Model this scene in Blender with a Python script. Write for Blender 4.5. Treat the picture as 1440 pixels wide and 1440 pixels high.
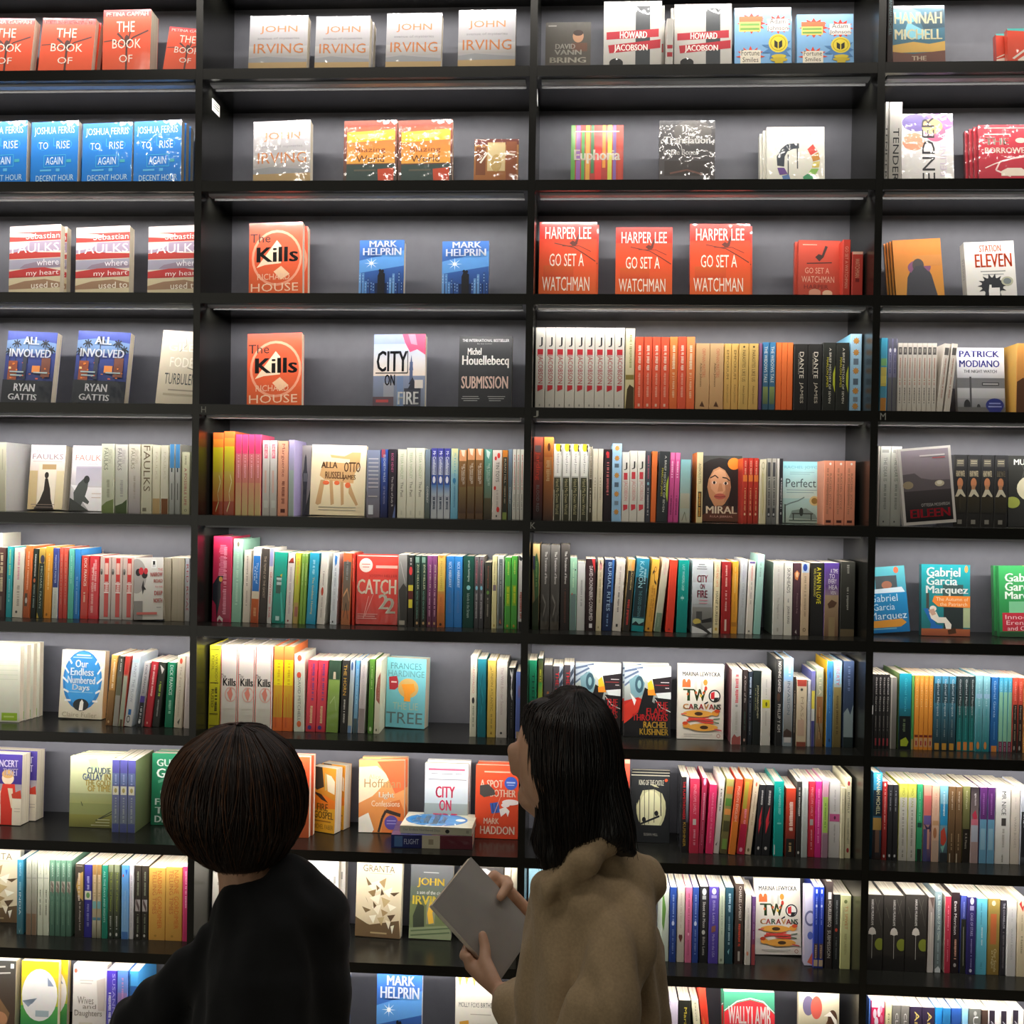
import bpy, math, random
from mathutils import Matrix, Vector

for o in list(bpy.data.objects):
    bpy.data.objects.remove(o)
sc = bpy.context.scene
COL = sc.collection
rad = math.radians
random.seed(7)

# ---------------------------------------------------------------- camera
SHELF_Z = 3.0                       # top of the first visible shelf board
PITCH = 0.30                        # vertical spacing of the boards
FPX = 1480.0
CAM = Vector((0.0, -2.790, SHELF_Z - 1.1344))
CAM_ROT = (Matrix.Rotation(rad(3.509), 3, 'Z') @ Matrix.Rotation(rad(-0.8955), 3, 'X')
           @ Matrix.Rotation(rad(-0.865), 3, 'Y'))
cd = bpy.data.cameras.new('camera')
cd.sensor_width = 36.0
cd.lens = FPX / 1440.0 * 36.0
cd.clip_start = 0.05
cam = bpy.data.objects.new('camera', cd)
COL.objects.link(cam)
_r, _f, _u = CAM_ROT.col[0], CAM_ROT.col[1], CAM_ROT.col[2]
cam.matrix_world = Matrix(((_r.x, _u.x, -_f.x, CAM.x), (_r.y, _u.y, -_f.y, CAM.y),
                           (_r.z, _u.z, -_f.z, CAM.z), (0, 0, 0, 1)))
sc.camera = cam

# ---------------------------------------------------------------- world, exposure
w = bpy.data.worlds.new('room_ambient')
sc.world = w
w.use_nodes = True
# dim shop interior around the shelves, brighter towards one side
_n, _l = w.node_tree.nodes, w.node_tree.links
_tc = _n.new('ShaderNodeTexCoord')
_sx = _n.new('ShaderNodeSeparateXYZ')
_mr = _n.new('ShaderNodeMapRange')
_mr.inputs['From Min'].default_value = -1.0
_mr.inputs['From Max'].default_value = 1.0
_rp = _n.new('ShaderNodeValToRGB')
_e = _rp.color_ramp.elements
_e[0].position, _e[0].color = 0.0, (.25, .25, .25, 1)
_e[1].position, _e[1].color = 0.68, (.035, .035, .035, 1)
for _p, _c in ((0.27, .95), (0.40, .42), (0.50, .13)):
    _q = _e.new(_p)
    _q.color = (_c, _c, _c, 1)
_mz = _n.new('ShaderNodeMapRange')
_mz.inputs['From Min'].default_value = 0.05
_mz.inputs['From Max'].default_value = 0.35
_mz.inputs['To Min'].default_value = 1.0
_mz.inputs['To Max'].default_value = 0.25
_mu = _n.new('ShaderNodeMath')
_mu.operation = 'MULTIPLY'
_l.new(_tc.outputs['Generated'], _sx.inputs['Vector'])
_l.new(_sx.outputs['X'], _mr.inputs['Value'])
_l.new(_mr.outputs['Result'], _rp.inputs['Fac'])
_l.new(_sx.outputs['Z'], _mz.inputs['Value'])
_l.new(_rp.outputs['Color'], _mu.inputs[0])
_l.new(_mz.outputs['Result'], _mu.inputs[1])
_l.new(_mu.outputs['Value'], _n['Background'].inputs['Strength'])
_n['Background'].inputs['Color'].default_value = (1.0, 0.95, 0.80, 1)
sc.view_settings.view_transform = 'Standard'
sc.view_settings.look = 'None'
sc.view_settings.exposure = 0.0
sc.view_settings.gamma = 1.0
sc.view_settings.use_curve_mapping = False

STRIP_W = 2.25                      # watts of each shelf strip light
SPOT_W = 1.0                       # watts of each ceiling spotlight


def area(name, loc, rot, sx, sy, watts, col, spread=180.0):
    l = bpy.data.lights.new(name, 'AREA')
    l.shape = 'RECTANGLE'
    l.size, l.size_y = sx, sy
    l.energy = watts
    l.color = col
    l.spread = rad(spread)
    o = bpy.data.objects.new(name, l)
    COL.objects.link(o)
    o.location = loc
    o.rotation_euler = rot
    return o


DIV = [-1.9315, -1.0315, -0.1325, 0.7685, 1.6685]      # divider centre lines
DT, BT, DEPTH = 0.019, 0.028, 0.254
for k in range(0, 10):
    for b in range(4):
        x0, x1 = DIV[b] + 0.02, DIV[b + 1] - 0.02
        z = SHELF_Z - PITCH * (k - 1) - BT - 0.0035
        # strip lights sit behind the aluminium profile and shine down and back
        area('shelf_strip_light', ((x0 + x1) / 2, 0.0545, z), (rad(38), 0, 0), x1 - x0, 0.006,
             STRIP_W, (1.0, 0.965, 0.925))
SPOTS = [(-2.0 + 0.15 * i, -1.75, 4.1) for i in range(28)]
for p in SPOTS:
    area('ceiling_spot_light', (p[0], p[1], p[2] - 0.012), (rad(28), 0, 0), 0.035, 0.035, SPOT_W, (1.0, 0.93, 0.83))


# ---------------------------------------------------------------- pixel rays -> points of the real shelf
def ray(u, v):
    return CAM_ROT @ Vector(((u - 720.0) / FPX, 1.0, (720.0 - v) / FPX))


def at(u, v, y):
    d = ray(u, v)
    return CAM + d * ((y - CAM.y) / d.y)


def px(p):
    q = CAM_ROT.transposed() @ (Vector(p) - CAM)
    return 720.0 + FPX * q.x / q.y, 720.0 - FPX * q.z / q.y


# ---------------------------------------------------------------- materials
def srgb(h):
    h = h.lstrip('#')
    if len(h) == 3:
        h = ''.join(c * 2 for c in h)
    out = []
    for i in (0, 2, 4):
        c = int(h[i:i + 2], 16) / 255.0
        out.append(c / 12.92 if c <= 0.04045 else ((c + 0.055) / 1.055) ** 2.4)
    return (out[0], out[1], out[2], 1.0)


def mat(name):
    m = bpy.data.materials.new(name)
    m.use_nodes = True
    nt = m.node_tree
    return m, nt, nt.nodes, nt.links, nt.nodes['Principled BSDF']


def noise_bump(n, l, bsdf, scale, strength, dist=0.001, sock='Normal', stretch=None, detail=2.0):
    tc = n.new('ShaderNodeTexCoord')
    src = tc.outputs['Object']
    if stretch:
        mp = n.new('ShaderNodeMapping')
        mp.inputs['Scale'].default_value = stretch
        l.new(src, mp.inputs['Vector'])
        src = mp.outputs['Vector']
    t = n.new('ShaderNodeTexNoise')
    t.inputs['Scale'].default_value = scale
    t.inputs['Detail'].default_value = detail
    l.new(src, t.inputs['Vector'])
    b = n.new('ShaderNodeBump')
    b.inputs['Strength'].default_value = strength
    b.inputs['Distance'].default_value = dist
    l.new(t.outputs['Fac'], b.inputs['Height'])
    l.new(b.outputs['Normal'], bsdf.inputs[sock])
    return t


def plain(name, hexcol, rough=0.5, metal=0.0, bump=None, var=0.0, coat=0.0, sheen=0.0, vscale=30.0):
    m, nt, n, l, b = mat(name)
    c = srgb(hexcol)
    b.inputs['Base Color'].default_value = c
    b.inputs['Roughness'].default_value = rough
    b.inputs['Metallic'].default_value = metal
    b.inputs['Coat Weight'].default_value = coat
    b.inputs['Sheen Weight'].default_value = sheen
    if var:
        tc = n.new('ShaderNodeTexCoord')
        t = n.new('ShaderNodeTexNoise')
        t.inputs['Scale'].default_value = vscale
        t.inputs['Detail'].default_value = 3
        l.new(tc.outputs['Object'], t.inputs['Vector'])
        r = n.new('ShaderNodeValToRGB')
        r.color_ramp.elements[0].position = 0.3
        r.color_ramp.elements[1].position = 0.7
        r.color_ramp.elements[0].color = tuple(x * (1 - var) for x in c[:3]) + (1,)
        r.color_ramp.elements[1].color = tuple(min(1, x * (1 + var)) for x in c[:3]) + (1,)
        l.new(t.outputs['Fac'], r.inputs['Fac'])
        l.new(r.outputs['Color'], b.inputs['Base Color'])
    if bump:
        noise_bump(n, l, b, *bump)
    return m


def cover_mat(name, rough, coat, coat_rough, bump):
    m, nt, n, l, b = mat(name)
    a = n.new('ShaderNodeAttribute')
    a.attribute_name = 'ink'
    tc = n.new('ShaderNodeTexCoord')
    t = n.new('ShaderNodeTexNoise')
    t.inputs['Scale'].default_value = 60.0
    l.new(tc.outputs['Object'], t.inputs['Vector'])
    mx = n.new('ShaderNodeMix')
    mx.data_type = 'RGBA'
    mx.blend_type = 'MULTIPLY'
    mx.inputs['Factor'].default_value = 0.10
    l.new(a.outputs['Color'], mx.inputs['A'])
    l.new(t.outputs['Color'], mx.inputs['B'])
    l.new(mx.outputs['Result'], b.inputs['Base Color'])
    b.inputs['Roughness'].default_value = rough
    b.inputs['Specular IOR Level'].default_value = 0.35
    b.inputs['Coat Weight'].default_value = coat
    b.inputs['Coat Roughness'].default_value = coat_rough
    if bump:
        noise_bump(n, l, b, bump[0], bump[1], bump[2], 'Coat Normal', bump[3])
    return m


M_MATT = cover_mat('matt_printed_card', 0.5, 0.15, 0.3, None)
M_GLOSS = cover_mat('glossy_printed_card', 0.4, 0.6, 0.12, (14.0, 0.25, 0.004, (1, 1, 1)))
M_WRAP = cover_mat('card_under_clear_film', 0.4, 1.0, 0.05, (26.0, 0.9, 0.006, (1.0, 1.0, 0.55)))


def page_mat(name, stretch):
    m, nt, n, l, b = mat(name)
    tc = n.new('ShaderNodeTexCoord')
    mp = n.new('ShaderNodeMapping')
    mp.inputs['Scale'].default_value = stretch
    l.new(tc.outputs['Object'], mp.inputs['Vector'])
    t = n.new('ShaderNodeTexNoise')
    t.inputs['Scale'].default_value = 1.0
    t.inputs['Detail'].default_value = 3.0
    l.new(mp.outputs['Vector'], t.inputs['Vector'])
    r = n.new('ShaderNodeValToRGB')
    r.color_ramp.elements[0].position = 0.35
    r.color_ramp.elements[1].position = 0.65
    r.color_ramp.elements[0].color = srgb('b9ab92')
    r.color_ramp.elements[1].color = srgb('e6dcc8')
    l.new(t.outputs['Fac'], r.inputs['Fac'])
    l.new(r.outputs['Color'], b.inputs['Base Color'])
    b.inputs['Roughness'].default_value = 0.85
    return m


M_PAGE_X = page_mat('paper_edges_upright', (900, 6, 6))
M_PAGE_Y = page_mat('paper_edges_facing', (6, 900, 6))
M_BOARD = plain('black_laminate', '151512', 0.26, 0, (500.0, 0.06, 0.0005), 0.12)
M_UNDER = plain('black_gloss_laminate', '141414', 0.24)
M_SHIELD = plain('black_felt', '060606', 0.95)
M_WALL = plain('dark_grey_back_panel', '64646b', 0.55, 0, (350.0, 0.08, 0.0005), 0.05)
M_ALU = plain('grey_aluminium', 'a4a9b2', 0.5, 0.2)
M_FLOOR = plain('pale_stone_floor', '9a927f', 0.35, 0, None, 0.2)
M_SIGN = plain('grey_letter_vinyl', '8f8f88', 0.5)
M_TAG = plain('white_price_label', 'f0eee6', 0.5)
M_TAGINK = plain('label_print', '6a6a66', 0.6)


# ---------------------------------------------------------------- mesh helper
class MB:
    def __init__(s):
        s.v, s.f, s.c, s.m = [], [], [], []

    def poly(s, pts, cols, mi=0):
        i = len(s.v)
        s.v += [tuple(p) for p in pts]
        s.f.append(tuple(range(i, i + len(pts))))
        if cols and not isinstance(cols[0], (tuple, list)):
            cols = [cols] * len(pts)
        s.c += cols
        s.m.append(mi)

    def box(s, x0, x1, y0, y1, z0, z1, col=(1, 1, 1, 1), mi=0):
        P = [(x0, y0, z0), (x1, y0, z0), (x1, y1, z0), (x0, y1, z0), (x0, y0, z1), (x1, y0, z1), (x1, y1, z1), (x0, y1, z1)]
        for q in ((0, 1, 5, 4), (1, 2, 6, 5), (2, 3, 7, 6), (3, 0, 4, 7), (4, 5, 6, 7), (3, 2, 1, 0)):
            s.poly([P[k] for k in q], col, mi)

    def mesh(s, name, mats):
        me = bpy.data.meshes.new(name)
        me.from_pydata(s.v, [], s.f)
        for m in mats:
            me.materials.append(m)
        me.polygons.foreach_set('material_index', s.m)
        a = me.color_attributes.new('ink', 'FLOAT_COLOR', 'CORNER')
        flat = [x for c in s.c for x in c]
        a.data.foreach_set('color', flat)
        me.update()
        return me


def link(name, me, parent=None):
    o = bpy.data.objects.new(name, me)
    COL.objects.link(o)
    if parent is not None:
        o.parent = parent
    return o


def tag(o, label=None, cat=None, group=None, kind=None):
    if label:
        o['label'] = label
    if cat:
        o['category'] = cat
    if group:
        o['group'] = group
    if kind:
        o['kind'] = kind
    return o


def empty(name, M):
    o = bpy.data.objects.new(name, None)
    o.empty_display_size = 0.02
    COL.objects.link(o)
    o.matrix_world = M
    return o


_G = {}


def glyphs(text, bold):
    """Outline of a line of lettering, scaled to the unit box: points and faces."""
    key = (text, bold)
    if key not in _G:
        cu = bpy.data.curves.new('lettering', 'FONT')
        cu.body = text
        cu.size = 1.0
        cu.resolution_u = 2
        cu.dimensions = '2D'
        cu.fill_mode = 'BOTH'
        ob = bpy.data.objects.new('lettering', cu)
        me = ob.to_mesh()
        vs = [(p.co.x, p.co.y) for p in me.vertices]
        fs = [tuple(p.vertices) for p in me.polygons]
        ob.to_mesh_clear()
        bpy.data.objects.remove(ob)
        bpy.data.curves.remove(cu)
        if not vs:
            vs, fs = [(0, 0), (1, 1)], []
        if bold:
            n0 = len(vs)
            base = vs
            vs = [(x + d, y) for d in (-0.03, -0.01, 0.01, 0.03) for x, y in base]
            fs = [tuple(i + j * n0 for i in f) for j in range(4) for f in fs]
        xa, xb = min(p[0] for p in vs), max(p[0] for p in vs)
        ya, yb = min(p[1] for p in vs), max(p[1] for p in vs)
        sx, sy = max(xb - xa, 1e-6), max(yb - ya, 1e-6)
        _G[key] = ([((x - xa) / sx, (y - ya) / sy) for x, y in vs], fs)
    return _G[key]


def draw(mb, art, P0, mi=0, step=0.00005, asp=0.7, vis=1.0):
    """Prints a cover: ops on percent coordinates; P0(x, y, lift) -> 3D point."""
    full = 100.0 / vis

    def P(x, y, k):
        if y >= 99.5:
            y = full
        return P0(min(100.0, max(0.0, x)), min(100.0, max(0.0, y * vis)), k)

    def PT(x, y, k):
        return P0(min(100.0, max(0.0, x)), min(100.0, max(0.0, y * vis)), k)
    ops = art.split(';')
    head = ops[0].split()
    top = srgb(head[0])
    bot = srgb(head[1]) if len(head) > 1 else top
    mb.poly([P(0, 100, 0), P(100, 100, 0), P(100, 0, 0), P(0, 0, 0)], [bot, bot, top, top], mi)
    lift = 0.0
    for op in ops[1:]:
        a = op.split(' ')
        k = a[0]
        lift += step
        if k in 'tbvwu':
            x0, y0, x1, y1 = map(float, a[1:5])
            c = srgb(a[5])
            vs, fs = glyphs(' '.join(a[6:]), k in 'bw')
            for f in fs:
                pts = []
                for i in f:
                    gx, gy = vs[i]
                    if k == 'u':
                        pts.append(PT(x1 - gy * (x1 - x0), y1 - gx * (y1 - y0), lift))
                    elif k in 'tb':
                        pts.append(PT(x0 + gx * (x1 - x0), y1 + gy * (y0 - y1), lift))
                    else:
                        pts.append(PT(x0 + gy * (x1 - x0), y0 + gx * (y1 - y0), lift))
                mb.poly(pts, c, mi)
        elif k == 'x':                       # lettering too small to read: a row of strokes
            x0, y0, x1, y1 = map(float, a[1:5])
            c = srgb(a[5])
            rr = random.Random(op)
            y = y0
            while y < y1:
                e = y + rr.uniform(0.8, 1.9)
                q = rr.uniform(0, .25) * (x1 - x0)
                mb.poly([P(x0 + q, e, lift), P(x1, e, lift), P(x1, y, lift), P(x0 + q, y, lift)], c, mi)
                y = e + (0.6 if rr.random() < .85 else 2.2)
        elif k == 'r':
            x0, y0, x1, y1 = map(float, a[1:5])
            c = srgb(a[5])
            d = srgb(a[6]) if len(a) > 6 else c
            mb.poly([P(x0, y1, lift), P(x1, y1, lift), P(x1, y0, lift), P(x0, y0, lift)], [d, d, c, c], mi)
        elif k == 'e':
            xc, yc, rx, ry = map(float, a[1:5])
            c = srgb(a[5])
            n = 24
            mb.poly([P(xc + rx * math.cos(2 * math.pi * i / n), yc - ry * math.sin(2 * math.pi * i / n), lift) for i in range(n)], c, mi)
        elif k == 'o':                       # ring
            xc, yc, rx, ry, wd = map(float, a[1:6])
            c = srgb(a[6])
            n = 28
            for i in range(n):
                t0, t1 = 2 * math.pi * i / n, 2 * math.pi * (i + 1) / n
                q = []
                for t, m_ in ((t0, 1.0), (t1, 1.0), (t1, 1 - wd), (t0, 1 - wd)):
                    q.append(P(xc + rx * m_ * math.cos(t), yc - ry * m_ * math.sin(t), lift))
                mb.poly(q, c, mi)
        elif k == 'p':
            c = srgb(a[1])
            xy = list(map(float, a[2:]))
            pts = [(xy[i], xy[i + 1]) for i in range(0, len(xy), 2)]
            ar = sum(pts[i][0] * pts[(i + 1) % len(pts)][1] - pts[(i + 1) % len(pts)][0] * pts[i][1] for i in range(len(pts)))
            if ar > 0:
                pts.reverse()
            mb.poly([P(x, y, lift) for x, y in pts], c, mi)
        elif k == 'l':                       # stroke
            c = srgb(a[1])
            wd = float(a[2])
            xy = list(map(float, a[3:]))
            for i in range(0, len(xy) - 2, 2):
                xa, ya, xb, yb = xy[i:i + 4]
                dx, dy = xb - xa, yb - ya
                L = math.hypot(dx, dy) or 1
                nx, ny = -dy / L * wd / 2, dx / L * wd / 2
                q = [(xa + nx, ya + ny), (xb + nx, yb + ny), (xb - nx, yb - ny), (xa - nx, ya - ny)]
                mb.poly([P(x, y, lift) for x, y in q], c, mi)
        elif k == 's':                       # spiky star: s x y r1 r2 n hex
            xc, yc, r1, r2 = map(float, a[1:5])
            n = int(a[5])
            c = srgb(a[6])
            for i in range(n):
                t = 2 * math.pi * i / n
                d = math.pi / n
                mb.poly([P(xc, yc, lift), P(xc + r2 * math.cos(t - d), yc - asp * r2 * math.sin(t - d), lift),
                         P(xc + r1 * math.cos(t), yc - asp * r1 * math.sin(t), lift),
                         P(xc + r2 * math.cos(t + d), yc - asp * r2 * math.sin(t + d), lift)], c, mi)


def mean_col(art):
    h = art.split(';')[0].split()
    return h[0]


# ---------------------------------------------------------------- books
_BM = {}


def spine_book(wd, h, dp, art, side, hard, fin, vis=1.0):
    """Book standing with its spine to the room: cover and page block meshes."""
    vis = round(vis, 2)
    key = ('s', round(wd, 4), round(h, 3), round(dp, 3), art, side, hard, fin.name, vis)
    if key not in _BM:
        t = 0.0022 if hard else 0.0005
        x0, x1 = -wd / 2, wd / 2
        mb = MB()
        ch = min(0.0016, wd * 0.1)
        c = srgb(mean_col(art))
        sd = srgb(side) if side else c

        def P(x, y, k):
            return (x0 + ch + (wd - 2 * ch) * x / 100.0, -k, h * (1 - y / 100.0))
        draw(mb, art, P, 0, 0.00005, wd / h, vis)
        head = art.split(';')[0].split()
        cb = srgb(head[1]) if len(head) > 1 else c
        mb.poly([(x0, ch, 0), (x0 + ch, 0, 0), (x0 + ch, 0, h), (x0, ch, h)], [cb, cb, c, c])
        mb.poly([(x1 - ch, 0, 0), (x1, ch, 0), (x1, ch, h), (x1 - ch, 0, h)], [cb, cb, c, c])
        mb.poly([(x0 + t, t * 2, 0), (x0 + t, t * 2, h), (x1 - t, t * 2, h), (x1 - t, t * 2, 0)], c)
        mb.poly([(x0, ch, h), (x0 + ch, 0, h), (x1 - ch, 0, h), (x1, ch, h), (x1 - t, t * 2, h), (x0 + t, t * 2, h)], c)
        mb.poly([(x0 + t, t * 2, 0), (x1 - t, t * 2, 0), (x1, ch, 0), (x1 - ch, 0, 0), (x0 + ch, 0, 0), (x0, ch, 0)], c)
        mb.box(x0, x0 + t, ch, dp, 0, h, sd)
        mb.box(x1 - t, x1, ch, dp, 0, h, sd)
        ins = 0.003 if hard else 0.0004
        pb = MB()
        pb.box(x0 + t, x1 - t, t * 2 + 0.0005, dp - ins, ins, h - ins)
        _BM[key] = (mb.mesh('cover', [fin]), pb.mesh('page_block', [M_PAGE_X]))
    return _BM[key]


def face_book(wd, h, t, art, spine_art, hard, fin, vis=1.0):
    """Book standing with its front cover to the room."""
    vis = round(vis, 2)
    key = ('f', round(wd, 4), round(h, 3), round(t, 4), art, spine_art, hard, fin.name, vis)
    if key not in _BM:
        b = 0.0022 if hard else 0.0005
        x0, x1 = -wd / 2, wd / 2
        mb = MB()

        def P(x, y, k):
            return (x0 + wd * x / 100.0, -k, h * (1 - y / 100.0))
        draw(mb, art, P, 0, 0.00005, wd / h, vis)
        c = srgb(mean_col(art))
        head = art.split(';')[0].split()
        cb = srgb(head[1]) if len(head) > 1 else c
        # front board edges and back
        for (xa, xb) in ((x0, x1),):
            mb.poly([(xa, b, 0), (xa, b, h), (xb, b, h), (xb, b, 0)], c)
            mb.poly([(xa, 0, h), (xb, 0, h), (xb, b, h), (xa, b, h)], c)
            mb.poly([(xa, b, 0), (xb, b, 0), (xb, 0, 0), (xa, 0, 0)], cb)
            mb.poly([(x1, 0, 0), (x1, b, 0), (x1, b, h), (x1, 0, h)], [cb, cb, c, c])
        mb.box(x0, x1, t - b, t, 0, h, c)
        sa = spine_art or ' '.join(head[:2])

        def Q(x, y, k):
            return (x0 - k, t * (1 - x / 100.0), h * (1 - y / 100.0))
        draw(mb, sa, Q, 0, 0.00005, t / h, vis)
        mb.poly([(x0 + b, b, 0), (x0 + b, t - b, 0), (x0 + b, t - b, h), (x0 + b, b, h)], c)
        mb.poly([(x0, 0, h), (x0 + b, b, h), (x0 + b, t - b, h), (x0, t, h)], c)
        mb.poly([(x0, t, 0), (x0 + b, t - b, 0), (x0 + b, b, 0), (x0, 0, 0)], c)
        ins = 0.003 if hard else 0.0006
        pb = MB()
        pb.box(x0 + b + 0.0003, x1 - ins, b, t - b, ins, h - ins)
        _BM[key] = (mb.mesh('cover', [fin]), pb.mesh('page_block', [M_PAGE_Y]))
    return _BM[key]


ORD = ['zeroth', 'first', 'second', 'third', 'fourth', 'fifth', 'sixth', 'seventh', 'eighth', 'ninth', 'tenth', 'eleventh', 'twelfth']
NUM = ['no', 'one', 'two', 'three', 'four', 'five', 'six', 'seven', 'eight', 'nine', 'ten', 'eleven', 'twelve']
BAY = ['', 'leftmost bay', 'second bay', 'third bay', 'rightmost bay']
ROWN = ['', 'top shelf', 'second shelf', 'third shelf', 'fourth shelf', 'fifth shelf', 'sixth shelf', 'seventh shelf',
        'eighth shelf', 'ninth shelf', 'tenth shelf']
BOOKS = []          # (x, root, row, bay, desc)


def board_z(r):
    return SHELF_Z - PITCH * (r - 1)


def put(name, M, cover, pages, r, b, desc):
    root = empty(name, M)
    link('cover', cover, root)
    link('page_block', pages, root)
    BOOKS.append((M.translation.x, M.translation.y, root, r, b, desc))
    return root


SPINE_Y = 0.085
prev_of = {}


def seen_part(x, y, z, yt):
    """share of a book's height that shows above the lip of its shelf"""
    vb, vl = px((x, y, z))[1], px((x, 0.0, z))[1]
    return min(1.0, max(0.5, (vl - yt) / max(1.0, vb - yt)))


def on_board(u, z, y):
    """x on the line (y, z) seen at image column u"""
    v = px((0, y, z))[1]
    for _ in range(4):
        p = at(u, v, y)
        v = px((p.x, y, z))[1]
    return at(u, v, y).x


def opts_of(s):
    nums, o = [], {}
    for t in s.split():
        if '=' in t:
            k, v = t.split('=')
            o[k] = float(v)
        elif t.replace('.', '').replace('-', '').isdigit():
            nums.append(float(t))
        else:
            o[t] = True
    return nums, o


def finish(o):
    return M_WRAP if 'w' in o else (M_GLOSS if 'g' in o else M_MATT)


def spines(r, b, text):
    """lines: xl xr ytop [n= dx= dp= y= hb w g] | printing | description [| side colour]"""
    z0 = board_z(r)
    for line in text.strip().split('\n'):
        f = [s.strip() for s in line.split('|')]
        (xl, xr, yt), o = opts_of(f[0])
        n = int(o.get('n', 1))
        y = SPINE_Y + o.get('y', 0.0) / 1000.0 + random.uniform(-0.003, 0.003)
        if 'hid' in o:
            y = SPINE_Y + o['hid'] / 1000.0
        dp = o.get('dp', 150 if 'hb' in o else 128) / 1000.0
        prev = prev_of.get((r, b)) if 'hid' not in o else None
        for i in range(n):
            ul, ur = xl + (xr - xl) * i / n, xl + (xr - xl) * (i + 1) / n
            Xl, Xr = on_board(ul, z0, y), on_board(ur, z0, y)
            um = (ul + ur) / 2
            wd = Xr - Xl - 0.0006
            if 'dx' in o:
                T = at(um + o['dx'], yt, y)
                roll = math.atan2(T.x - (Xl + Xr) / 2, T.z - z0)
                h = (T - Vector(((Xl + Xr) / 2, y, z0))).length
                wd *= math.cos(roll)
            else:
                roll = 0.0
                h = at(um, yt, y).z - z0
            if n > 1:
                wd = math.floor(wd * 2000) / 2000.0
            h = round(h, 3) if n == 1 else round(h * 250) / 250.0
            xc = (Xl + Xr) / 2
            if prev is not None and abs(prev[3] - y) < 0.02:
                pb_, pt_, ph, _ = prev
                hm = min(ph, h * math.cos(roll))
                ov = max(pb_ - (xc - wd / 2 / math.cos(roll)),
                         pb_ + (pt_ - pb_) * hm / ph - (xc + hm * math.tan(roll) - wd / 2 / math.cos(roll))) + 0.0003
                if 0 < ov < wd * .5:
                    wd -= ov
                    xc += ov / 2
            Xl, Xr = xc - wd / 2, xc + wd / 2
            hz = h * math.cos(roll)
            prev = (xc + wd / 2 / math.cos(roll), xc + wd / 2 / math.cos(roll) + hz * math.tan(roll), hz, y)
            prev_of[(r, b)] = prev
            # a leaning book stands on the lower corner of its foot
            lift = wd / 2 * abs(math.sin(roll)) + 0.0003
            M = Matrix.Translation(((Xl + Xr) / 2, y, z0 + lift)) @ Matrix.Rotation(roll, 4, 'Y')
            side = f[3] if len(f) > 3 else None
            hard = 'hb' in o
            c, p = spine_book(wd, h, dp, f[1], side, hard, finish(o), seen_part(Xl, y, z0, yt))
            put('hardback' if hard else 'paperback', M, c, p, r, b, f[2])


def faces(r, b, text):
    """lines: xl xr ytop [yb= y= dx= t= lean= yaw= k= hb w g] | printing | description [| spine printing]"""
    z0 = board_z(r)
    for line in text.strip().split('\n'):
        f = [s.strip() for s in line.split('|')]
        (xl, xr, yt), o = opts_of(f[0])
        um = (xl + xr) / 2
        y = o.get('y', 110) / 1000.0
        if 'yb' in o:
            d = ray(um, o['yb'])
            y = CAM.y + d.y * (z0 - CAM.z) / d.z
            y = max(0.03, min(0.16, y))
        lean = rad(o.get('lean', 7))
        t = o.get('t', 26) / 1000.0
        ta = math.tan(lean)

        def hit(u, v):
            d = ray(u, v)
            k = ((CAM.z - z0) * ta + y - CAM.y) / (d.y - d.z * ta)
            return CAM + d * k
        Xl, Xr = on_board(xl, z0, y), on_board(xr, z0, y)
        yaw = rad(o.get('yaw', 0))
        wd = (Xr - Xl) / math.cos(yaw)
        T = hit(um + o.get('dx', 0), yt)
        xm = (Xl + Xr) / 2
        L = (T.z - z0) / math.cos(lean)
        roll = math.atan2(T.x - xm, L) if 'dx' in o else 0.0
        h = L / math.cos(roll)
        for j in range(int(o.get('k', 0)) + 1):
            dy = j * (t + 0.0025) * (1.02)
            lift = t * math.sin(lean) + wd / 2 * abs(math.sin(roll)) + 0.0004
            ox = o.get('kx', 3) / 1000.0 * j
            hh = h - lift + (o.get('kz', 0) / 1000.0 * j)
            M = (Matrix.Translation((xm + ox, y + dy, z0 + lift)) @ Matrix.Rotation(yaw, 4, 'Z')
                 @ Matrix.Rotation(-lean, 4, 'X') @ Matrix.Rotation(roll, 4, 'Y'))
            c, p = face_book(wd, round(hh, 3), t, f[1], f[3] if len(f) > 3 else None, 'hb' in o, finish(o), seen_part(xm, y, z0, yt))
            put('face_out_book', M, c, p, r, b, f[2] if j == 0 else 'spare ' + f[2].split(',')[0].replace('face-out ', '') + ' behind')


# ---------------------------------------------------------------- room shell and bookcase
def boxobj(name, x0, x1, y0, y1, z0, z1, m, parent=None, kind=None):
    mb = MB()
    mb.box(x0, x1, y0, y1, z0, z1)
    o = link(name, mb.mesh(name, [m]), parent)
    if kind:
        o['kind'] = kind
    return o


boxobj('floor', -4.0, 4.0, -5.0, 0.32, -0.05, 0.0, M_FLOOR, None, 'structure')
boxobj('ceiling', -4.0, 4.0, -5.0, 0.32, 4.1, 4.15, plain('black_ceiling', '1c1c1c', 0.8), None, 'structure')
boxobj('wall_back', -4.0, 4.0, 0.285, 0.32, 0.0, 4.1, plain('black_wall_paint', '222222', 0.8), None, 'structure')

case = empty('bookcase', Matrix.Translation((DIV[0], 0, 0)))
tag(case, 'tall black bookcase of four bays with lit open shelves covering the whole wall', 'bookcase')
CX = DIV[0]


def cpart(name, x0, x1, y0, y1, z0, z1, mats, under=None):
    mb = MB()
    mb.box(x0 - CX, x1 - CX, y0, y1, z0, z1)
    if under is not None:
        mb.m[5] = under
    return link(name, mb.mesh(name, mats), case)


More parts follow.
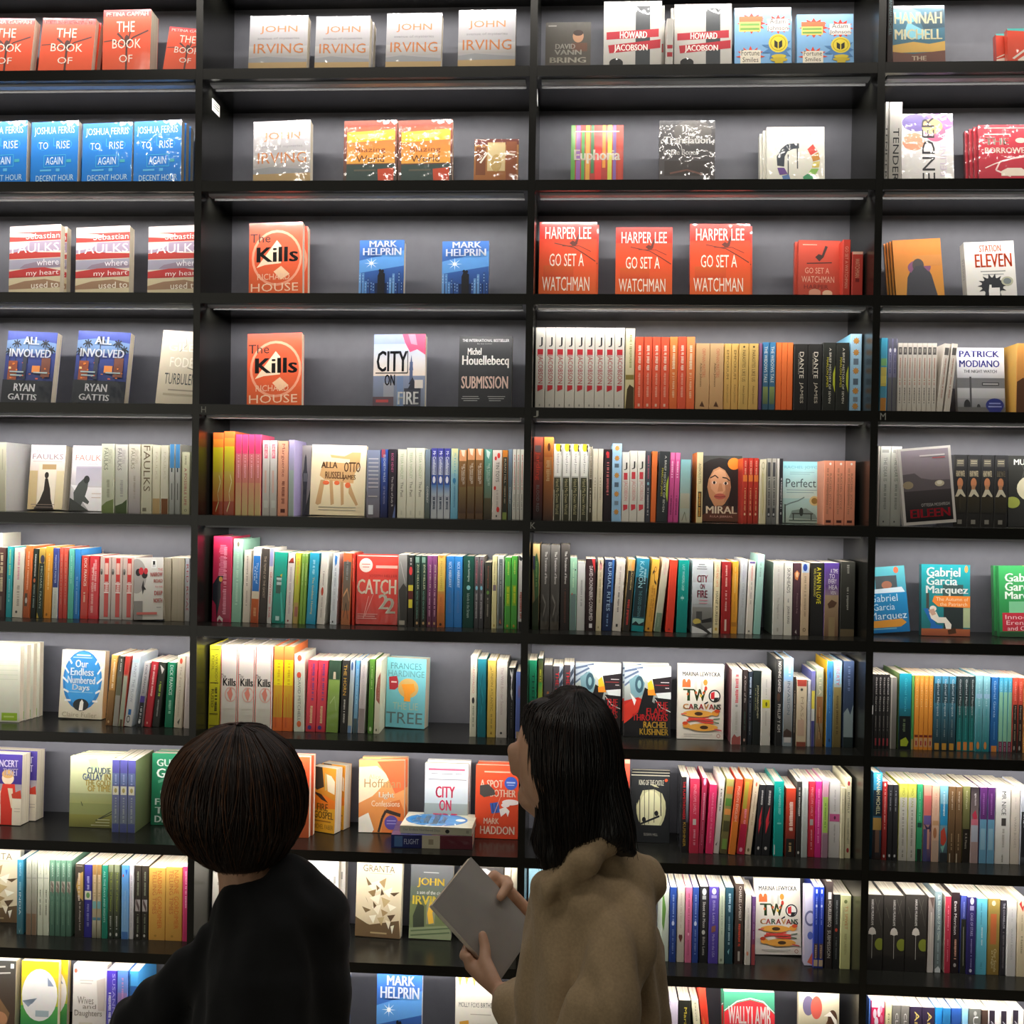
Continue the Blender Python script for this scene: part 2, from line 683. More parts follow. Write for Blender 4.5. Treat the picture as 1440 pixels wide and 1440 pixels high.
for i, x in enumerate(DIV):
    cpart('upright', x - DT / 2, x + DT / 2, 0.0, DEPTH, 0.0, SHELF_Z + PITCH, [M_BOARD])
for b in range(4):
    x0, x1 = DIV[b] + DT / 2, DIV[b + 1] - DT / 2
    o = cpart('back_panel', x0, x1, DEPTH, DEPTH + 0.018, 0.0, SHELF_Z + PITCH, [M_WALL])
    o['label'] = 'dark grey back panel'
    for k in range(0, 12):
        z = SHELF_Z - PITCH * (k - 1)
        if k == 11:
            z = BT + 0.004
        cpart('shelf_board', x0 + 0.0004, x1 - 0.0004, 0.0, DEPTH - 0.0004, z - BT, z, [M_BOARD, M_UNDER], 1)
        if k < 10:
            # aluminium profile that carries the light strip, with a low black lip behind it
            mb = MB()
            zt = z - BT
            xa, xb = x0 + 0.012 - CX, x1 - 0.012 - CX
            prof = [(0.023, zt), (0.023, zt - 0.002), (0.026, zt - 0.0055), (0.050, zt - 0.0055), (0.052, zt - 0.003), (0.052, zt)]
            n = len(prof)
            for q in range(n):
                (ya, za), (yb, zb) = prof[q], prof[(q + 1) % n]
                mb.poly([(xa, ya, za), (xa, yb, zb), (xb, yb, zb), (xb, ya, za)], (1, 1, 1, 1))
            mb.poly([(xa, y_, z_) for y_, z_ in prof], (1, 1, 1, 1))
            mb.poly([(xb, y_, z_) for y_, z_ in reversed(prof)], (1, 1, 1, 1))
            lo = link('light_profile', mb.mesh('light_profile', [M_ALU]), case)
            lo['label'] = 'grey aluminium light profile'
            mb = MB()
            mb.box(xa, xb, 0.0705, 0.073, zt - 0.0058, zt)
            link('light_shield', mb.mesh('light_shield', [M_SHIELD]), case)


def letter(u, v, ch, hpx):
    p = at(u, v, -0.0006)
    vs, fs = glyphs(ch, False)
    hh = hpx / 530.0
    mb = MB()
    for f in fs:
        mb.poly([(p.x - CX + (vs[i][0] - .5) * hh * .8, -0.0006, p.z + (vs[i][1] - .5) * hh) for i in f], (1, 1, 1, 1))
    o = link('shelf_letter', mb.mesh('shelf_letter', [M_SIGN]), case)
    o['label'] = 'grey shelf letter ' + ch


for q in ((286.3, 575.8, 'H', 8.5), (753.6, 582, 'J', 9), (749.5, 739, 'K', 9), (1241.8, 585.5, 'M', 9.5)):
    letter(*q)


def price_label(xw, ya, yb, z0, z1):
    mb = MB()
    mb.box(xw - CX, xw - CX + 0.0006, ya, yb, z0, z1)
    for i in range(3):
        mb.box(xw - CX + 0.0006, xw - CX + 0.0008, ya + .008, yb - .008, z0 + .012 + i * .007, z0 + .015 + i * .007, (1, 1, 1, 1), 1)
    o = link('price_label', mb.mesh('price_label', [M_TAG, M_TAGINK]), case)
    o['label'] = 'small white price label'


price_label(DIV[1] + DT / 2 + 0.0002, 0.075, 0.135, 2.918, 2.95)
price_label(DIV[2] + DT / 2 + 0.0002, 0.03, 0.075, 2.92, 2.95)
# ================================================================ books, shelf by shelf
# top shelf --------------------------------------------------------
TREE = 'e24a2c e2603c;r 0 0 100 12 d8222c e03a2c;l 5a3a34 4 50 100 50 62 40 48 30 40;l 5a3a34 3 50 62 62 48 95 36;l 5a3a34 3 50 70 54 50 58 34;l 6b463c 2 50 62 20 52 2 54;e 50 52 5 9 54352f;b 6 4 94 11 f6d8cc PETINA GAPPAH;t 28 20 66 38 fbe3d2 THE;t 20 50 80 66 fbe3d2 BOOK;t 35 77 63 90 fbe3d2 OF'
faces(1, 1, f'''
-33 40 26 dx=10 t=30 g | {TREE} | red face-out book with a dark twig, cut by the frame edge
51 126 26 dx=10 t=22 k=1 g | {TREE} | red face-out book with a dark twig, a copy tucked behind
143 210 14 dx=3 t=52 lean=4 g | {TREE} | thickest red face-out book with a dark twig
226 286 40 dx=13 t=20 g | {TREE} | red face-out book with a dark twig, leaning beside the divider
''')
IRV = 'b6b2b6 98948f;r 0 60 100 80 b9b3b0 a39d98;p 8f8f90 0 84 30 80 60 83 100 86 100 92 0 92;r 0 92 100 100 a98e63;t 18 20 82 36 c07a48 JOHN;t 14 42 86 48 8c8a8c avenue of mysteries;t 8 55 93 74 b8703c IRVING'
faces(1, 2, f'''
348 430 22.5 dx=4 t=30 w | {IRV} | silver face-out book with copper letters, nearest the price label
441 517.6 23 t=34 k=1 w | {IRV} | silver face-out book with copper letters, a copy tucked behind
541 619 18.5 t=30 w | {IRV} | silver face-out book with copper letters, third along the row
643 724 14 dx=2 t=36 w | {IRV} | silver face-out book with copper letters, nearest the right divider
''')
JAC = 'c2bfb8 b8b3ab;r 55 8 80 100 3b3e40;p b02a35 5 50 95 45 95 58 5 62;p b02a35 8 71 98 62 98 76 10 84;b 28 49 75 60 efe6dc HOWARD;b 18 70 76 83 efe6dc JACOBSON;e 22 100 12 8 1f1f1f;r 8 4 30 6 8a8a88;r 8 8 26 10 8a8a88'
FORT = '86b6dc 78a8d4;s 30 29 26 17 12 c8432e;r 8 16 50 26 d9683c;r 8 26 46 44 d8c66a;r 10 29 44 33 6e9f4a;r 10 37 44 41 6e9f4a;s 77 31 24 15 12 d9402c;r 58 21 95 44 e9e2da;t 62 21 90 30 3a2e2a Adam;t 58 34 94 44 3a2e2a Johnson;s 28 90 26 15 12 d9462c;r 10 78 46 100 e6dcc8;t 12 78 44 88 3a2e2a Fortune;t 14 91 42 100 3a2e2a Smiles;s 76 76 30 16 9 4f7fb0;e 77 66 17 17 e6cf3e;o 77 66 14 14 .1 b59a20;p 2c2a20 70 60 76 64 76 76 70 72;p 2c2a20 78 64 84 60 84 72 78 76;e 78 90 13 4 d7bf38;e 78 96 15 4 c9b02f'
faces(1, 3, f'''
766 830 31 t=22 w | 4a463f 5a534a;e 72 34 12 15 b98a6a;e 72 26 11 7 3a2a22;r 58 50 92 70 6b4a3a;b 22 52 66 64 b9b4a8 DAVID;b 20 66 80 78 b9b4a8 VANN;b 10 84 90 97 c9c2b2 BRING;r 6 8 24 10 a8a49a | dark photograph face-out book showing a young man
848 930 2 t=26 k=1 kx=10 w | {JAC} | tall grey face-out book with red brush strokes, taller of the pair | d9d6cf
948 1029 5.5 t=20 k=1 kx=-8 w hb | {JAC} | grey face-out book with red brush strokes, under crumpled film | d9d6cf;r 0 62 100 70 b02a35
1033 1113 11 t=28 k=1 kx=8 kz=-10 g | {FORT} | sky blue face-out book with gold seal, taller of the pair | 86b6dc
1121 1201 20 t=26 g | {FORT} | sky blue face-out book with gold seal, nearest the divider | 86b6dc
''')
spines(1, 3, '''
936.5 946 26 | d8d4cc;r 0 58 100 66 b8303a;r 0 74 100 84 b8303a | pale spine with red stripes between the two grey books
''')
spines(1, 4, '''
1246.5 1255 -6 dp=150 | 25282a 3a2420;v 20 2 80 60 6f8f95 HANNAH MICHELL | dark narrow spine beside the blue speckled cover
''')
faces(1, 4, '''
1256 1330 8 t=28 g | 39728a 3f5a60;p 6fb4c8 0 8 30 2 55 12 40 30 10 26;p 2c4a58 50 20 98 8 100 40 60 44;p 7fc0d0 30 30 70 50 50 62 20 55;p c9a050 0 72 40 66 70 70 100 65 100 84 0 86;p 6a4438 0 84 40 88 100 82 100 100 0 100;b 4 12 95 33 efe8c4 HANNAH;b 4 43 95 62 efe8c4 MICHELL;b 36 92 64 100 d8c8b0 THE | blue speckled face-out book with cream letters above a yellow hill
1402 1470 47 t=20 w | d8452e d05038;p 4fb0a8 0 0 100 0 100 8 70 4 40 10 0 6;l e8d8c8 4 0 92 30 70 70 60;l e8d8c8 3 0 100 40 84 | red face-out book with teal top, half hidden behind its twin | d8452e
1418 1492 39.6 y=85 t=20 w | dd4a30 d4523a;p 4fb0a8 0 0 100 0 100 8 70 4 40 10 0 6;l e8d8c8 5 10 96 40 60 90 40;l e8d8c8 3 20 100 50 70 100 60 | red face-out book with teal top, cut by the frame edge | dd4a30
''')
# second shelf -------------------------------------------------------
RISE = '1f7fd4 1d78cc;t 6 9 92 25 cfe6fa JOSHUA FERRIS;o 26 40 13 9 .1 3aa0dc;o 70 40 17 9 .1 3aa0dc;t 16 35 36 47 dbeefc TO;t 54 34 82 47 dbeefc RISE;l 49b4e0 1 48 28 48 42 54 42;t 32 61 68 74 dbeefc AGAIN;l 49b4e0 1 28 58 74 58 74 78 28 78 28 58;r 20 82 44 85 5fb4e4;r 54 81 62 86 5fb4e4;r 76 66 86 71 45a8b8;t 12 92 92 102 bfe0f4 DECENT HOUR'
faces(2, 1, f'''
-35 36 171 dx=3 t=22 w | {RISE} | bright blue face-out book, cut by the frame edge
42 108 171 dx=3 t=22 w | {RISE} | bright blue face-out book, second along, glare on its top
114 184 173 dx=3 t=24 w | {RISE} | bright blue face-out book, third along, lowest top edge
187 254 170 dx=2 t=24 k=2 w | {RISE} | bright blue face-out book, copies stacked behind it
''')
BLAZ = '8a3a20 3a403c;r 6 8 96 74 d8341c e0a040;p f2a82c 6 20 96 16 96 34 6 38;p f8d860 20 24 80 22 70 30 30 32;t 22 46 78 57 7a3a20 Blazing;t 24 60 76 72 5a2c1a World;r 6 76 96 100 34443f;p c2482a 64 84 94 82 94 100 66 100;r 20 84 60 87 5a5648'
faces(2, 2, f'''
355.5 436 170 dx=1 t=30 w | {IRV} | silver face-out book with copper letters, the only one here
482 557.5 169.5 dx=2 t=22 w | {BLAZ} | orange face-out book in loose clear film, first of the touching pair
559 636 169 dx=1 t=22 w | {BLAZ} | orange face-out book in loose clear film, second of the touching pair
665.5 728 195.5 t=20 w | a8743c 9a5a2c;r 0 0 100 14 6a2c22;r 30 10 70 80 d8c08c;r 72 6 96 100 8a4a26;r 4 20 26 90 7a4424;l f2ead8 4 14 60 30 34 50 58 66 36 92 40;r 30 8 70 10 c8a070;e 50 60 12 22 c0a060 | small golden brown face-out book with a white scrawl
''')
faces(2, 3, '''
802 876 176 t=24 g | b83a2c a8382c;r 0 0 8 100 5a9a3c;r 10 0 18 100 8a5aa0;r 20 10 26 100 4a9a4a;r 28 0 36 100 d8a040;r 38 0 44 90 3c7a4a;r 46 20 58 100 d8302c;r 60 0 66 80 e0902c;r 70 0 78 100 c8c84a;r 80 0 86 100 7a5a9a;r 90 10 97 100 b8402c;r 8 11 92 13 d8b8b0;b 6 46 94 72 f4ead8 Euphoria | rainbow striped face-out book with white script
926 1005 169.5 dx=1 t=26 w | 3c3a3a 4a4646;e 60 20 34 22 54504c;r 10 70 90 96 3a3432;b 38 8 62 19 e8e6e2 The;b 8 28 92 40 e8e6e2 Translation;b 8 50 70 60 d0ccc8 of the Bones;l 6a4a40 3 20 92 50 86 80 94 | dark grey face-out book under crinkled clear film
1078.5 1160 179 t=24 k=2 kx=-5 w | e9e7da dcd8c8;t 14 12 78 19 9a9a94 TOM MCCARTHY;p 3a4048 18 76 17 58 24 44 34 34 48 32 56 32 56 42 46 43 36 48 31 58 30 78;r 36 54 38 98 44484c;r 52 42 54 82 44484c;p d84a40 70 44 80 34 88 48 76 56;p c88a3c 77 58 89 50 92 64 80 68;p d8c05a 80 70 92 67 90 80 78 80;p 8fc05a 77 82 90 82 84 94 72 90;p 4a9a6a 70 92 82 96 70 104 62 98;p 6a4a8a 18 80 30 80 36 92 22 94;p 5a78a8 26 96 38 93 46 100 34 102 | white face-out book with a coloured ring
''')
spines(2, 4, '''
1243 1248 143.7 hb | d2cec6;v 10 30 80 100 4a4a4a TENDER | thin pale tall spine touching the divider
1248.6 1267 143.7 hb | e9e5de c6c0b6;v 30 34 80 104 2e2e30 TENDER | broad white tall spine with dark capitals
''')
faces(2, 4, '''
1268.5 1342 160 t=26 w | ece7ea e2ded6;e 66 12 40 16 9a6ab0;e 30 14 28 14 6a5a98;e 24 44 22 14 e09a7a;e 66 30 20 14 e86a8a;e 60 20 20 12 e8b070;u 40 4 64 106 2c2c30 ENDER;u 74 30 86 98 d8c8d8 BELINDA | white face-out book with pink watercolour and large sideways capitals
1377.5 1452 175.4 t=13 k=3 kx=-6 w | c23140 b32c3c;r 12 5 90 7 e0a8a0;b 12 25 58 38 f0dccc THE;b 12 43 98 54 f0dccc BORROWER;l f0d0c8 3 90 58 40 70 32 86 60 98;l f0d0c8 2 12 82 30 74 56 66 92 60;p e8d8c4 42 88 54 82 80 82 92 90 92 97 42 97;r 12 17 60 19 f0dccc;e 80 30 10 5 e8c8b8 | crimson face-out book with a tiny car | 8c2430
''')
# third shelf --------------------------------------------------------
FAU = 'e9d6c4 c9bfa8;r 0 10 100 24 b23c34;p e6d6c6 0 10 40 12 60 16 30 18 0 16;r 0 25 100 41 a592a8;p cfc8d0 0 25 40 26 30 34 0 36;p b03a34 0 42 30 38 60 42 100 44 100 51 0 51;r 0 52 100 67 9a96a4;p 8a7a88 30 60 60 56 100 62 100 66 20 66;p b33a38 0 70 40 66 70 66 100 72 100 80 0 80;r 0 81 100 100 cdbf9c;p 9a7a60 0 92 30 86 70 84 100 90 100 98 0 98;t 32 12 98 21 f4e6dc Sebastian;t 5 28 97 42 f6ecea FAULKS;t 54 53 97 63 e6e0e4 where;t 34 70 97 80 f0e0d8 my heart;t 44 88 97 98 f0e6d4 used to'
faces(3, 1, f'''
12 84 317.5 dx=2 t=24 k=1 kx=5 g | {FAU} | red and cream landscape face-out book, a second copy peeking behind
105.5 181 319 dx=2 t=32 g | {FAU} | red and cream landscape face-out book, middle of three
207 281 318 dx=2 t=28 g | {FAU} | red and cream landscape face-out book, cut off by the divider
''')
KIL = 'e85438 d8602f;r 0 0 100 9 f04a38 e85438;o 52 52 47 41 .09 f0a080;p f4d8b8 14 66 52 26 60 34 60 60 30 62;p f4c8a0 60 64 76 76 60 84 46 72;t 2 16 40 29 2a2422 The;b 14 36 92 58 1f1c1c Kills;t 16 75 76 84 f0c0a0 RICHARD;t 4 89 92 101 f6d0b0 HOUSE'
HELP = '3f74c4 1c3a78;p 5a98dc 0 40 100 20 100 50 0 64;s 27 45 16 3 8 dff0ff;e 27 45 4 3 ffffff;r 0 84 100 100 16284e;r 0 64 5 100 6a9ad0;r 1 68 2.7 70 a8ccf0;r 1 74 2.7 76 a8ccf0;r 1 80 2.7 82 a8ccf0;r 7 64 12 100 5a8cc8;r 8 68 9.4 70 a8ccf0;r 8 74 9.4 76 a8ccf0;r 8 80 9.4 82 a8ccf0;r 13 80 18 100 5a8cc8;r 14 84 15.4 86 a8ccf0;r 14 90 15.4 92 a8ccf0;r 14 96 15.4 98 a8ccf0;r 19 73 24 100 2c4f8c;r 20 77 21.2 79 a8ccf0;r 20 83 21.2 85 a8ccf0;r 20 89 21.2 91 a8ccf0;r 26 79 31 100 2c4f8c;r 27 83 28.6 85 a8ccf0;r 27 89 28.6 91 a8ccf0;r 27 95 28.6 97 a8ccf0;r 31 81 36 100 2c4f8c;r 32 85 33.6 87 a8ccf0;r 32 91 33.6 93 a8ccf0;r 32 97 33.6 99 a8ccf0;r 63 79 68 100 2c4f8c;r 64 83 65.7 85 a8ccf0;r 64 89 65.7 91 a8ccf0;r 64 95 65.7 97 a8ccf0;r 68 74 73 100 6a9ad0;r 69 78 70.6 80 a8ccf0;r 69 84 70.6 86 a8ccf0;r 69 90 70.6 92 a8ccf0;r 75 66 80 100 6a9ad0;r 76 70 77.6 72 a8ccf0;r 76 76 77.6 78 a8ccf0;r 76 82 77.6 84 a8ccf0;r 81 81 86 100 24488a;r 82 85 83.4 87 a8ccf0;r 82 91 83.4 93 a8ccf0;r 82 97 83.4 99 a8ccf0;r 88 62 93 100 2c4f8c;r 89 66 90.7 68 a8ccf0;r 89 72 90.7 74 a8ccf0;r 89 78 90.7 80 a8ccf0;r 94 80 99 100 24488a;r 95 84 96.3 86 a8ccf0;r 95 90 96.3 92 a8ccf0;r 95 96 96.3 98 a8ccf0;p 14161e 42 100 42 70 46 62 50 60 54 64 58 66 58 100;e 47 60 3 3 14161e;e 53 61 3 3 14161e;b 22 2 84 14 e6eefc MARK;b 8 16 94 30 eef4ff HELPRIN'
faces(3, 2, f'''
349.6 425 313.4 dx=1 t=24 k=1 kx=8 kz=-6 g | {KIL} | orange red face-out book with pale star ring, upper one
504 567 338 dx=2 t=32 w | {HELP} | night blue face-out book with a kissing couple, after the orange one
621 687 339 dx=1 t=24 w | {HELP} | night blue face-out book with a kissing couple, beside bare wall
''')
WAT = 'e0301f d8622c;r 0 0 100 24 de2a1e e0301f;p 5a2a20 52 30 58 26 62 28 68 16 70 18 66 32 60 35;l 6a3424 1.6 26 30 60 36 80 46 98 56;l 6a3424 1.2 40 34 70 34 90 42;r 8 62 60 78 cf5a28 cc4a24;t 10 7 90 24 fbe6d2 HARPER LEE;t 18 45 78 63 fbe6d2 GO SET A;t 6 78 88 98 fbe6d2 WATCHMAN'
faces(3, 3, f'''
757 838 312.4 t=28 k=1 kx=6 g | {WAT} | red orange face-out book with a small bird, tallest, beside the divider | d8301f
865 945 320 t=26 w | {WAT} | red orange face-out book with a small bird, slashed by glare | d8301f
970 1055 315 t=24 k=1 kx=10 w | {WAT} | red orange face-out book with a small bird, wrapped, third along | d8301f
1122 1181 338 dx=1 t=18 k=1 kx=-6 g | bf4430 a8402e;p 3a2420 40 32 48 26 56 28 64 10 70 12 60 32 50 40;l 3a2420 2 20 44 80 42;r 10 8 44 9 e8b8a0;t 16 52 74 63 dca088 GO SET A;t 8 68 86 80 dca088 WATCHMAN;t 14 84 72 92 7a2c22 HARPER;e 70 100 12 6 d8b090;e 40 98 14 6 c88a70 | small brick red face-out book with a perched bird | b03a2c
''')
spines(3, 3, '''
1184 1195 337 | c83c2c;v 25 12 75 88 e8a088 GO SET A WATCHMAN | brick red spine next to the small bird book
1197 1213 354 | b83a2e;r 0 0 100 6 e0b098;v 25 16 70 60 e0a080 WATCHMAN;r 30 62 70 70 7a2018 | short red spine standing last before the divider
''')
faces(3, 4, '''
1261 1329 336.7 dx=-7 t=10 k=3 kx=-4 w | d87f38 d89a48;p 4a4a50 20 100 26 70 40 46 50 36 60 38 76 66 88 100;e 52 52 24 14 8a5a78;e 52 44 13 10 4c4a4c;r 40 30 100 50 d08a48;e 50 48 12 12 55504e;p 4a4a50 20 100 30 66 44 50 58 48 76 66 88 100 | orange face-out book with a dark cloaked figure | 2c2420
1360.5 1431 340 dx=-6 t=30 g | eeeae4 e0dcd4;b 30 7 74 20 e8683a STATION;b 20 24 94 50 e85a2e ELEVEN;r 30 57 80 59 9a9a98;r 34 63 76 65 aaa;e 52 86 22 16 33353a;s 52 86 30 18 14 33353a;p f0ece6 44 96 46 84 50 84 50 90 66 90 66 100 44 100;e 82 78 12 9 b8b8a0;e 82 78 8 6 7c8484 | white face-out book with orange title and black paint splash | d6d0c6;v 30 30 70 70 8a8a88 STATION
''')
# fourth shelf ---------------------------------------------------------
ALL = '3a4a98 2a2c34;p 6a86b0 0 14 40 10 100 16 100 30 0 34;l 262a30 1.4 20 18 21 52;l 262a30 2.2 20 18 14.6 18.2 11 21;l 262a30 2.2 20 18 16.4 15.4 14 14;l 262a30 2.2 20 18 20.0 14.6 20 12;l 262a30 2.2 20 18 23.6 15.4 26 14;l 262a30 2.2 20 18 25.4 18.2 29 21;l 262a30 2.2 20 18 22.4 19.4 24 24;l 262a30 2.2 20 18 17.6 19.4 16 24;l 262a30 1.4 44 13 45 47;l 262a30 2.2 44 13 38.6 13.2 35 16;l 262a30 2.2 44 13 40.4 10.4 38 9;l 262a30 2.2 44 13 44.0 9.6 44 7;l 262a30 2.2 44 13 47.6 10.4 50 9;l 262a30 2.2 44 13 49.4 13.2 53 16;l 262a30 2.2 44 13 46.4 14.4 48 19;l 262a30 2.2 44 13 41.6 14.4 40 19;l 262a30 1.4 78 17 79 51;l 262a30 2.2 78 17 72.6 17.2 69 20;l 262a30 2.2 78 17 74.4 14.4 72 13;l 262a30 2.2 78 17 78.0 13.6 78 11;l 262a30 2.2 78 17 81.6 14.4 84 13;l 262a30 2.2 78 17 83.4 17.2 87 20;l 262a30 2.2 78 17 80.4 18.4 82 23;l 262a30 2.2 78 17 75.6 18.4 74 23;l 262a30 1.4 90 26 91 60;l 262a30 2.2 90 26 84.6 26.2 81 29;l 262a30 2.2 90 26 86.4 23.4 84 22;l 262a30 2.2 90 26 90.0 22.6 90 20;l 262a30 2.2 90 26 93.6 23.4 96 22;l 262a30 2.2 90 26 95.4 26.2 99 29;l 262a30 2.2 90 26 92.4 27.4 94 32;l 262a30 2.2 90 26 87.6 27.4 86 32;l 262a30 1.4 8 30 9 64;l 262a30 2.2 8 30 2.6 30.2 -1 33;l 262a30 2.2 8 30 4.4 27.4 2 26;l 262a30 2.2 8 30 8.0 26.6 8 24;l 262a30 2.2 8 30 11.6 27.4 14 26;l 262a30 2.2 8 30 13.4 30.2 17 33;l 262a30 2.2 8 30 10.4 31.4 12 36;l 262a30 2.2 8 30 5.6 31.4 4 36;r 8 44 26 72 8a4a34;r 36 30 44 70 3a3c48;r 56 50 72 60 d8884a;r 74 38 92 66 70463a;r 24 56 27 58 d87a3a;r 33 66 35 67 c8604a;r 51 62 55 63 d87a3a;r 13 68 17 70 d87a3a;r 37 64 40 66 c8604a;r 16 47 19 50 d87a3a;r 18 68 21 69 c8604a;r 65 68 70 70 c8604a;r 9 53 14 56 e8c080;r 79 67 83 68 d87a3a;r 81 53 84 55 d87a3a;r 35 46 37 47 c8604a;r 90 60 93 61 d87a3a;r 17 47 21 49 d87a3a;r 0 72 100 100 2a2d33;b 34 8 66 19 eef0f4 ALL;b 8 26 92 38 e8ecf4 INVOLVED;r 12 59 40 61 9aa;r 60 59 88 61 9aa;r 14 64 38 66 9aa;b 24 77 66 88 f0f0f0 RYAN;b 14 92 72 101 f0f0f0 GATTIS'
faces(4, 1, f'''
1 71 466.6 dx=11 t=30 w | {ALL} | dark blue city night face-out book, nearer the frame edge
100 174 466.6 dx=11 t=30 w | {ALL} | dark blue city night face-out book, beside the beige one
218 284 466 dx=12 t=26 w | d8cdb8 cbbfa6;l 8a8a80 1 50 8 54 20 40 30;t 16 18 84 29 f0e8dc GILES;t 22 38 88 52 f0e8d8 FODEN;t 14 61 98 77 4a4c4c TURBULENCE;r 24 84 80 86 9a9080;r 14 90 90 93 b0a48c;l 5a5a54 1 60 52 80 56 92 50 | beige face-out book leaning against the divider
''')
CITYF = '8a97b8 6a707c;r 0 14 100 60 9fb0c8 d8c8b8;p e0486a 55 0 100 0 100 30 84 22 70 26 60 12;p f07a90 66 0 80 0 84 16 72 14;r 70 40 76 100 4a5674;p 4a5674 69 52 73 30 77 52;r 46 60 58 100 6a7c9a;r 20 70 40 100 8a8c94;r 60 78 92 100 3a3c46;p 2c2e38 66 80 72 72 84 72 90 80;p 2c2e38 68 72 76 62 82 72;r 80 66 96 78 c8c0b8;l 2c2c2e 1.5 4 56 66 56 66 24;b 6 24 66 54 20242a CITY;b 22 58 42 74 1f2024 ON;b 48 83 88 101 f0f0ee FIRE;r 0 90 40 100 5a4a50;r 6 94 30 98 b04a4a'
faces(4, 2, f'''
347 424 468.6 dx=1 t=24 g | {KIL} | orange red face-out book with pale star ring, lower one
524 597 470 dx=2 t=32 w | {CITYF} | city skyline face-out book with pink burst of ink
644 719 473 dx=2 t=24 | 2d2e30 252628;t 6 4 94 8 c8c8c6 THE INTERNATIONAL BESTSELLER;t 34 10 62 12 9a9a98 By the author;b 16 17 42 27 f0ece6 Michel;b 6 28 94 46 f0ece6 Houellebecq;b 5 58 93 76 e6c8b8 SUBMISSION;r 8 87 38 88 9a9a98;r 6 90 40 91 9a9a98;r 10 93 36 94 9a9a98;r 55 87 88 88 9a9a98;r 57 90 86 91 9a9a98;r 58 93 80 94 9a9a98 | matt black face-out book with condensed white lettering
''')
JSP = 'e0dbd0 d2ccbe;t 34 12 78 24 2c2c2c J;r 18 27 84 34 c8323a;v 12 34 84 70 b83a42 JACOBSON;p c8323a 22 72 84 72 84 77 22 80;e 50 97 8 1.5 8a8a86'
spines(4, 3, f'''
751.5 877 461.7 n=9 hb g | {JSP} | white spine with black hook letter and red lettering
878 891.5 462 hb | e0d8b8 d8c890;x 40 8 70 50 9a9a60;r 0 58 100 64 8a7a3c;p 4a3c24 0 100 20 76 50 70 100 74 100 100 | cream and olive spine ending the white run
892 940 474 n=4 dp=140 | e8583a df5a3c;x 30 12 70 46 f8dcc8;x 34 50 66 84 f0a890;r 36 93 64 97 f0c0a8 | red orange spine with white capitals
940.2 952 474 dp=140 | ee8c48 e8703c;x 30 12 70 46 fbe8c8;x 34 50 66 84 f6c8a0 | amber spine among the red orange ones
952.2 964 474 dp=140 | e8583a df5a3c;x 30 12 70 46 f8dcc8;x 34 50 66 84 f0a890 | red orange spine between two amber ones
964.2 976 474 dp=140 | f0985a e8663a;x 30 12 70 46 fbe8c8;x 34 50 66 84 f6c8a0 | amber spine closing the red orange run
977 1016.5 482.5 n=2 | d8b080 c89a68;v 46 8 72 52 c86a48 ORPHAN MASTERS;v 26 30 46 66 5a3a28 Adam Johnson;p 5a3a24 30 96 50 88 70 97 | tan spine with brick red capitals
1017 1037.5 482.5 n=2 | e0b868 d0a058;v 30 10 70 54 6a4a20 EMPORIUM;v 30 62 70 90 8a6a38 Adam Johnson | mustard spine with brown capitals
1038 1065.5 482.5 n=2 | d8b468 c8a058;v 30 10 70 58 5a4420 PARASITES LIKE US;v 34 64 66 92 7a5c30 Adam Johnson;e 50 5 12 1.5 4a3a20 | sandy spine with a dot at its head
1066 1070.5 483 | 8a5a7a 5a3a6a | thin plum spine beside the blue pair
1071 1089.6 482.5 n=2 | 3a7aa8 3c5a6a;v 20 6 80 60 e0e8e0 THE WIDOWS TALE;r 0 66 100 92 8a9a5a 5a6a4a | blue green spine with white capitals
1090 1114 482.5 n=3 | ee7a3c e86a30 | plain bright orange spine
1115 1155 483 n=2 g | 2c2b2a 222;v 40 12 72 52 e0d8c8 DANTE;x 28 14 38 46 8a857a;v 40 58 72 90 c8bfae JAMES | black spine with wide white capitals
1155.6 1193 482.5 n=2 w | 2e302c 262824;v 48 8 66 90 d8d4c4 A BRIEF HISTORY OF SEVEN;v 22 22 44 66 c8c030 MARLON JAMES;p b8c038 100 34 82 46 82 62 100 74 | black spine with yellow lettering and lime half disc
1194 1210.5 469.7 hb dp=160 | a8d0e8 9cc8e4;s 50 9 34 22 8 c89048;s 50 24 34 22 8 c89048;r 26 32 74 40 6a7a8a;s 50 48 34 22 8 c89048;r 26 58 74 66 5a6a7a;s 50 74 34 22 8 c89048;r 28 82 72 88 7a8a98;s 50 94 34 22 8 c89048 | pale blue spine dotted with orange suns | 7ab8d8
''')
spines(4, 4, '''
1236.5 1246.5 475.6 | 3a9ab8 5a9ab0;r 0 28 100 38 7ab070;r 0 40 100 66 c8b85a;r 0 52 100 62 d8c860;r 0 82 100 100 c8883c | blue and yellow spine against the divider
1247 1260 476 n=2 | 8a88a8 6a6874;r 0 0 100 14 5a5a68;e 50 16 24 3 e8e8ec;x 34 20 66 50 4a4a78;r 0 54 100 100 6a6a6c | lilac and grey spine with a white dot
1261 1316 482 n=8 g | d9d2c8 c6beb0;r 6 6 94 17 5a5854;r 30 8 70 14 9a948c;x 36 22 64 62 b06a5a;x 36 66 64 88 5a5856 | pale spine with small dark photograph
1316.5 1325 484 dx=12 | d6cec4 c4bcae;r 6 6 94 17 5a5854;x 36 22 64 80 a87a6a | leaning pale spine with dark photograph, nearer the upright run
1327 1335.5 484 dx=12 | d6cec4 c4bcae;r 6 6 94 17 5a5854;x 36 22 64 80 a87a6a | leaning pale spine with dark photograph, beside the blue title cover
''')
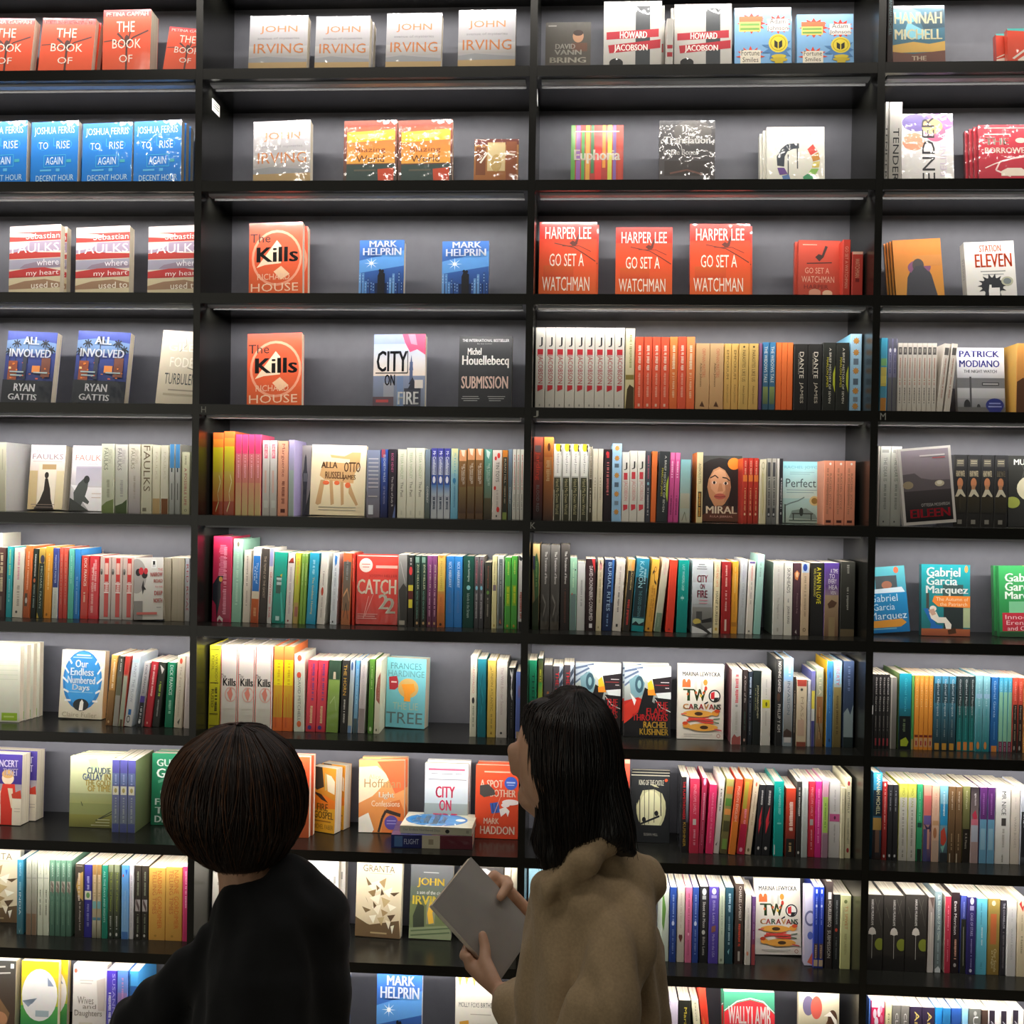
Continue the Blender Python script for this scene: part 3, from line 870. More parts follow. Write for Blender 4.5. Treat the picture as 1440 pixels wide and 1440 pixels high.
faces(4, 4, '''
1347 1414 489 t=16 w | e6e6ea 5a5a5c;r 0 0 100 36 e9e9ee d0d0d4;r 0 36 100 58 cfcfd4 8a8a8c;r 0 48 100 64 6a6a6c 707072;r 0 64 100 80 b8b8ba a0a0a0;r 26 46 30 100 4a4a4c;r 52 55 88 60 2e2e30;r 54 56.5 86 58.5 a8a8a8;e 20 92 7 10 2c2c2e;e 44 95 4 6 333;r 0 94 100 100 5c5a58;b 5 5 90 15 4a4a9c PATRICK;b 5 20 90 31 4a4a9c MODIANO;b 14 35 84 40 6a6a6e THE NIGHT WATCH;e 78 91 19 11 2a3270;r 66 87 90 89 8a90c0;r 64 92 92 94 8a90c0 | grey photograph face-out book with indigo capitals and round blue sticker
''')
spines(4, 4, '''
1428 1452 483 dp=150 | e8a050 c08848;r 44 8 56 50 b88838;p 5a3a24 0 100 0 56 40 50 100 60 100 100 | ochre spine with brown arch, cut by the frame edge | d8a850
''')
# fifth shelf ----------------------------------------------------------
spines(5, 1, '''
-2 8 622 dp=150 | e6e2c8 d0ccb0;r 40 10 60 40 c8c4a8 | cream spine at the frame edge with a grey photographic side | c8c6c4
142 160 624 | dfe0c8 c8ccae;v 52 8 84 28 a8ac90 SEBASTIAN;v 18 6 52 38 7a806a FAULKS;x 40 52 66 76 a8aa90;p 7a8a50 0 90 40 84 100 80 100 100 0 100 | pale olive spine with grey capitals, green at the foot
161 179 625 | d8d4cc c4c8b0;v 52 8 84 28 a8a0a0 SEBASTIAN;v 18 6 52 38 7a7274 FAULKS;x 40 52 66 76 a8a8a0;p 4a5a34 0 90 60 86 100 80 100 100 0 100 | pale pink grey spine with a dark green foot
180 197 625 | e2dcc8 a49c9c;v 52 8 84 28 b0a890 SEBASTIAN;v 18 6 52 36 8a846a FAULKS;x 40 46 60 80 a8a090 | cream spine fading to mauve grey
198 213 625 | d8d4bc c8c4a8;v 18 2 88 68 6a5a40 FAULKS;r 10 92 50 97 7a7460 | pale spine with very large brown capitals
213.5 225 626 | e0dcc4 d0c8a8;r 0 78 100 100 b89a68;v 36 10 66 50 c8bea0 FAULKS | cream spine with tan foot
225.5 236.5 626 | dcd8c2 d0ccb4;r 0 78 100 100 7a4a24;v 36 10 66 50 c4bca0 FAULKS | cream spine with dark brown foot
237.5 245 625 n=1 | d4d4cc 9a9c94;r 0 0 100 34 4a90c8;r 30 34 60 40 2a3438;r 40 56 60 80 5a5a54 | thin grey spine with blue head, nearer the brown footed one
245.5 253 625 n=1 | d4d4cc 9a9c94;r 0 0 100 34 4a90c8;r 30 34 60 40 2a3438;r 40 56 60 80 5a5a54 | thin grey spine with blue head, nearer the divider
255 266.5 636 | e4e2c0 d0cca0;x 30 6 60 20 a8a480;v 28 26 64 86 b03a4a A POSSIBLE LIFE;o 50 94 20 2 .3 6a6a5a | pale yellow spine with red lettering beside the divider
''')
faces(5, 1, '''
38 87 626 yb=717 t=40 | f0e2e0 c8b48c;r 0 40 24 100 d0b888;r 78 40 100 100 d8c8a0;r 26 30 76 100 e8dcc8;p 2e2822 46 52 54 52 58 60 62 68 66 84 76 100 18 100 34 86 44 70;e 50 47 6 5 2e2822;r 36 30 76 38 b8986a;t 8 6 92 12 b8a0a0 SEBASTIAN;t 6 14 94 22 8a7078 FAULKS;r 8 25 92 26 c8b0b0;r 10 92 78 93 8a7a70;r 14 96 74 97 8a7a70 | sepia face-out book with a woman in dark dress
97 143 627 yb=718 t=20 | f2e8ea a8a4a4;r 14 32 100 62 a8a0b0 c8c4cc;p e8e4e4 0 60 60 64 100 64 100 100 60 100;p 4c504c 10 72 24 58 40 50 54 52 52 66 46 78 60 86 56 90 40 86 30 98 14 94;e 48 52 9 6 2e302e;p 3a3c38 0 80 60 100 0 100;t 10 5 96 11 d8b8bc SEBASTIA;t 10 14 100 23 d8786a FAULKS;t 26 26 78 30 c8b8c0 ON GREEN;r 14 33 96 34 b8b0c0;r 66 73 94 74 c8b0a0;r 66 79 94 80 c8b0a0 | pale face-out book with crouching boy photograph and red author name
''')
spines(5, 2, '''
298 329.5 607.5 n=2 g | ee6a2c 9a3a1c;r 0 8 100 20 e88a2c;r 0 18 100 50 d8c81c c8b428;r 0 48 100 84 c8b040 c0743c;l e8e0a0 3 30 96 60 84 50 74 76 60 60 52 | orange and yellow spine with pale scribble
330 366.5 611 n=4 g | e64a78 d8b078;r 0 0 100 24 e63c72;r 0 24 100 60 d8757a d07a68;r 0 60 100 100 d09068 c8b070;x 36 26 66 54 f0a8b4 | hot pink spine fading to sand
368 389 619 n=2 g | e8e0dc b0aca0;r 22 5 78 24 e07a8a;v 30 6 68 22 f4e8e4 THE GIRL;r 30 40 60 70 d8b0a0;r 20 80 90 90 c8c8bc | white spine with pink label at its head
390 404.5 620 | e8a888 dc9474;v 28 4 70 48 8a3a34 Marguerite;x 34 54 70 84 8a4a3a;r 26 91 76 96 5a2a20 | salmon spine with looping maroon script
405 413 619 | b0a4d0 a0b0a0;r 0 40 100 100 a8b8b0 98a498 | thin lilac to grey green spine
''')
faces(5, 2, '''
413.5 436 626 yb=722 lean=3 t=12 w | 9a9490 7c7670;p 3c3e40 58 18 64 12 70 18 74 36 80 42 76 60 74 100 50 100 52 60 46 42 54 34;r 52 40 78 52 6a6c6c;e 62 67 10 4 34363a;p 2c2e2c 60 100 100 60 100 100 | grey narrow face-out book with dark spire and bottle shape
435 512 626 dx=4 yb=726 lean=4 t=20 w | eeddb8 e2cfa4;r 0 0 100 10 f4ead8 eeddb8;p d8a870 34 14 60 16 74 10 90 10 88 30 80 40 78 54 68 54 26 50 16 44 20 28 26 24 70 26 70 20 36 18;p c49a68 26 50 20 84 14 86 10 84 18 50;p c49a68 40 50 44 84 38 86 34 50;p c49a68 60 52 62 84 57 86 54 52;p c49a68 70 50 78 66 88 84 84 86 70 68;e 28 54 6 3 e86a3a;e 48 54 5 3 e86a3a;e 68 57 5 4 e86a3a;b 18 24 48 33 6a4a34 ALLA;b 60 24 90 38 6a4a34 OTTO;b 26 38 62 48 7a5434 RUSSELL;b 58 42 82 51 7a5434 JAMES;r 16 88 84 89 a8a08a;r 16 92 84 93 a8a08a | cream face-out book with a stencilled brown deer
''')
spines(5, 2, '''
515 534 633 w | 8a94b0 6a6268;r 8 12 90 14 c8c8d0;r 8 18 90 20 c0c0c8;r 8 24 90 26 c0c0c8;r 8 30 90 32 c0c0c8;r 8 36 90 38 c0c0c8;r 8 42 90 44 c0b8c0;r 8 48 90 50 c0b8c0;r 8 54 90 56 c0b8c0;r 8 68 84 70 b0a8a8;r 10 82 50 96 d8dce0 | mauve grey back cover filled with lines of small print
534.5 545 632 | 3a5ab0 23264a;r 0 0 60 12 a84a5a;v 34 8 68 48 c8d4e8 ELIZABETH WILDE;v 34 54 64 80 a8a8c0 OF THE MOON | blue to navy spine with white capitals
545.5 556.4 632 | 302a34 2a2430;v 30 6 66 34 c8648c ROSE HENEY;v 30 40 66 84 d8d0cc The Days of Judy B;p 6a7aa8 60 100 100 80 100 100 | black spine with pink capitals then white script
558 596.5 631 n=3 | e6e4d0 d8d4bc;v 32 6 66 44 a0b880 TESSA HADLEY;v 34 48 68 70 5a5a48 The Past;r 40 90 60 96 c8c4b0 | white spine with pale green capitals
597 604 632 | 7a8a9a 5a6258;v 30 54 74 78 e8e8e0 COVERLEY | thin blue grey spine between white and royal blue
605 632.5 631.5 n=3 g | 35408c c0c4c4;r 0 0 100 12 3a3a90;v 24 4 80 38 e8ecf4 Mr Confidential;r 0 38 100 52 2a4a98;e 50 45 28 5 e8e8f0;r 0 52 100 68 3a70b0 b0bcc4;x 30 70 74 86 2a3a50 | royal blue and silver spine with bold white lettering
633 643.8 631 | 9ac0c8 6aa8c0;r 0 0 100 36 d0cc90 98c0c0;v 36 6 68 48 58a0b8 Shirley;e 46 46 26 4 3a80a8;x 36 50 64 84 5890b0 | sky blue spine with yellow tint at its head
644 679 632 n=3 g | 8a6438 5a4028;r 0 0 100 16 d89868;p f0d8c0 20 0 80 0 70 10 40 8;v 50 20 78 50 f0e0cc THE TWO FACES;v 24 24 48 46 f0e0cc OF JANUARY;r 0 54 100 92 7a643c 4a3020 | brown spine with peach head and white capitals
679.5 691 632 g | 5aa090 6a5a3c;p c8e0d8 20 0 80 4 60 14 30 10;v 50 20 78 52 c8e0d0 THE TWO FACES;v 24 24 48 46 c8e0d0 OF JANUARY;r 0 70 100 100 5a5034 3a3024 | teal and brown spine with white capitals
691.5 705 633 | ded4c8 d4c8bc;e 66 8 18 4 d83a34;e 30 12 14 3 d83a34;v 34 17 74 46 3a3634 TIN TOYS;e 24 55 14 3 d83a34;x 40 58 64 82 b8aca0;e 64 86 18 4 d83a34;r 40 94 54 97 3a3a38 | white spine dotted with red hearts
705.5 713 633 | d8842c 3c4034;r 0 10 100 100 30342c;v 34 12 70 48 d8c8b0 SUSAN HILL;x 34 52 66 76 a89c84;r 0 90 100 100 8a9a50 | narrow dark spine with orange head
713.5 719.4 632 | 7a8c9e 54605c;v 30 54 74 78 d8d8d4 COVERLEY | thin blue grey spine next to the three thin white ones
719.8 736 631 n=3 | dfdcd0 d0ccc0;x 30 8 64 56 d07a70;x 34 64 64 84 8a8880 | thin white spine with faint red lettering
''')
spines(5, 3, '''
748.5 762.8 615 hb g | b04a3c 241f20;r 0 0 100 30 c0604c 7a3024;r 10 10 80 18 6a5a5a;v 16 18 74 52 e0452c Jarding;v 34 58 66 90 7a7a78 BLOOD RED | tall black and red spine touching the divider
763 777 614.7 hb g | d8843c 4a3226;r 0 0 100 24 e89a48 b0602c;e 54 12 16 5 5a2a18;x 24 28 64 52 c8a070;x 66 24 84 46 a88460 | tall orange to brown spine with a small dark figure
777 826.8 625 n=4 | f0eee6 4a4c34;e 52 4 34 6 f0cc28;l 2c2a24 8 96 0 78 6 96 12;r 2 10 90 42 f0eee6;v 34 13 66 38 6a6a60 Lloyd Jones;r 4 44 88 100 42442f 3a3828;v 28 46 70 92 b8b084 Hand Me Down World;l e8e4d0 7 88 44 98 56 94 100;l e8e4d0 6 6 60 4 100 | white topped spine with yellow sun
827 832 628 | d8d0bc 3a3628;x 20 0 84 42 6a5c40;r 0 44 100 100 3a3424;x 26 56 74 88 c8c0a8 | narrow cream and brown spine with stacked letters
832.3 847 631 n=2 | e0d8c0 d2c8ac;x 34 40 64 70 a89c80 | slim plain cream spine
848 859.3 632 | 2c2026 241a20;e 40 6 20 3 d83a3a;r 30 4 66 12 c83438;x 32 18 66 64 d87a78 | black spine with red dots and lettering
859.6 873 624 hb dp=150 | a4cdea 98c4e4;s 50 6 36 22 8 c89048;s 50 19 36 22 8 c89048;r 22 26 74 31 5a6a7a;s 50 41 36 22 8 c89048;r 24 50 74 56 5a6a7a;s 50 65 36 22 8 c89048;r 26 74 74 79 7a8a98;s 50 88 36 22 8 c89048 | sky blue spine dotted with orange suns standing above its neighbours
873.3 906.5 635 n=3 | e2dfd4 d4cec0;t 20 15 74 26 2c2c2a J;r 20 30 78 40 d0404a;v 14 42 84 70 d88a88 JACOBSON;p d0404a 16 76 84 76 84 82 20 85 | short white spine with black hook letter
907 914 635 | 4a4a52 3c3c42;x 30 6 70 38 b05a68;e 50 46 26 2.4 8ac0c8;x 30 52 66 90 b8b4b0 | dark grey spine with pink capitals and turquoise dot
914.3 922 635 dx=3 | e8783a dc6a30 | plain orange spine leaning slightly
922.5 938 635 dx=5 w | 34383a 2c3032;v 52 6 72 86 d4d4c8 A BRIEF HISTORY OF SEVEN;v 20 24 44 64 c8c030 MARLON JAMES;p b8c840 100 34 78 46 80 62 100 72 | leaning black spine with lime half disc
938.5 953.5 636 dx=4 n=2 | e0609c c04a84;r 0 0 100 10 ec78b0;x 30 12 70 36 f8c8e0;x 30 62 72 88 8a3060 | pink spine leaning slightly
955 970 646.4 dx=2 | 8cc4c8 a8a490;r 0 54 100 78 b8b4a0 a8a48c;l 6a6a58 3 20 98 50 84 70 98 | pale blue spine fading to stone, shorter than its neighbours
978.7 987.4 636 dp=120 | e8d8a8 dcc890;v 26 16 74 44 5a4a30 AGNOLOTTI;r 20 56 90 92 3a2a18;x 30 58 70 90 e0a040 | cream spine with orange side and dark lower panel | e07a2c
1043 1066 645 n=3 g | c8382c a83426;r 0 26 100 36 e8803c;x 30 4 70 24 e8a088;x 34 46 66 80 e8a878;e 50 86 20 2 f0c8a0 | scarlet spine with orange band
1067 1076.6 646 | e4dcbc d8cca4;o 50 10 26 6 .3 b0a880;r 30 22 70 84 d8cc9c;l c0b070 6 50 16 30 30 50 50 70 70 50 88 | cream spine with a fine golden pattern
1077 1091 645 n=2 | b8b4a8 6a6a68;r 10 6 80 28 4a4a4c;x 26 30 74 72 4a4a48;r 20 76 80 90 3a3a3c;e 50 86 20 2 c8c8c4 | black and white patterned slim spine
1091.3 1095 645 | d8d4c8 c8c4b8 | very thin bone white spine
1095.3 1100 645 | 2c2c30 26262a;x 24 30 76 76 c8c8c8;e 50 84 26 2 c8c8c4 | very thin black spine beside the turquoise cover
1157.5 1202 648.5 n=3 | e89878 d88868;e 60 5 12 2 f0e8d8;v 48 20 76 76 9a6a54 RACHEL JOYCE;x 20 12 44 84 b87c60;r 20 93 76 97 4a2420 | salmon spine with a pale dot
''')
faces(5, 3, '''
985.5 1043 641 yb=734 lean=4 t=30 g | 3a3c3a 2a2420;p b98a62 18 34 28 22 44 17 60 20 70 32 73 48 68 62 58 73 44 80 32 76 20 62 15 48;p cfa07a 22 34 32 24 46 20 58 24 64 36 62 50 52 58 36 58 24 50;p a87a56 58 40 70 36 72 52 64 66 56 72 60 56;p 221c1a 0 14 22 6 46 3 70 6 90 22 97 52 90 80 70 84 66 72 74 50 70 34 58 22 44 17 30 21 18 36 14 52 6 70 0 74;l 2a2018 2 22 34 34 30 42 34;l 2a2018 2 52 33 62 34 70 38;e 32 41 6 2.4 e0d0c0;e 32 41 3 2.4 241a14;e 60 42 6 2.4 e0d0c0;e 60 42 3 2.4 241a14;p b88860 44 42 50 42 54 54 40 55;e 46 62 14 4.6 a85a4a;l 7a3a30 1.4 32 62 46 63 60 62;p 5a3a2a 0 92 40 76 70 76 100 96 100 100 0 100;e 80 12 15 9 f08028;l 8a7050 2 92 52 94 74;e 94 78 4 5 c89a80;b 12 77 88 88 f0e8cc MIRAL;t 22 91 78 95 c8a090 RULA JEBREAL | face-out book with close-up portrait of a woman and orange sticker
1100.5 1155 649 yb=736 lean=4 t=24 | 8ccad4 a8b8a8;r 0 10 100 60 9cd0d4 b8c8bc;t 4 7 96 13 6aa8b8 RACHEL JOYCE;r 18 17 82 18 88aab0;r 18 20 70 21 88aab0;t 8 28 86 42 3c4a4c Perfect;r 10 46 88 47 7a9494;r 10 50 80 51 7a9494;l 6a7c78 2 6 72 20 68 40 64 56 58;e 82 64 13 8 c8b078;e 82 64 8 5 8a6a30;p 7a8c84 16 92 24 80 60 76 84 86 90 94;r 24 84 78 86 3a4038;r 26 86 29 96 3a4038;r 72 86 75 96 3a4038;e 48 82 5 7 2c322c;r 4 70 8 100 4a5a50;r 16 95 88 97 5a6a60 | turquoise face-out book with a tiny couple on a bench
''')
spines(5, 4, '''
1233 1235.3 627 | d8cfc4 b8aca4 | sliver of a pale spine at the divider
1236 1266.5 628 n=2 g | dcdcd2 a8aaa0;r 10 4 84 8 a8a8a0;v 30 14 66 44 7a8078 THE DEAR IS;x 34 48 62 80 8c9088;r 30 94 44 96 3a3a3a | silver white spine with grey lettering
1340 1416 640.5 n=4 w | 38383a 24221f;r 14 6 76 16 6a665c;r 20 8 70 9 c8c0a0;r 20 11 70 12 c8c0a0;b 12 22 84 30 c8bc9c HILARY MANTEL;e 46 39 24 7 c8845c;r 30 42 60 54 b0805c;p c8c0a8 6 58 30 48 62 48 90 56 94 60 80 58 50 54 20 60;r 0 58 100 80 3a3426 2c2a24;r 30 90 66 96 8a867c | black spine with portrait of a man
''')
faces(5, 4, '''
1271 1345 629 dx=-9 y=60 lean=1 t=20 | e9e4de d8d2ca;r 5 3 95 96 a89ca4 1c181a;r 5 3 95 45 b0a4ae 8a7e84;p 6a6266 5 34 28 33 40 40 60 43 94 44 94 60 5 60;r 5 56 95 96 4a4446 161416;e 14 48 10 5 a8987c;e 74 48 9 4 d8ccb0;e 74 47 5 2.5 f4ecd8;r 40 10 88 12 e8e0e0;r 64 14 88 15 c84a4a;t 36 73 90 77 b8b4b0 OTTESSA MOSHFEGH;b 14 80 90 91 c8283a EILEEN | white edged face-out book with a car in fog
1417.5 1492 641 t=32 yb=740 lean=2 w | 30302c 2a2a28;l 5a5a54 1 20 4 30 20 24 40;l 5a5a54 1 60 10 50 30 70 30;b 10 5 84 13 f0f0e8 MURAKAMI;e 52 46 36 20 d8d0b0;b 32 42 72 54 2a2622 1Q84;e 8 66 14 8 98a04a | black face-out book with cream disc, cut by the frame edge
''')
# sixth shelf ------------------------------------------------------------
spines(6, 1, '''
-2 3 750 y=60 dp=100 | e8e4d4 d8d4c0 | tall white spine sliver at the frame edge
-6 7 770 dx=2 | 5a3a34 4a3432;x 34 8 70 62 d8c8a0;r 40 70 60 90 7a6a5c | dark brown spine with cream script at the frame edge
7.5 16 769 dx=3 | 3ab0b4 2a9aa0;x 30 4 66 40 a8d890;x 34 46 60 78 8ad0d0 | slim turquoise spine with lime lettering
16.5 31 771 dx=4 | e8e2d0 dcd4c0;x 34 6 58 44 d88a9a;x 36 54 66 82 a89c8c;e 40 92 12 2 5a5a54 | white spine with pink lettering among coloured ones
31.5 41 768 dx=5 | e8783a a8542c;x 36 8 62 60 f0b890;r 10 66 60 84 5a4a3a;e 40 76 20 4 c8c0b8 | orange spine with small picture near its foot
41.5 50 772 dx=5 | 26342e 1c2420;x 30 8 64 40 c8d0c8;e 44 46 24 3 d8784a;x 30 52 64 84 8aa098 | black green spine with white lettering
50.5 59.5 771 dx=5 | c8a84a 22302c;r 0 22 100 100 26342c;e 60 16 40 6 3a3a4a;v 34 26 70 86 a8b8a8 MICHAEL FRAYN;p d8b850 0 100 0 92 40 100 | dark green spine with yellow floral head
60 71 769 dx=4 | eea838 d88a2c;x 38 10 62 60 f4cc80;e 40 95 16 2 8a5a20 | golden orange spine
71.5 80.5 771 dx=3 | 3a4a94 d8d8cc;r 0 0 100 56 3a4890 34407c;v 30 10 66 50 c8d0e8 MARGARET FORSTER;r 0 56 100 100 d0d2c4 c0c4b4;x 40 62 60 86 a8aca0 | spine indigo above and white below
81 94 771 dx=2.5 n=2 | e05a48 cc4a40;x 34 10 64 80 d08878 | plain coral red spine
94.3 102 772 dx=3 | 6ac4b0 58b49c;x 34 10 62 50 98dcc8 | mint spine beside a blue one
102.3 111 772 dx=3 | 3a90d8 2f7cc0;x 34 40 62 92 88c0e8 | bright blue spine beside a mint one
112 122.8 782 dx=3 g | d8392c c83226;v 34 4 76 48 f8e8d8 DICK FRANCIS;x 36 58 62 72 f0c8a8 | red spine with bold white capitals at its head
123 137.5 782 dx=3 g | e0303c d03038;x 50 6 76 56 f4a8a8;x 20 18 48 90 f0a8a0;r 40 12 48 30 f8d0d0 | crimson spine with pink lettering
139 187 784 n=3 dx=2 g | d9bfb4 b8b0a8;r 40 2 82 96 d8322c c83a34;r 44 10 76 28 f0c0b0;x 44 40 76 58 f4d8d0;r 36 42 86 44 f0d8d0;r 36 56 86 58 f0d8d0;r 40 60 82 96 cc4a44;e 10 24 14 5 8a8480;e 10 26 6 3 2c2a2a | white spine with a red column
259 266.5 785 | c8ccd0 b0aca8;v 26 10 80 90 a82a34 RED ROAD;r 20 84 80 90 b8b4b0 | thin pale spine with red capitals against the divider
''')
faces(6, 1, '''
115 142 773 y=222 lean=1 t=14 | 38489a 3a4488;r 8 10 90 12 7a88c8;r 8 16 80 18 6a78b8 | navy book standing behind the red spines
188 229 784 yb=874 lean=5 t=40 dx=1 | d8d4cc c8c4b8;e 8 30 34 28 a8a29c;e 14 24 9 6 2a2828;e 36 28 10 6 2a2828;e 24 22 8 6 c8323c;e 40 22 7 5 c8323c;p 2c2a2a 26 48 32 36 34 46 42 52 34 52 30 60;r 0 70 30 100 8a8680;r 60 4 76 18 f0f0ec;r 64 6 72 16 2c2c2c;r 66 12 70 16 f0f0f0;t 82 18 98 22 c84a44 THE;b 56 24 98 31 c84a44 NARROW;b 68 35 98 41 d06a60 ROAD;t 72 46 98 49 c84a44 TO THE;b 70 54 98 61 c84a44 DEEP;b 68 66 98 73 c84a44 NORTH;r 10 88 80 92 c86a60;r 78 80 94 81 7a7a74 | white face-out book with a face and stacked red words
''')
PAGES = 'cfc4ac b0a48c;l bcb098 2 12 0 14 100;l bcb098 2 30 0 28 100;l a89c84 2 46 0 48 100;l bcb098 2 64 0 62 100;l a89c84 2 80 0 82 100;l bcb098 2 92 0 92 100'
spines(6, 1, f'''
230 240 785 | {PAGES} | book turned with cream page edges outward beside the pale face
240.5 258 785 dx=2 | {PAGES} | thick book turned with page edges outward
''')
spines(6, 2, '''
297 324 754.7 dx=3 hb g dp=160 | c8284e a02244;x 30 10 70 46 e0708c;p 20242e 0 56 30 46 60 46 44 56 46 70 30 90 26 98 20 80 0 74;e 44 50 10 3 d8a040;x 56 12 76 90 e88aa0;l e8d8d0 4 30 98 40 94 60 98 | tall crimson spine with a dark bird
324.5 338 758.7 dx=4 hb dp=160 | a8d0b8 88b89c;e 52 6 14 3 6a6048;x 36 14 64 80 b8dcc4 | tall mint spine with a tiny bird | 98c8b0
340.5 351 774 dx=3 | e6dccc d8ccb8;x 34 8 60 50 a8988a;x 36 56 60 76 b8a89a | slim cream spine behind the mint one
351.5 363 770.5 dx=5 | ece8e0 c8602c;r 0 11 100 58 2f80d0 2a6cb4;e 50 5 26 3 c8dce8;v 46 20 74 48 d0e8f8 The Last of;v 20 24 42 44 d0e8f8 the;r 0 58 100 70 d8ccb0;r 0 68 100 100 c0602f a84a24;x 30 80 70 92 d8a070 | spine banded white, blue and rust
363.5 374 772 dx=5 | 4a423c 3a3430;v 34 10 68 66 b8a890 THE TEMPLE OF THE GHOST | dark brown spine with tan capitals
374.5 381 771 dx=5 | e4dcd4 c8c4bc;r 0 0 100 24 9aa0d0 a8a8cc;v 26 32 80 62 c83a34 GROWTH;v 26 78 80 94 c83a34 SOIL;r 30 64 70 74 d8a8a0 | white spine with lilac head and heavy red letters
381.5 399.5 777 dx=5 g | 1aa890 128070;r 20 34 60 58 3a5a50;p c8b040 50 32 70 30 64 36;x 20 36 66 46 d0e8e0;r 28 90 60 96 b8e0d8;p 3ab8a4 60 56 70 56 100 96 80 98 | wide teal spine with a small bird shape
400.3 410.5 778 dx=5 | e8e0d4 d4ccc0;p b0402c 6 14 94 14 80 6 40 8;r 6 12 94 14 7a2a20;x 34 20 64 86 c0b0b4;e 40 96 14 1.6 8a3a34 | white spine with a small red hill at its head
411 419 778 dx=5 | d8d84a 9a9a3a;x 30 8 66 44 e0a048;r 0 70 100 100 b89a5a;r 20 76 90 90 a86a5a | slim lime yellow spine
420 429 778 dx=5 n=2 | 88b04a 7aa040;x 34 14 64 44 c0d890;r 0 0 100 4 a8c878 | slim leaf green spine
430 443 778 dx=6 g | 2fa8c8 2494b4;x 34 10 64 30 a0e0ec;v 34 34 66 86 e0d890 The Goddess Hunting | cyan spine with yellow lettering
445 456 777.5 dx=7 | ece6d8 ded6c8;x 36 26 60 44 b0a098;e 44 54 18 6 c04a34;x 36 62 60 90 c0b4a8 | white spine with a red oval
463.5 472.5 779 dx=5 | e4e8ea ccd0d0;p 3a80c8 30 2 80 4 70 14 40 18 26 10;x 36 20 62 46 a8b0b8;x 36 50 62 80 b8bcc0;e 42 96 14 1.6 2c2c2c | white spine with a blue figure at its head
479 491.5 778 dx=4 | e0683a a86a44;r 0 12 100 80 5a5c58 8a6a50;l d8a070 4 10 60 60 50 90 66;l 3a3a34 4 20 90 50 70 80 92;x 36 10 64 36 8a8a84 | spine of grey and orange flames
493.5 497 779 dx=1 | d8402f b83a2c;x 24 6 70 40 e8a080 | narrow red spine before the large red cover
559 572 780 g | 9a9894 4a443c;p 3a3834 0 50 60 40 100 46 100 100 30 100;l c0bcb4 3 20 10 80 40;r 10 92 80 98 a8a090 | grey photograph spine beside the large red cover
572.5 581 781 g | 2c302e 241f1c;e 50 22 34 6 d83a3c;x 30 4 66 14 c8c8c0;r 0 42 100 50 d8c83a;r 0 50 100 62 5a1f1c;r 10 62 90 74 d8cc3a | black spine with red heart and yellow blocks
581.6 599.4 781 n=2 g | 27463c 2c241e;v 44 12 78 48 d0d4a8 ZOE HELLER;v 34 50 66 90 7ab09c NOTES ON SCANDAL;e 50 95 22 2 c8a070;r 10 2 80 10 7a9c8c | dark green spine with cream capitals
599.7 614 781 n=2 g | 8a4a80 5a3040;v 44 12 78 46 e0c8b8 ZOE HELLER;x 34 48 66 84 d0a0b4;e 50 95 22 2 c8a070 | plum spine with cream capitals
614.3 625 781 g | eeb45a a85a2c;p e8883a 0 0 100 0 50 4;r 0 4 100 50 e8c060 d8c050;v 34 8 64 48 b88a3c MOHSIN HAMID;r 0 54 100 80 d8843c c87038;x 36 58 60 84 b86a34;e 46 96 20 2 3c2820 | amber spine shaped like a pencil
626 649.5 781.6 n=2 g | 2f80c8 2a74b8;v 30 8 72 44 d8ecf8 NICK HARKAWAY;v 34 48 66 80 5a7ab0 ANGELMAKER | azure spine with white capitals
650.3 665.7 782 hb | 16483c 123c34;v 36 6 66 36 c8dcd0 ernest hemingway;e 50 44 20 3.2 8ac8c8;v 36 52 64 86 a8c0b4 Islands in the Stream | bottle green spine with pale blue dot
666 679.5 783 n=2 | 6a6466 3a3a3c;r 20 4 72 40 5a4a50;v 26 6 68 38 d07078 hemingway;e 50 44 30 3 7ac0d0;x 26 52 70 86 a8a4a4 | grey spine with rose capitals and blue dot
680.7 689.8 791 | 3a3c34 34302a;v 34 6 68 40 b05a40 hemingway;e 50 46 26 3 6a9a4a;x 36 54 62 82 a09a8c | short black spine with green dot
691 698 782 | e4dca4 d4c890;x 34 8 62 40 a89c68;r 10 40 90 48 7a6a70;e 50 96 20 2 a88a40 | pale yellow spine with a small photo band
698.4 707.8 782 | c8ccc8 6a706a;r 18 4 82 96 6a7674 3c4240;x 36 10 62 56 98a09c;p b06a4c 30 92 50 86 70 94 | grey spine framed in white
709 727 783 n=2 g | 58b848 4a9c3a;x 32 6 66 24 b8dc60;r 10 40 90 68 88b828;x 30 42 70 66 d8dc30;e 46 96 20 2 c8a040 | bright green spine with lime panel
727.8 734.5 781 | e8e4de d8d4cc;p 2c2c2e 0 0 100 4 60 8 0 6;x 30 50 84 86 b85a4c;r 0 90 100 100 2c2c2e | white spine with red capitals and black foot
''')
faces(6, 2, '''
500 558.5 779 y=96 lean=3 t=36 w | dd4034 b8352c;r 2 2 98 3 f0d0c0;r 46 16 98 20 f0b0a0;e 22 16 16 10 ecd8cc;r 12 14 32 15 c85a50;r 14 18 30 19 c85a50;t 30 29 98 34 a82a28 JOSEPH HELLER;b 2 36 96 57 ece0c8 CATCH;b 54 57 78 78 dcd4c0 2;b 70 62 94 84 dcd4c0 2;r 4 85 52 86 d89088;r 4 88 46 89 d89088;r 4 91 50 92 d89088;l e89a90 1.4 30 60 18 92;l e89a90 1.2 42 56 22 88 | large red face-out book with slanted cream title and seal
''')
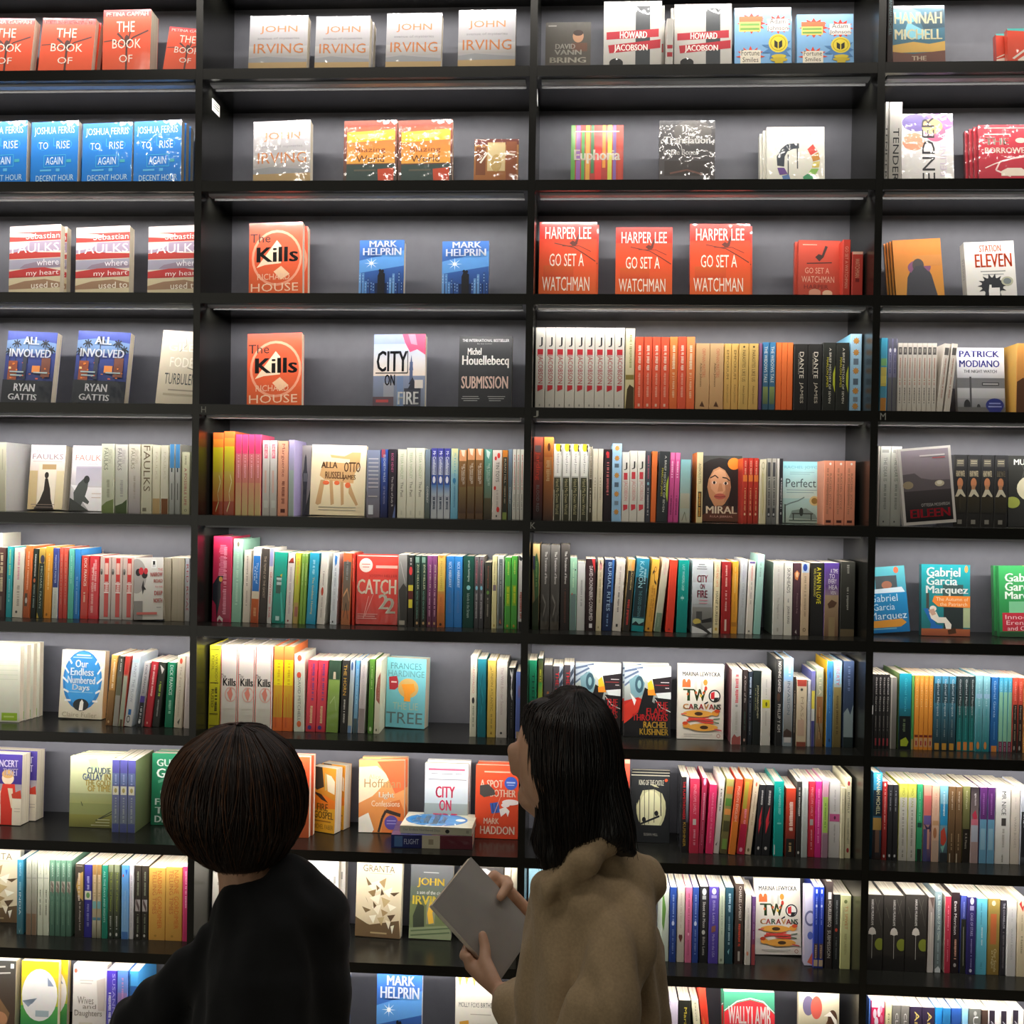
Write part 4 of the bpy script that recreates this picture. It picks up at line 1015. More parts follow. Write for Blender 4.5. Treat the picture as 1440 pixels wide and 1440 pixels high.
spines(6, 3, '''
747.3 757.7 765 hb g | c8a870 20241c;p 3a5c34 0 20 60 10 100 24 100 60 40 70;r 0 14 30 30 2f2a4a;p 2a3a20 0 70 100 60 100 100 0 100;x 44 20 70 50 6a9a50 | mottled green and gold spine against the divider
758.8 786 766 n=2 hb w | 55524e 3a3630;v 44 8 72 46 d8d4cc The Translation of Bones;l 7a766e 5 20 60 60 70 30 84;r 0 90 100 100 4a443a | tall charcoal spine under film with white lettering
787 800 766 hb | 34302c 2a2422;v 44 8 72 46 e0dcd4 The Translation of Bones;x 40 52 64 90 5a3a30 | tall charcoal spine with crisp white lettering, unwrapped
800.3 810 784 | 9acaa8 6a8a7c;r 0 50 100 100 6a807c;x 36 6 62 40 c0e0c0;r 76 16 96 18 2c2c2c;e 30 50 10 1.5 c05a4a | mint to slate spine
810.3 822 791 dx=2 | d8d8d4 c4c4be;x 38 26 66 66 a0a09c;r 0 0 100 1 aaa | white spine with hollow top edge
823 837 786 dx=1 | 3a2224 281a1c;v 34 10 74 86 f0e8e4 DAVID CRONENBERG CONSUMED;p c83438 60 0 100 0 100 20;r 34 90 70 96 e0dcdc | maroon black spine with white capitals
837.3 845 787 dx=4 | dccfae cabb94;p e09a94 10 6 70 4 96 12 40 16;l 3a3030 4 30 2 60 8;x 34 18 66 60 b0a078;e 46 95 14 1.6 8a7a54 | parchment spine with a pink splash
846 860 787 dx=5 g | 23365c 1c2a4c;r 80 0 100 60 3a70b8;v 34 4 74 72 a8c4e0 BURIAL RITES;x 40 76 60 92 7a98c0 | navy spine with large silver capitals
860.5 873 787 dx=7 | e2dace d4cabd;x 36 10 60 44 c0b0a8;x 36 46 60 72 8a8480;r 36 90 62 94 3a3a3a | off white spine with grey lettering
875 885 787 dx=9 | d8b878 33302c;e 80 8 30 8 e8a050;r 0 16 100 100 34302a;v 44 16 80 42 d8c080 JACOBSON;x 34 56 74 92 c8443c | dark leaning spine with cream and orange head
887 905 786 dx=9 g | 2f8aa4 184a50;r 0 26 100 80 20343a;v 24 4 62 40 a0d4dc KANON;x 66 14 84 34 a0d0d8;v 36 44 64 80 5a8a90 THE GOOD GERMAN;r 0 82 100 92 8ac4bc;p 1c2c30 0 90 30 86 60 90 100 86 100 92 0 92;r 0 92 100 100 1a8a8c | wide teal and black leaning spine
906.2 917.4 787 dx=11 | f0b84a dc9a38;o 56 14 18 4 .3 8a5a28;l 3a2c1c 4 20 20 40 16 60 30 90 34;x 30 36 56 80 c88a30;x 64 40 84 86 c08430;e 44 96 14 1.6 5a3a20 | golden leaning spine with a small bird
919 929 787 dx=13 | e0d4ba a8b098;x 36 4 64 22 d8b0a8;r 0 74 100 100 7a9078 6a8068;x 36 80 60 94 90a488 | cream leaning spine with green foot
935.5 946.5 788 dx=7 | e84a30 d83c28;e 44 96 12 1.4 7a2420 | plain vermilion leaning spine
950.5 965.7 788 dx=4 g | 10988c 0c8278;v 36 6 62 42 a8e0d8 LAST WHISPERS DEEP;l 90d0c8 3 30 52 64 52;l 90d0c8 3 46 48 46 56 | teal spine with pale lettering
972 1001.5 788.4 g | dfe4e8 6a6a66;r 0 30 100 60 d0d8de b0b4b4;r 30 5 60 6 6a6a6a;r 24 8 68 9 6a6a6a;r 20 11 72 12 6a6a6a;b 22 20 76 30 ee4a6a CITY;b 38 32 62 39 ee4a6a ON;b 24 41 76 51 ee4a6a FIRE;r 34 54 76 55 d08090;r 34 58 76 59 d08090;r 0 64 100 100 8a8a84 4a4844;r 20 70 50 82 4a4a48;e 24 84 20 4 c8b45a;p 2c2c2c 46 82 100 78 100 84 50 86;p e0e0dc 0 90 60 96 100 92 100 100 0 100;p 3a3a38 10 88 80 100 100 100 40 86 | very thick pale spine with three pink words
1002 1011 789 dx=3 | eee0b8 e0d0a0;v 30 6 74 36 e8743c LOVE AND HATE;v 28 42 78 88 4a4434 HANIF KUREISHI;r 30 92 70 96 c8a03c | cream spine with orange then black capitals
1013.5 1026.5 790 dx=2 | a8282a 96221f;x 38 5 60 34 e8b8a8;x 38 40 60 70 e0a8a0;r 36 80 60 96 e0c0b0 | deep red spine with fine pale lettering
1027 1036 790 dx=3 | f0b03c d8922c;x 38 8 62 42 e8cc80;x 38 46 60 76 c88a30;r 0 84 100 90 b87828 | marigold spine beside the deep red one
1037 1047 787 dx=5 | d0d4d8 a8aca8;v 30 5 60 30 a8a4b8 MEN WOMEN;v 34 32 66 64 9a9ca0 CHILDREN;r 34 74 60 88 b8bcbc | grey white spine rising above its neighbours
1048.5 1058 790 dx=5 | e8e0d4 d8d0c0;r 0 0 100 3 6a5a90;x 38 6 62 26 d88a7a;x 38 28 62 60 a8a094;e 44 96 14 1.4 6a6a64 | white spine with thin violet head
1059 1069 780 dx=7 | acd4c8 8cbcae;x 36 10 62 28 8aa898;x 38 50 62 76 9ac8b8 | tall pale mint spine leaning across
1085.8 1101 791 | dcdad0 c4c2b8;x 40 6 58 44 c8c4b8;v 36 48 62 78 9c988c The Angels Cut;r 40 90 56 95 a8a498 | bone white spine with grey italic | 6a7468
1101.5 1113.4 791 | eae6da dcd8c8;v 30 8 76 42 3a3a3a SKINHEADS;x 40 50 60 54 8a8a8a;v 32 60 72 84 4a4a4a JOHN KING | white spine with clear black capitals
1113.8 1124.7 792 | 5a3a44 3c2a30;p e0884c 10 14 50 10 90 14 60 24 20 22;e 50 16 20 4 f0d0a0;v 44 42 70 70 a88c8c Francesca Kay;p c8c0b8 30 96 50 92 60 98 | brown spine with a glowing lantern
1125 1137 792 | d8c0a0 c8ae8c;r 0 0 96 13 b8cce0;e 46 6 30 5 2a4a9a;x 36 18 64 74 a8947a;o 46 92 20 2.5 .3 5a4a3a | beige spine with a blue rose on its head
1138.5 1157.6 792 g | 2b2a28 222;v 44 6 80 56 e8dc2c A MAN IN LOVE;v 20 8 38 46 c8c05a KARL OVE KNAUSGAARD | black spine with bright yellow title
1158 1179 792 | 5a3f98 8a7050;r 0 30 100 44 5a3a80 8a7484;r 0 44 100 100 a89070 7a5c44;t 38 8 92 14 f0ecf0 A TIME;t 30 15 70 21 f0ecf0 TO;t 24 22 84 28 f0ecf0 EVERY;t 28 30 90 36 e0dce0 HEA;t 40 38 80 43 d8d0d0 VEN;p 5a4030 20 56 50 50 90 54 70 60 30 62;r 30 74 76 100 9a8460 | violet spine above a brown painted figure
1180.3 1201.5 790 hb dp=150 | 3a3a34 24241f;r 0 90 100 100 6a5c44;x 40 4 58 14 8a8a80;x 42 34 56 64 9a9a90 | broad plain black spine ending the row
''')
faces(6, 4, '''
1219 1280 797 dx=-9 yb=893 lean=5 t=14 w | 5ab0b8 1f7ab0;r 30 14 80 34 4a5458;e 56 28 12 6 a8705a;p d8e8f0 10 34 90 32 100 44 20 40;r 0 40 100 100 2a8cc0 1a6ca4;e 80 6 6 5 d86a4a;t 14 42 78 53 d8ecf4 Gabriel;t 20 56 70 66 d8ecf4 Garcia;t 10 69 96 83 d8ecf4 Marquez;p d8943a 0 82 84 80 94 86 80 92 0 92;r 10 93 70 95 6aa8c0 | blue face-out book with pale capitals, half hidden by the divider
1295.5 1364 793.7 yb=895 lean=3 t=20 w | 1f98a0 2a6a6c;r 44 28 86 60 3a5654;r 10 40 16 72 4a4a44;r 84 60 100 88 a8b48c;r 46 60 86 92 2c3434;p 2a6ab0 4 62 14 62 30 84 44 86 40 96 16 94 20 84;e 24 62 7 4 e8ddd0;p e8e0d0 16 68 30 66 36 74 50 74 62 84 60 94 52 94 48 82 34 82 20 76;p c8a08a 14 64 26 62 30 70 22 72;r 0 90 100 100 a8603c 8a4a34;p 4a3020 54 92 70 88 72 96 56 98;e 92 6 3.4 5 e89050;b 10 4 80 17 f4f8f4 Gabriel;b 10 17 74 29 f4f8f4 Garcia;b 9 30 96 44 f4f8f4 Marquez;p ee8a3a 26 44 100 44 100 60 34 59 22 52;t 30 46 96 51 f8dcb8 The Autumn of;t 38 53 94 58 f8dcb8 the Patriarch | teal face-out book with a man in blue chair
1406 1475 796 dx=-2 yb=897 lean=3 t=18 k=1 kx=-6 w | 3aa058 2c7a44;r 60 0 80 20 c8d060;r 20 50 100 66 7ac090;r 6 66 100 92 c03040 b02c3c;b 12 10 86 22 f0f8f0 Gabriel;b 12 23 76 35 f0f8f0 Garcia;b 12 36 94 50 f0f8f0 Marquez;t 12 69 84 75 f0c8c8 Innocent;t 14 77 80 83 f0c8c8 Erendira;t 16 85 80 91 f0c8c8 and Other;r 0 93 100 100 2a4a30 | green face-out book with crimson panel, cut by the frame edge
''')
# seventh shelf ----------------------------------------------------------
faces(7, 1, '''
-46 27 908 yb=1015 lean=1 t=22 k=3 kx=6 | e6e6d2 dcdcc8;l d4d8c0 1 60 20 96 20;l d4d8c0 1 60 26 96 26;l d4d8c0 1 60 32 96 32;l d4d8c0 1 60 38 96 38;l d4d8c0 1 60 44 96 44;r 66 88 96 98 9ac030;r 70 92 90 94 c8dc80 | pale cream face-out book with a lime square
82 143 915 dx=6 yb=1012 lean=4 t=26 | dcd8c4 c8c0a8;e 50 44 45 44 2a78b8;e 50 42 40 40 3a94d4;e 50 28 36 22 2f84c4;l e0e4e4 3 10 6 24 20;l e0e4e4 3 4 22 18 34;l e0e4e4 3 4 40 18 48;l e0e4e4 3 8 58 20 62;l e0e4e4 3 12 74 26 74;l e0e4e4 3 90 6 78 20;l e0e4e4 3 96 22 84 34;l e0e4e4 3 96 40 84 48;l e0e4e4 3 92 58 82 62;l e0e4e4 3 88 74 76 74;e 50 80 18 9 2a2e30;p f0ece0 46 88 48 76 52 72 56 76 55 88;r 34 6 66 8 c0dcec;r 26 10 70 11 c0dcec;b 32 14 62 25 eef4f4 Our;b 22 26 76 37 eef4f4 Endless;b 16 38 80 49 eef4f4 Numbered;b 28 50 68 61 eef4f4 Days;r 20 61 76 62 88c0e0;t 8 91 88 98 9a927c Claire Fuller | blue oval forest face-out book standing apart beside the leaning spines
''')
spines(7, 1, '''
148 157.5 922 dx=9 y=5 | e8ac58 8a6238;x 34 6 68 46 f4e0b8;r 0 50 100 100 9a7444 7a5430;e 40 95 18 2 c8a878 | orange and tan leaning spine beside the blue oval cover
158 166 923 dx=9 | 34342c a8a698;r 0 30 100 60 6a6a54;r 0 56 100 100 9c988c;x 40 4 66 20 c8c8bc | leaning black and grey spine
166.3 173 923 dx=10 | c84a3c a0a888;r 0 0 100 26 c83c34;r 0 28 100 90 a8b09a;r 20 90 80 100 5a4a3a | leaning spine red above and sage below
174 185 922 dx=13 | dce8f0 d0ccc4;v 34 4 72 66 98a0a8 AGAINST THE FLOW;r 30 76 74 84 2a6aa8;o 44 90 26 5 .3 34383a;r 0 0 100 10 c0dcf0 | leaning white and ice blue spine with a ring near its foot
191 199 932 dx=12 | d8d4d4 1f2124;r 0 52 100 66 4a3a8a;r 0 62 100 100 202225;v 30 4 74 48 4a4a54 DICK FRANCIS;x 30 68 74 92 c0c0c0;e 50 92 24 3 d0d0d0 | short leaning spine white above and black below
202 212 931 dx=11 | c8303c b42a34;x 34 5 68 54 f0c8c4;e 40 94 14 2 e8b0a0 | short leaning cherry red spine
213 224 932 dx=10 | 343830 2a2c28;p d8d4cc 20 4 90 10 60 18;x 34 30 66 52 a8c83c;x 40 58 62 84 a0a09a | short leaning charcoal spine with lime lettering
231 242.5 932 dx=5 | 1a8a62 127050;v 30 4 76 50 e0f0e4 DICK FRANCIS;x 34 58 70 78 a0d8b8 | green leaning spine with white capitals
244 255.5 923 dx=6 | e0d4bc d4c8b0;e 46 7 20 4 d8583c;v 36 14 64 84 a8987c The Fort Dinnerman;p 5a5a50 40 92 80 86 60 96 | cream leaning spine with a small red dot
258 266.5 923 dx=4 | d8c8c4 c4b8b0;x 36 30 60 70 b8a8a4 | pale pinkish spine against the divider
''')
spines(7, 2, '''
292 307.5 908 dx=3 hb | e4dc30 c8c028;r 8 4 92 5 5a5420;v 56 10 80 46 7a7424 EVERYBODYS;v 20 12 44 30 7a7424 FOOL;r 8 44 92 45 5a5420;x 56 50 82 80 4a4620;v 22 52 48 74 3a3820 RUSSO;r 8 81 92 82 5a5420;r 8 95 92 96 5a5420 | bright yellow tall spine with black rules
308.5 381.5 908 dx=2 n=3 hb w | eee0d8 d8d4c4;r 0 0 4 100 d84a38;r 96 0 100 100 c83c2c;t 20 8 86 12 d8b0a4 KILLS;t 2 34 32 39 4a4644 The;b 14 39 94 48 3a3836 Kills;o 62 58 36 9 .14 e8b0a0;p e0806a 40 56 64 50 76 58 64 66 50 62;x 10 74 90 92 ded8c8 | thick white spine with a red star emblem
382.5 411 910 dx=3 n=2 hb | ee7a3c d8682c;r 0 18 100 84 e0b020 c89a30;r 0 16 100 46 e8d418;x 36 20 66 44 c8a414;r 20 84 40 96 c85a2a;l d86a28 6 30 60 34 90;l d87a30 6 60 56 66 90 | orange and yellow flame spine
413 427.5 920 dx=1 | dcdcc8 d0d0bc;e 50 5 24 4 e0583c;e 46 27 24 4 e0583c;v 34 30 66 86 7a8074 DAVID MITCHELL;e 50 90 24 4 d86a3c | pale spine with three orange dots beside the crimson pair
429 457.5 928 dx=4.5 n=2 g | e83c50 c83a44;x 44 5 72 56 6a3a7a;x 30 6 40 40 a82a50;x 36 64 66 86 e8c090;e 40 94 22 3 4a3a7a | crimson spine with purple lettering
458 475 929 dx=5 w | 3a5a40 88a050;r 0 0 100 26 2f4a38;p d8c8a8 40 16 60 16 64 26 38 26;r 0 27 100 100 8fae50 7a9840;l b0c880 2 20 60 60 50 80 70 | spine dark forest above and light green below
477.5 487.5 929 dx=4 | 34322e 2c2a26;v 22 6 74 48 e0b04a THE HORN;x 36 54 66 86 c8c4b8 | near black spine with golden capitals
487.8 494.3 929 dx=5 | b8ccdc c8c0a0;e 46 8 30 6 3a5a8a;r 0 90 100 100 7a9ac0 | pale icy spine with blue blot at its head
496 502 929 dx=4.5 | 6aa8d8 7aa0b0;x 36 12 70 60 a0d0e8;r 0 80 100 100 4a5a5c | slim sky blue spine
502.5 512 930 dx=5 | d4ccc8 a89c98;v 34 6 68 60 a89a98 MICHAEL CUNNINGHAM;r 0 66 100 100 8a7e7a a09490 | grey pink spine with pale capitals
516.7 524 927 dx=3.5 | 5a8a34 4c7a2c;x 34 10 64 40 98b870;e 50 94 30 3 c0d0a0 | slim moss green spine
525 533 929 dx=4 | dcd8bc d0ccb0;p 9a5a48 100 16 40 24 10 40 20 54 100 60;v 50 26 80 52 c8a090 Caradoc King;e 46 95 16 2 5a5a44 | cream spine with a brown bulge shape
660 669.5 923 dx=2 | e4e0cc d4d0b8;v 30 8 66 46 d87a6a MARCOVALDO;e 46 55 24 4 2a2a2a;x 34 62 66 86 9a9c84 | cream spine with coral capitals standing after the gap | dcd8c0
671 683 927 dx=1 | 1f7a88 1a6a74;l 2a8a94 6 30 30 70 50 40 70;l 145a64 5 60 20 30 44 60 60 | plain petrol blue spine
684.5 696.5 929 dx=1.5 | dcbc5c d0b050;p 5a4a20 24 6 44 12 36 14;v 34 14 68 66 8a7434 UNION ATLANTIC;x 38 70 62 88 a08a44;p 8a6a2a 34 96 50 92 64 96 | mustard yellow spine with a small crossed mark
697.3 712.5 930 dx=1.5 | dcd4ca d0c8bc;v 38 8 66 70 b8a09a The Wild Border Sanctus;e 46 94 12 1.6 3a3a3a | broad off white spine with faint rose lettering
713.8 723 939 dx=1.5 | 262726 222;l e8e8e4 7 20 6 60 14 40 20;l e0e0dc 7 70 4 40 30 60 36;l d8d8d4 6 30 34 66 44;x 40 50 60 86 6a6a68 | black spine with white brush scrawl
724.3 732.5 945 dx=1.5 | 6a80c4 5a68a8;e 60 30 24 10 7a6a90;r 0 90 100 100 c0a080 | short periwinkle spine against the divider
''')
faces(7, 2, '''
541 597 925.6 dx=3 yb=1022 lean=2 yaw=-6 t=46 | 7ac4cc 6ab0b8;t 10 7 88 16 4a7a80 FRANCES;t 4 18 96 27 5a8a90 HARDINGE;p a82a34 6 28 26 26 30 34 30 42 22 46 8 46;r 12 34 26 36 e8d8d0;e 56 43 26 14 d8b068;p f09a2c 38 38 70 36 74 46 62 52 62 62 46 62 46 50;r 48 42 60 62 f09a2c;t 18 64 82 74 a8b8a0 THE LIE;t 2 78 94 94 5a6a68 TREE | pale turquoise thick face-out book with an orange tree
''')
spines(7, 3, '''
743 754 929 dx=1 | 1f8a60 186c4c;v 40 16 76 62 123c2c THEFT;x 36 70 64 90 5aa888 | emerald spine with black capitals against the divider
755 762 926 dp=140 | 24382a c8c030;r 0 30 100 60 3a9a4a b8b838;x 30 14 70 28 c8c83c;r 0 60 100 100 d0b82c | narrow spine of black, green and yellow
763 775.5 935 | 4c4a4a 3a3838;x 36 36 66 80 c8743c | dark grey spine with copper lettering
776 806.5 936 n=2 g | 4a464a 2c2a2c;r 62 0 100 100 b8c4d0 5a4a50;l 3a4656 8 64 14 98 6;l 3a4656 8 64 28 98 20;l 3a4656 8 64 42 98 34;v 22 8 56 60 d8343c THE FLAME | charcoal spine with red capitals and feathery edge
''')
FLM = 'd4dcd4 1f1e20;p b8c4cc 0 0 30 0 60 10 20 20 0 30;l 5a6a84 3 0 8 40 2;l 5a6a84 3 0 18 34 6;l 5a6a84 3 0 28 26 14;p e0e8e0 26 4 100 0 100 20 60 30;p 7aa0a8 10 20 30 12 44 24 40 40 26 46 14 38;e 32 26 9 12 3a5a66;e 32 26 4 6 8ab0b4;p c83028 0 50 30 44 48 50 30 66 0 80;p d83a2c 0 56 20 46 44 50 20 70 0 90;p f0f0ec 12 38 22 56 26 48;p 1c1b1d 44 30 64 38 60 50 74 56 100 50 100 100 0 100 0 82 30 66;p f0c030 50 24 58 19 68 40 52 40;p e8902c 50 34 66 32 68 41 51 41;p 2a2428 60 18 100 14 100 38 66 38;p dfe4e0 68 38 100 36 100 46 74 46;p 201f21 66 44 100 46 100 100 60 100;r 78 22 96 23 d8d0d0;r 66 26 96 27 a83a3a;r 88 30 96 31 d8d0d0;l e0d8d0 1 66 46 80 58 100 64;b 68 50 94 59 d83034 THE;b 48 59 94 68 d83034 FLAME;b 18 68 94 77 d83034 THROWERS;b 42 78 94 87 d8b040 RACHEL;b 34 88 96 97 d8b040 KUSHNER'
faces(7, 3, f'''
808 872 932 yb=1033 lean=2 t=24 w | {FLM} | collaged face-out book with red title, partly behind a head
877 942.5 937 yb=1037 lean=2 t=22 k=1 kx=-4 kz=4 w | {FLM} | collaged face-out book with red title, fully in view | b8b4ac
''')
TWO = 'efe9d8 e4dccc;r 20 3 90 4 b0aa9c;r 18 6 86 7 b0aa9c;b 10 10 92 16 34343a MARINA LEWYCKA;r 10 24 28 31 e8703c;e 14 24 4 4 e8703c;e 24 24 4 4 e8703c;b 12 33 36 49 3c5a34 T;b 34 33 62 49 4a5a30 W;p d8d0c4 36 22 42 22 42 34 36 34;p c8c8bc 50 22 55 22 54 34 49 34;e 60 24 4.5 4 e8963c;e 61 32 3 3 d84a3a;e 40 38 2.4 2 d86a3a;e 50 42 2.4 2 e8c040;e 56 38 2.4 2 d86a3a;e 22 40 2.4 2 d86a3a;e 80 42 13 8.4 2a2a2a;e 80 42 10.4 6.8 f0ece0;p d83038 72 38 80 36 80 46 72 46;p 2c2c2c 80 44 90 44 84 49 78 49;l 2c2c2c 2 66 50 58 53;b 12 53 24 60 e8a860 C;b 24 53 35 60 c83a38 A;b 36 53 46 60 4a6a4a R;b 46 53 57 60 b83434 A;b 57 53 68 60 e8b060 V;b 68 53 79 60 b83434 A;b 79 53 87 60 3a5a44 N;b 87 53 94 60 3a3a3a S;e 44 66 32 4.6 eaa848;e 82 65 8 3.6 e8a040;e 86 62 6 2.4 d8502c;e 46 66 9 2.4 4a3420;l d85a5a 1.6 8 67 20 66;p d8483c 24 71 78 73 78 75 24 75;p d84a3c 70 71 20 77 20 74 66 70;l 4a6a4a 1.4 78 73 92 72;l 4a6a4a 1.4 78 77 90 78;p d8483c 40 76 78 76 78 79 60 79;e 56 84 32 5 eaa848;e 20 82 8 3.6 e8a040;e 17 79 6 2.4 d8502c;e 58 84 9 2.4 4a3420;l d85a5a 1.6 80 86 96 88;r 14 93 76 94 b0aa9c;o 89 95 4 2.6 .25 a84a38'
faces(7, 3, f'''
952 1017 934 yb=1040 lean=2 t=20 | {TWO} | white face-out book with yellow geese and decorated title, upper of two
''')
spines(7, 3, '''
1027.5 1042 942.5 | dcd8d0 c8c4bc;x 32 6 68 44 d8505a;e 50 48 14 1.6 9a9a94;x 38 56 62 84 c0bcb0;p a85a54 0 92 30 86 60 90 100 88 100 100 0 100 | white spine with coral capitals and a dark pictured side | 6a3a40
1043 1050 942 | 3c302e 2a2422;v 30 8 70 44 d8d0c8 A Choir of Ills;x 34 56 62 80 4a6a5a;e 46 94 24 2 c8a090 | slim dark brown spine with white script
1050.8 1057 944 | 2c3440 202428;x 26 8 74 34 c0d0e0;x 36 40 60 86 8a9098 | slim blue black spine with pale capitals
1057.3 1069 943 | 1f2a28 1c201e;v 46 20 76 64 e0d8b0 JONATHAN LETHEM;x 24 24 36 54 8a8a5a | wide black green spine with cream capitals
1069.3 1083 943 | dad6cc ccc8bc;x 44 12 56 36 b0aca0;r 4 39 96 50 dcd428;e 54 45 12 3 6a6a20;x 44 54 56 72 b0aca0 | white spine with a yellow square
1089.5 1099.5 927 hb dp=140 | 2c2c2a 222;v 28 3 76 38 e8e4dc NOTHING GAINED;e 40 44 26 5 5a3a2c;v 28 52 76 84 d8d4cc PHILLIP Y KIM | tall black spine with white capitals | 2f312f
1100 1114 926 hb dp=140 | a8ccec 8a9498;r 0 0 100 24 8abcec;r 0 26 100 84 b8bcc0 7a7a74;p 4a3a34 0 84 40 80 100 84 100 90 0 90;v 40 26 72 64 5a6a78 INVASION;x 50 4 76 20 d8ecf8;r 10 90 90 96 c8c4c0 | tall ice blue to grey spine with thin capitals
1114.5 1118 952 | 3a302a 2c2622;x 30 20 70 80 a89c8c | thin dark spine beside the tall ice blue one
1118.6 1133.5 956 | d8c8a8 d0bc9c;r 0 0 100 10 b84a3c;s 50 15 20 10 9 3a3a34;v 40 26 72 70 a8947c MASAI;r 10 60 80 84 c8a890;r 0 93 100 100 8a4a38 | short cream spine with red head band and black star
1134.3 1139 957 | d8dce0 c4c8c8;x 30 20 70 60 b0b8bc | thin white short spine
1139.4 1145 944 | 6a6aa8 d0ccc8;r 0 26 100 50 e8d850;r 0 50 100 66 d8d8d0;r 0 66 100 100 4a4a88 | narrow violet spine with a yellow block
1146.3 1156.6 940 | b8c0a0 7a5430;r 0 36 100 70 9a6a40;v 30 12 74 34 e8dcb8 LILA;x 40 50 60 90 c09868;l 5a3a20 6 20 60 80 90 | gold brown spine with pale capitals
1161 1169.8 930 hb dp=140 | 3a80c0 2a62a0;e 50 16 16 4 2a5a94;x 40 30 60 60 5a9ad0;e 56 92 18 2 1c3a64;p 3a8ac8 0 40 30 50 0 62 | tall blue spine with bright yellow side | e0b020
1170 1182.3 930 hb dp=140 | a8c8d0 8a7a44;r 0 0 100 26 9ac8dc;v 30 4 74 28 c84a5a LIBERTY;r 0 30 100 100 9a8a54 6a5c34;x 36 40 66 84 5a4a2c | tall spine sky blue above and khaki below
1184.5 1199.6 930 hb dp=140 | 3c4c6c 2c3844;p 8a9a9c 0 60 40 54 70 62 100 50 100 88 0 88;r 0 88 100 100 243030;x 36 6 62 34 6a7a9a | tall dusky blue spine ending the row
''')
spines(7, 4, '''
1216 1228 948 | 2a2828 222;r 74 42 98 54 e8e4e0 | black spine mostly behind the divider
1228 1250 949 n=4 w | 2e2c2c 262424;v 30 4 76 50 c8c4bc Gabriel Garcia;x 34 56 62 76 8a8680;r 30 86 80 96 a83c44 | slim black spine with red foot mark
1250.5 1260 953 | 8a8680 6a665e;r 0 0 18 100 b8b4a8 | plain grey spine with a light edge
1262.8 1280.5 947.5 hb dp=150 | 1f94a8 182024;r 0 0 100 46 1f98ac 1a7a94;r 0 56 100 100 141a1c;v 44 6 64 50 5ac0d0 Gabriel Garcia;x 30 60 54 76 6a7a5a;p a8b830 12 88 60 84 86 90 70 96 14 96 | tall turquoise and black spine rising above its row | 7a9a58
1280.8 1284.4 950 | 6ab058 4a9a58;r 0 86 100 100 c0a068 | thin green spine beside the tall turquoise one
1284.7 1311 950 n=4 | eea244 e08a2c;v 36 4 68 42 f4c88a Gabriel;r 0 80 100 83 7a2a20;r 0 84 100 96 c89a70;r 30 88 70 94 a83434 | orange spine with a brown foot band
1312 1343 951 n=3 g | 4a8aa0 20282a;r 0 0 100 14 4a94b4;r 0 10 100 36 2c4a54;v 30 4 74 54 c8d4d4 Gabriel Marquez;x 36 58 60 80 7a8a8a;r 10 90 84 99 c8943c | black spine with watery blue head and ochre foot
1344 1370 952 n=3 | 2c3a3c 1a7a78;r 0 0 100 40 2c383a;v 30 4 72 52 c8d0cc Gabriel Marquez;x 36 56 62 84 3a9a94;r 10 88 84 99 d8843c | teal spine with charcoal head and orange foot
1370.5 1391 951 n=2 | 8ac4d0 1a7a80;v 36 4 66 40 b0d8e0 Gabriel;r 0 24 100 30 98c0d8;x 36 44 62 80 4aa0a4;e 40 92 24 5 d88a48 | aqua to deep teal spine
1392 1402.6 952.5 | 2a6eb0 1f5a94;v 32 5 68 54 b0d0ec Gabriel Garcia;x 38 60 60 84 5a94c8;r 6 92 94 100 d8863c | royal blue spine with an orange foot
1403 1422 953 n=3 | 4aa8cc 7ab89c;v 32 5 70 34 98d4e4 Gabriel;r 0 20 100 86 8ac4a4;r 0 86 100 100 7a3450;x 36 88 60 98 c8a0b0 | mint spine with plum foot
1422.5 1437.5 953 n=2 | e0503c 2a2420;v 30 5 70 30 f0a090 Gabriel;r 0 36 100 100 2c2420;v 30 38 70 56 c8b8a0 Marquez;x 36 62 62 84 a8987c;e 40 94 20 3 a8a098 | spine tomato red above and black below
1438 1448 954 | e8b068 d89a4c | orange spine cut by the frame edge
''')
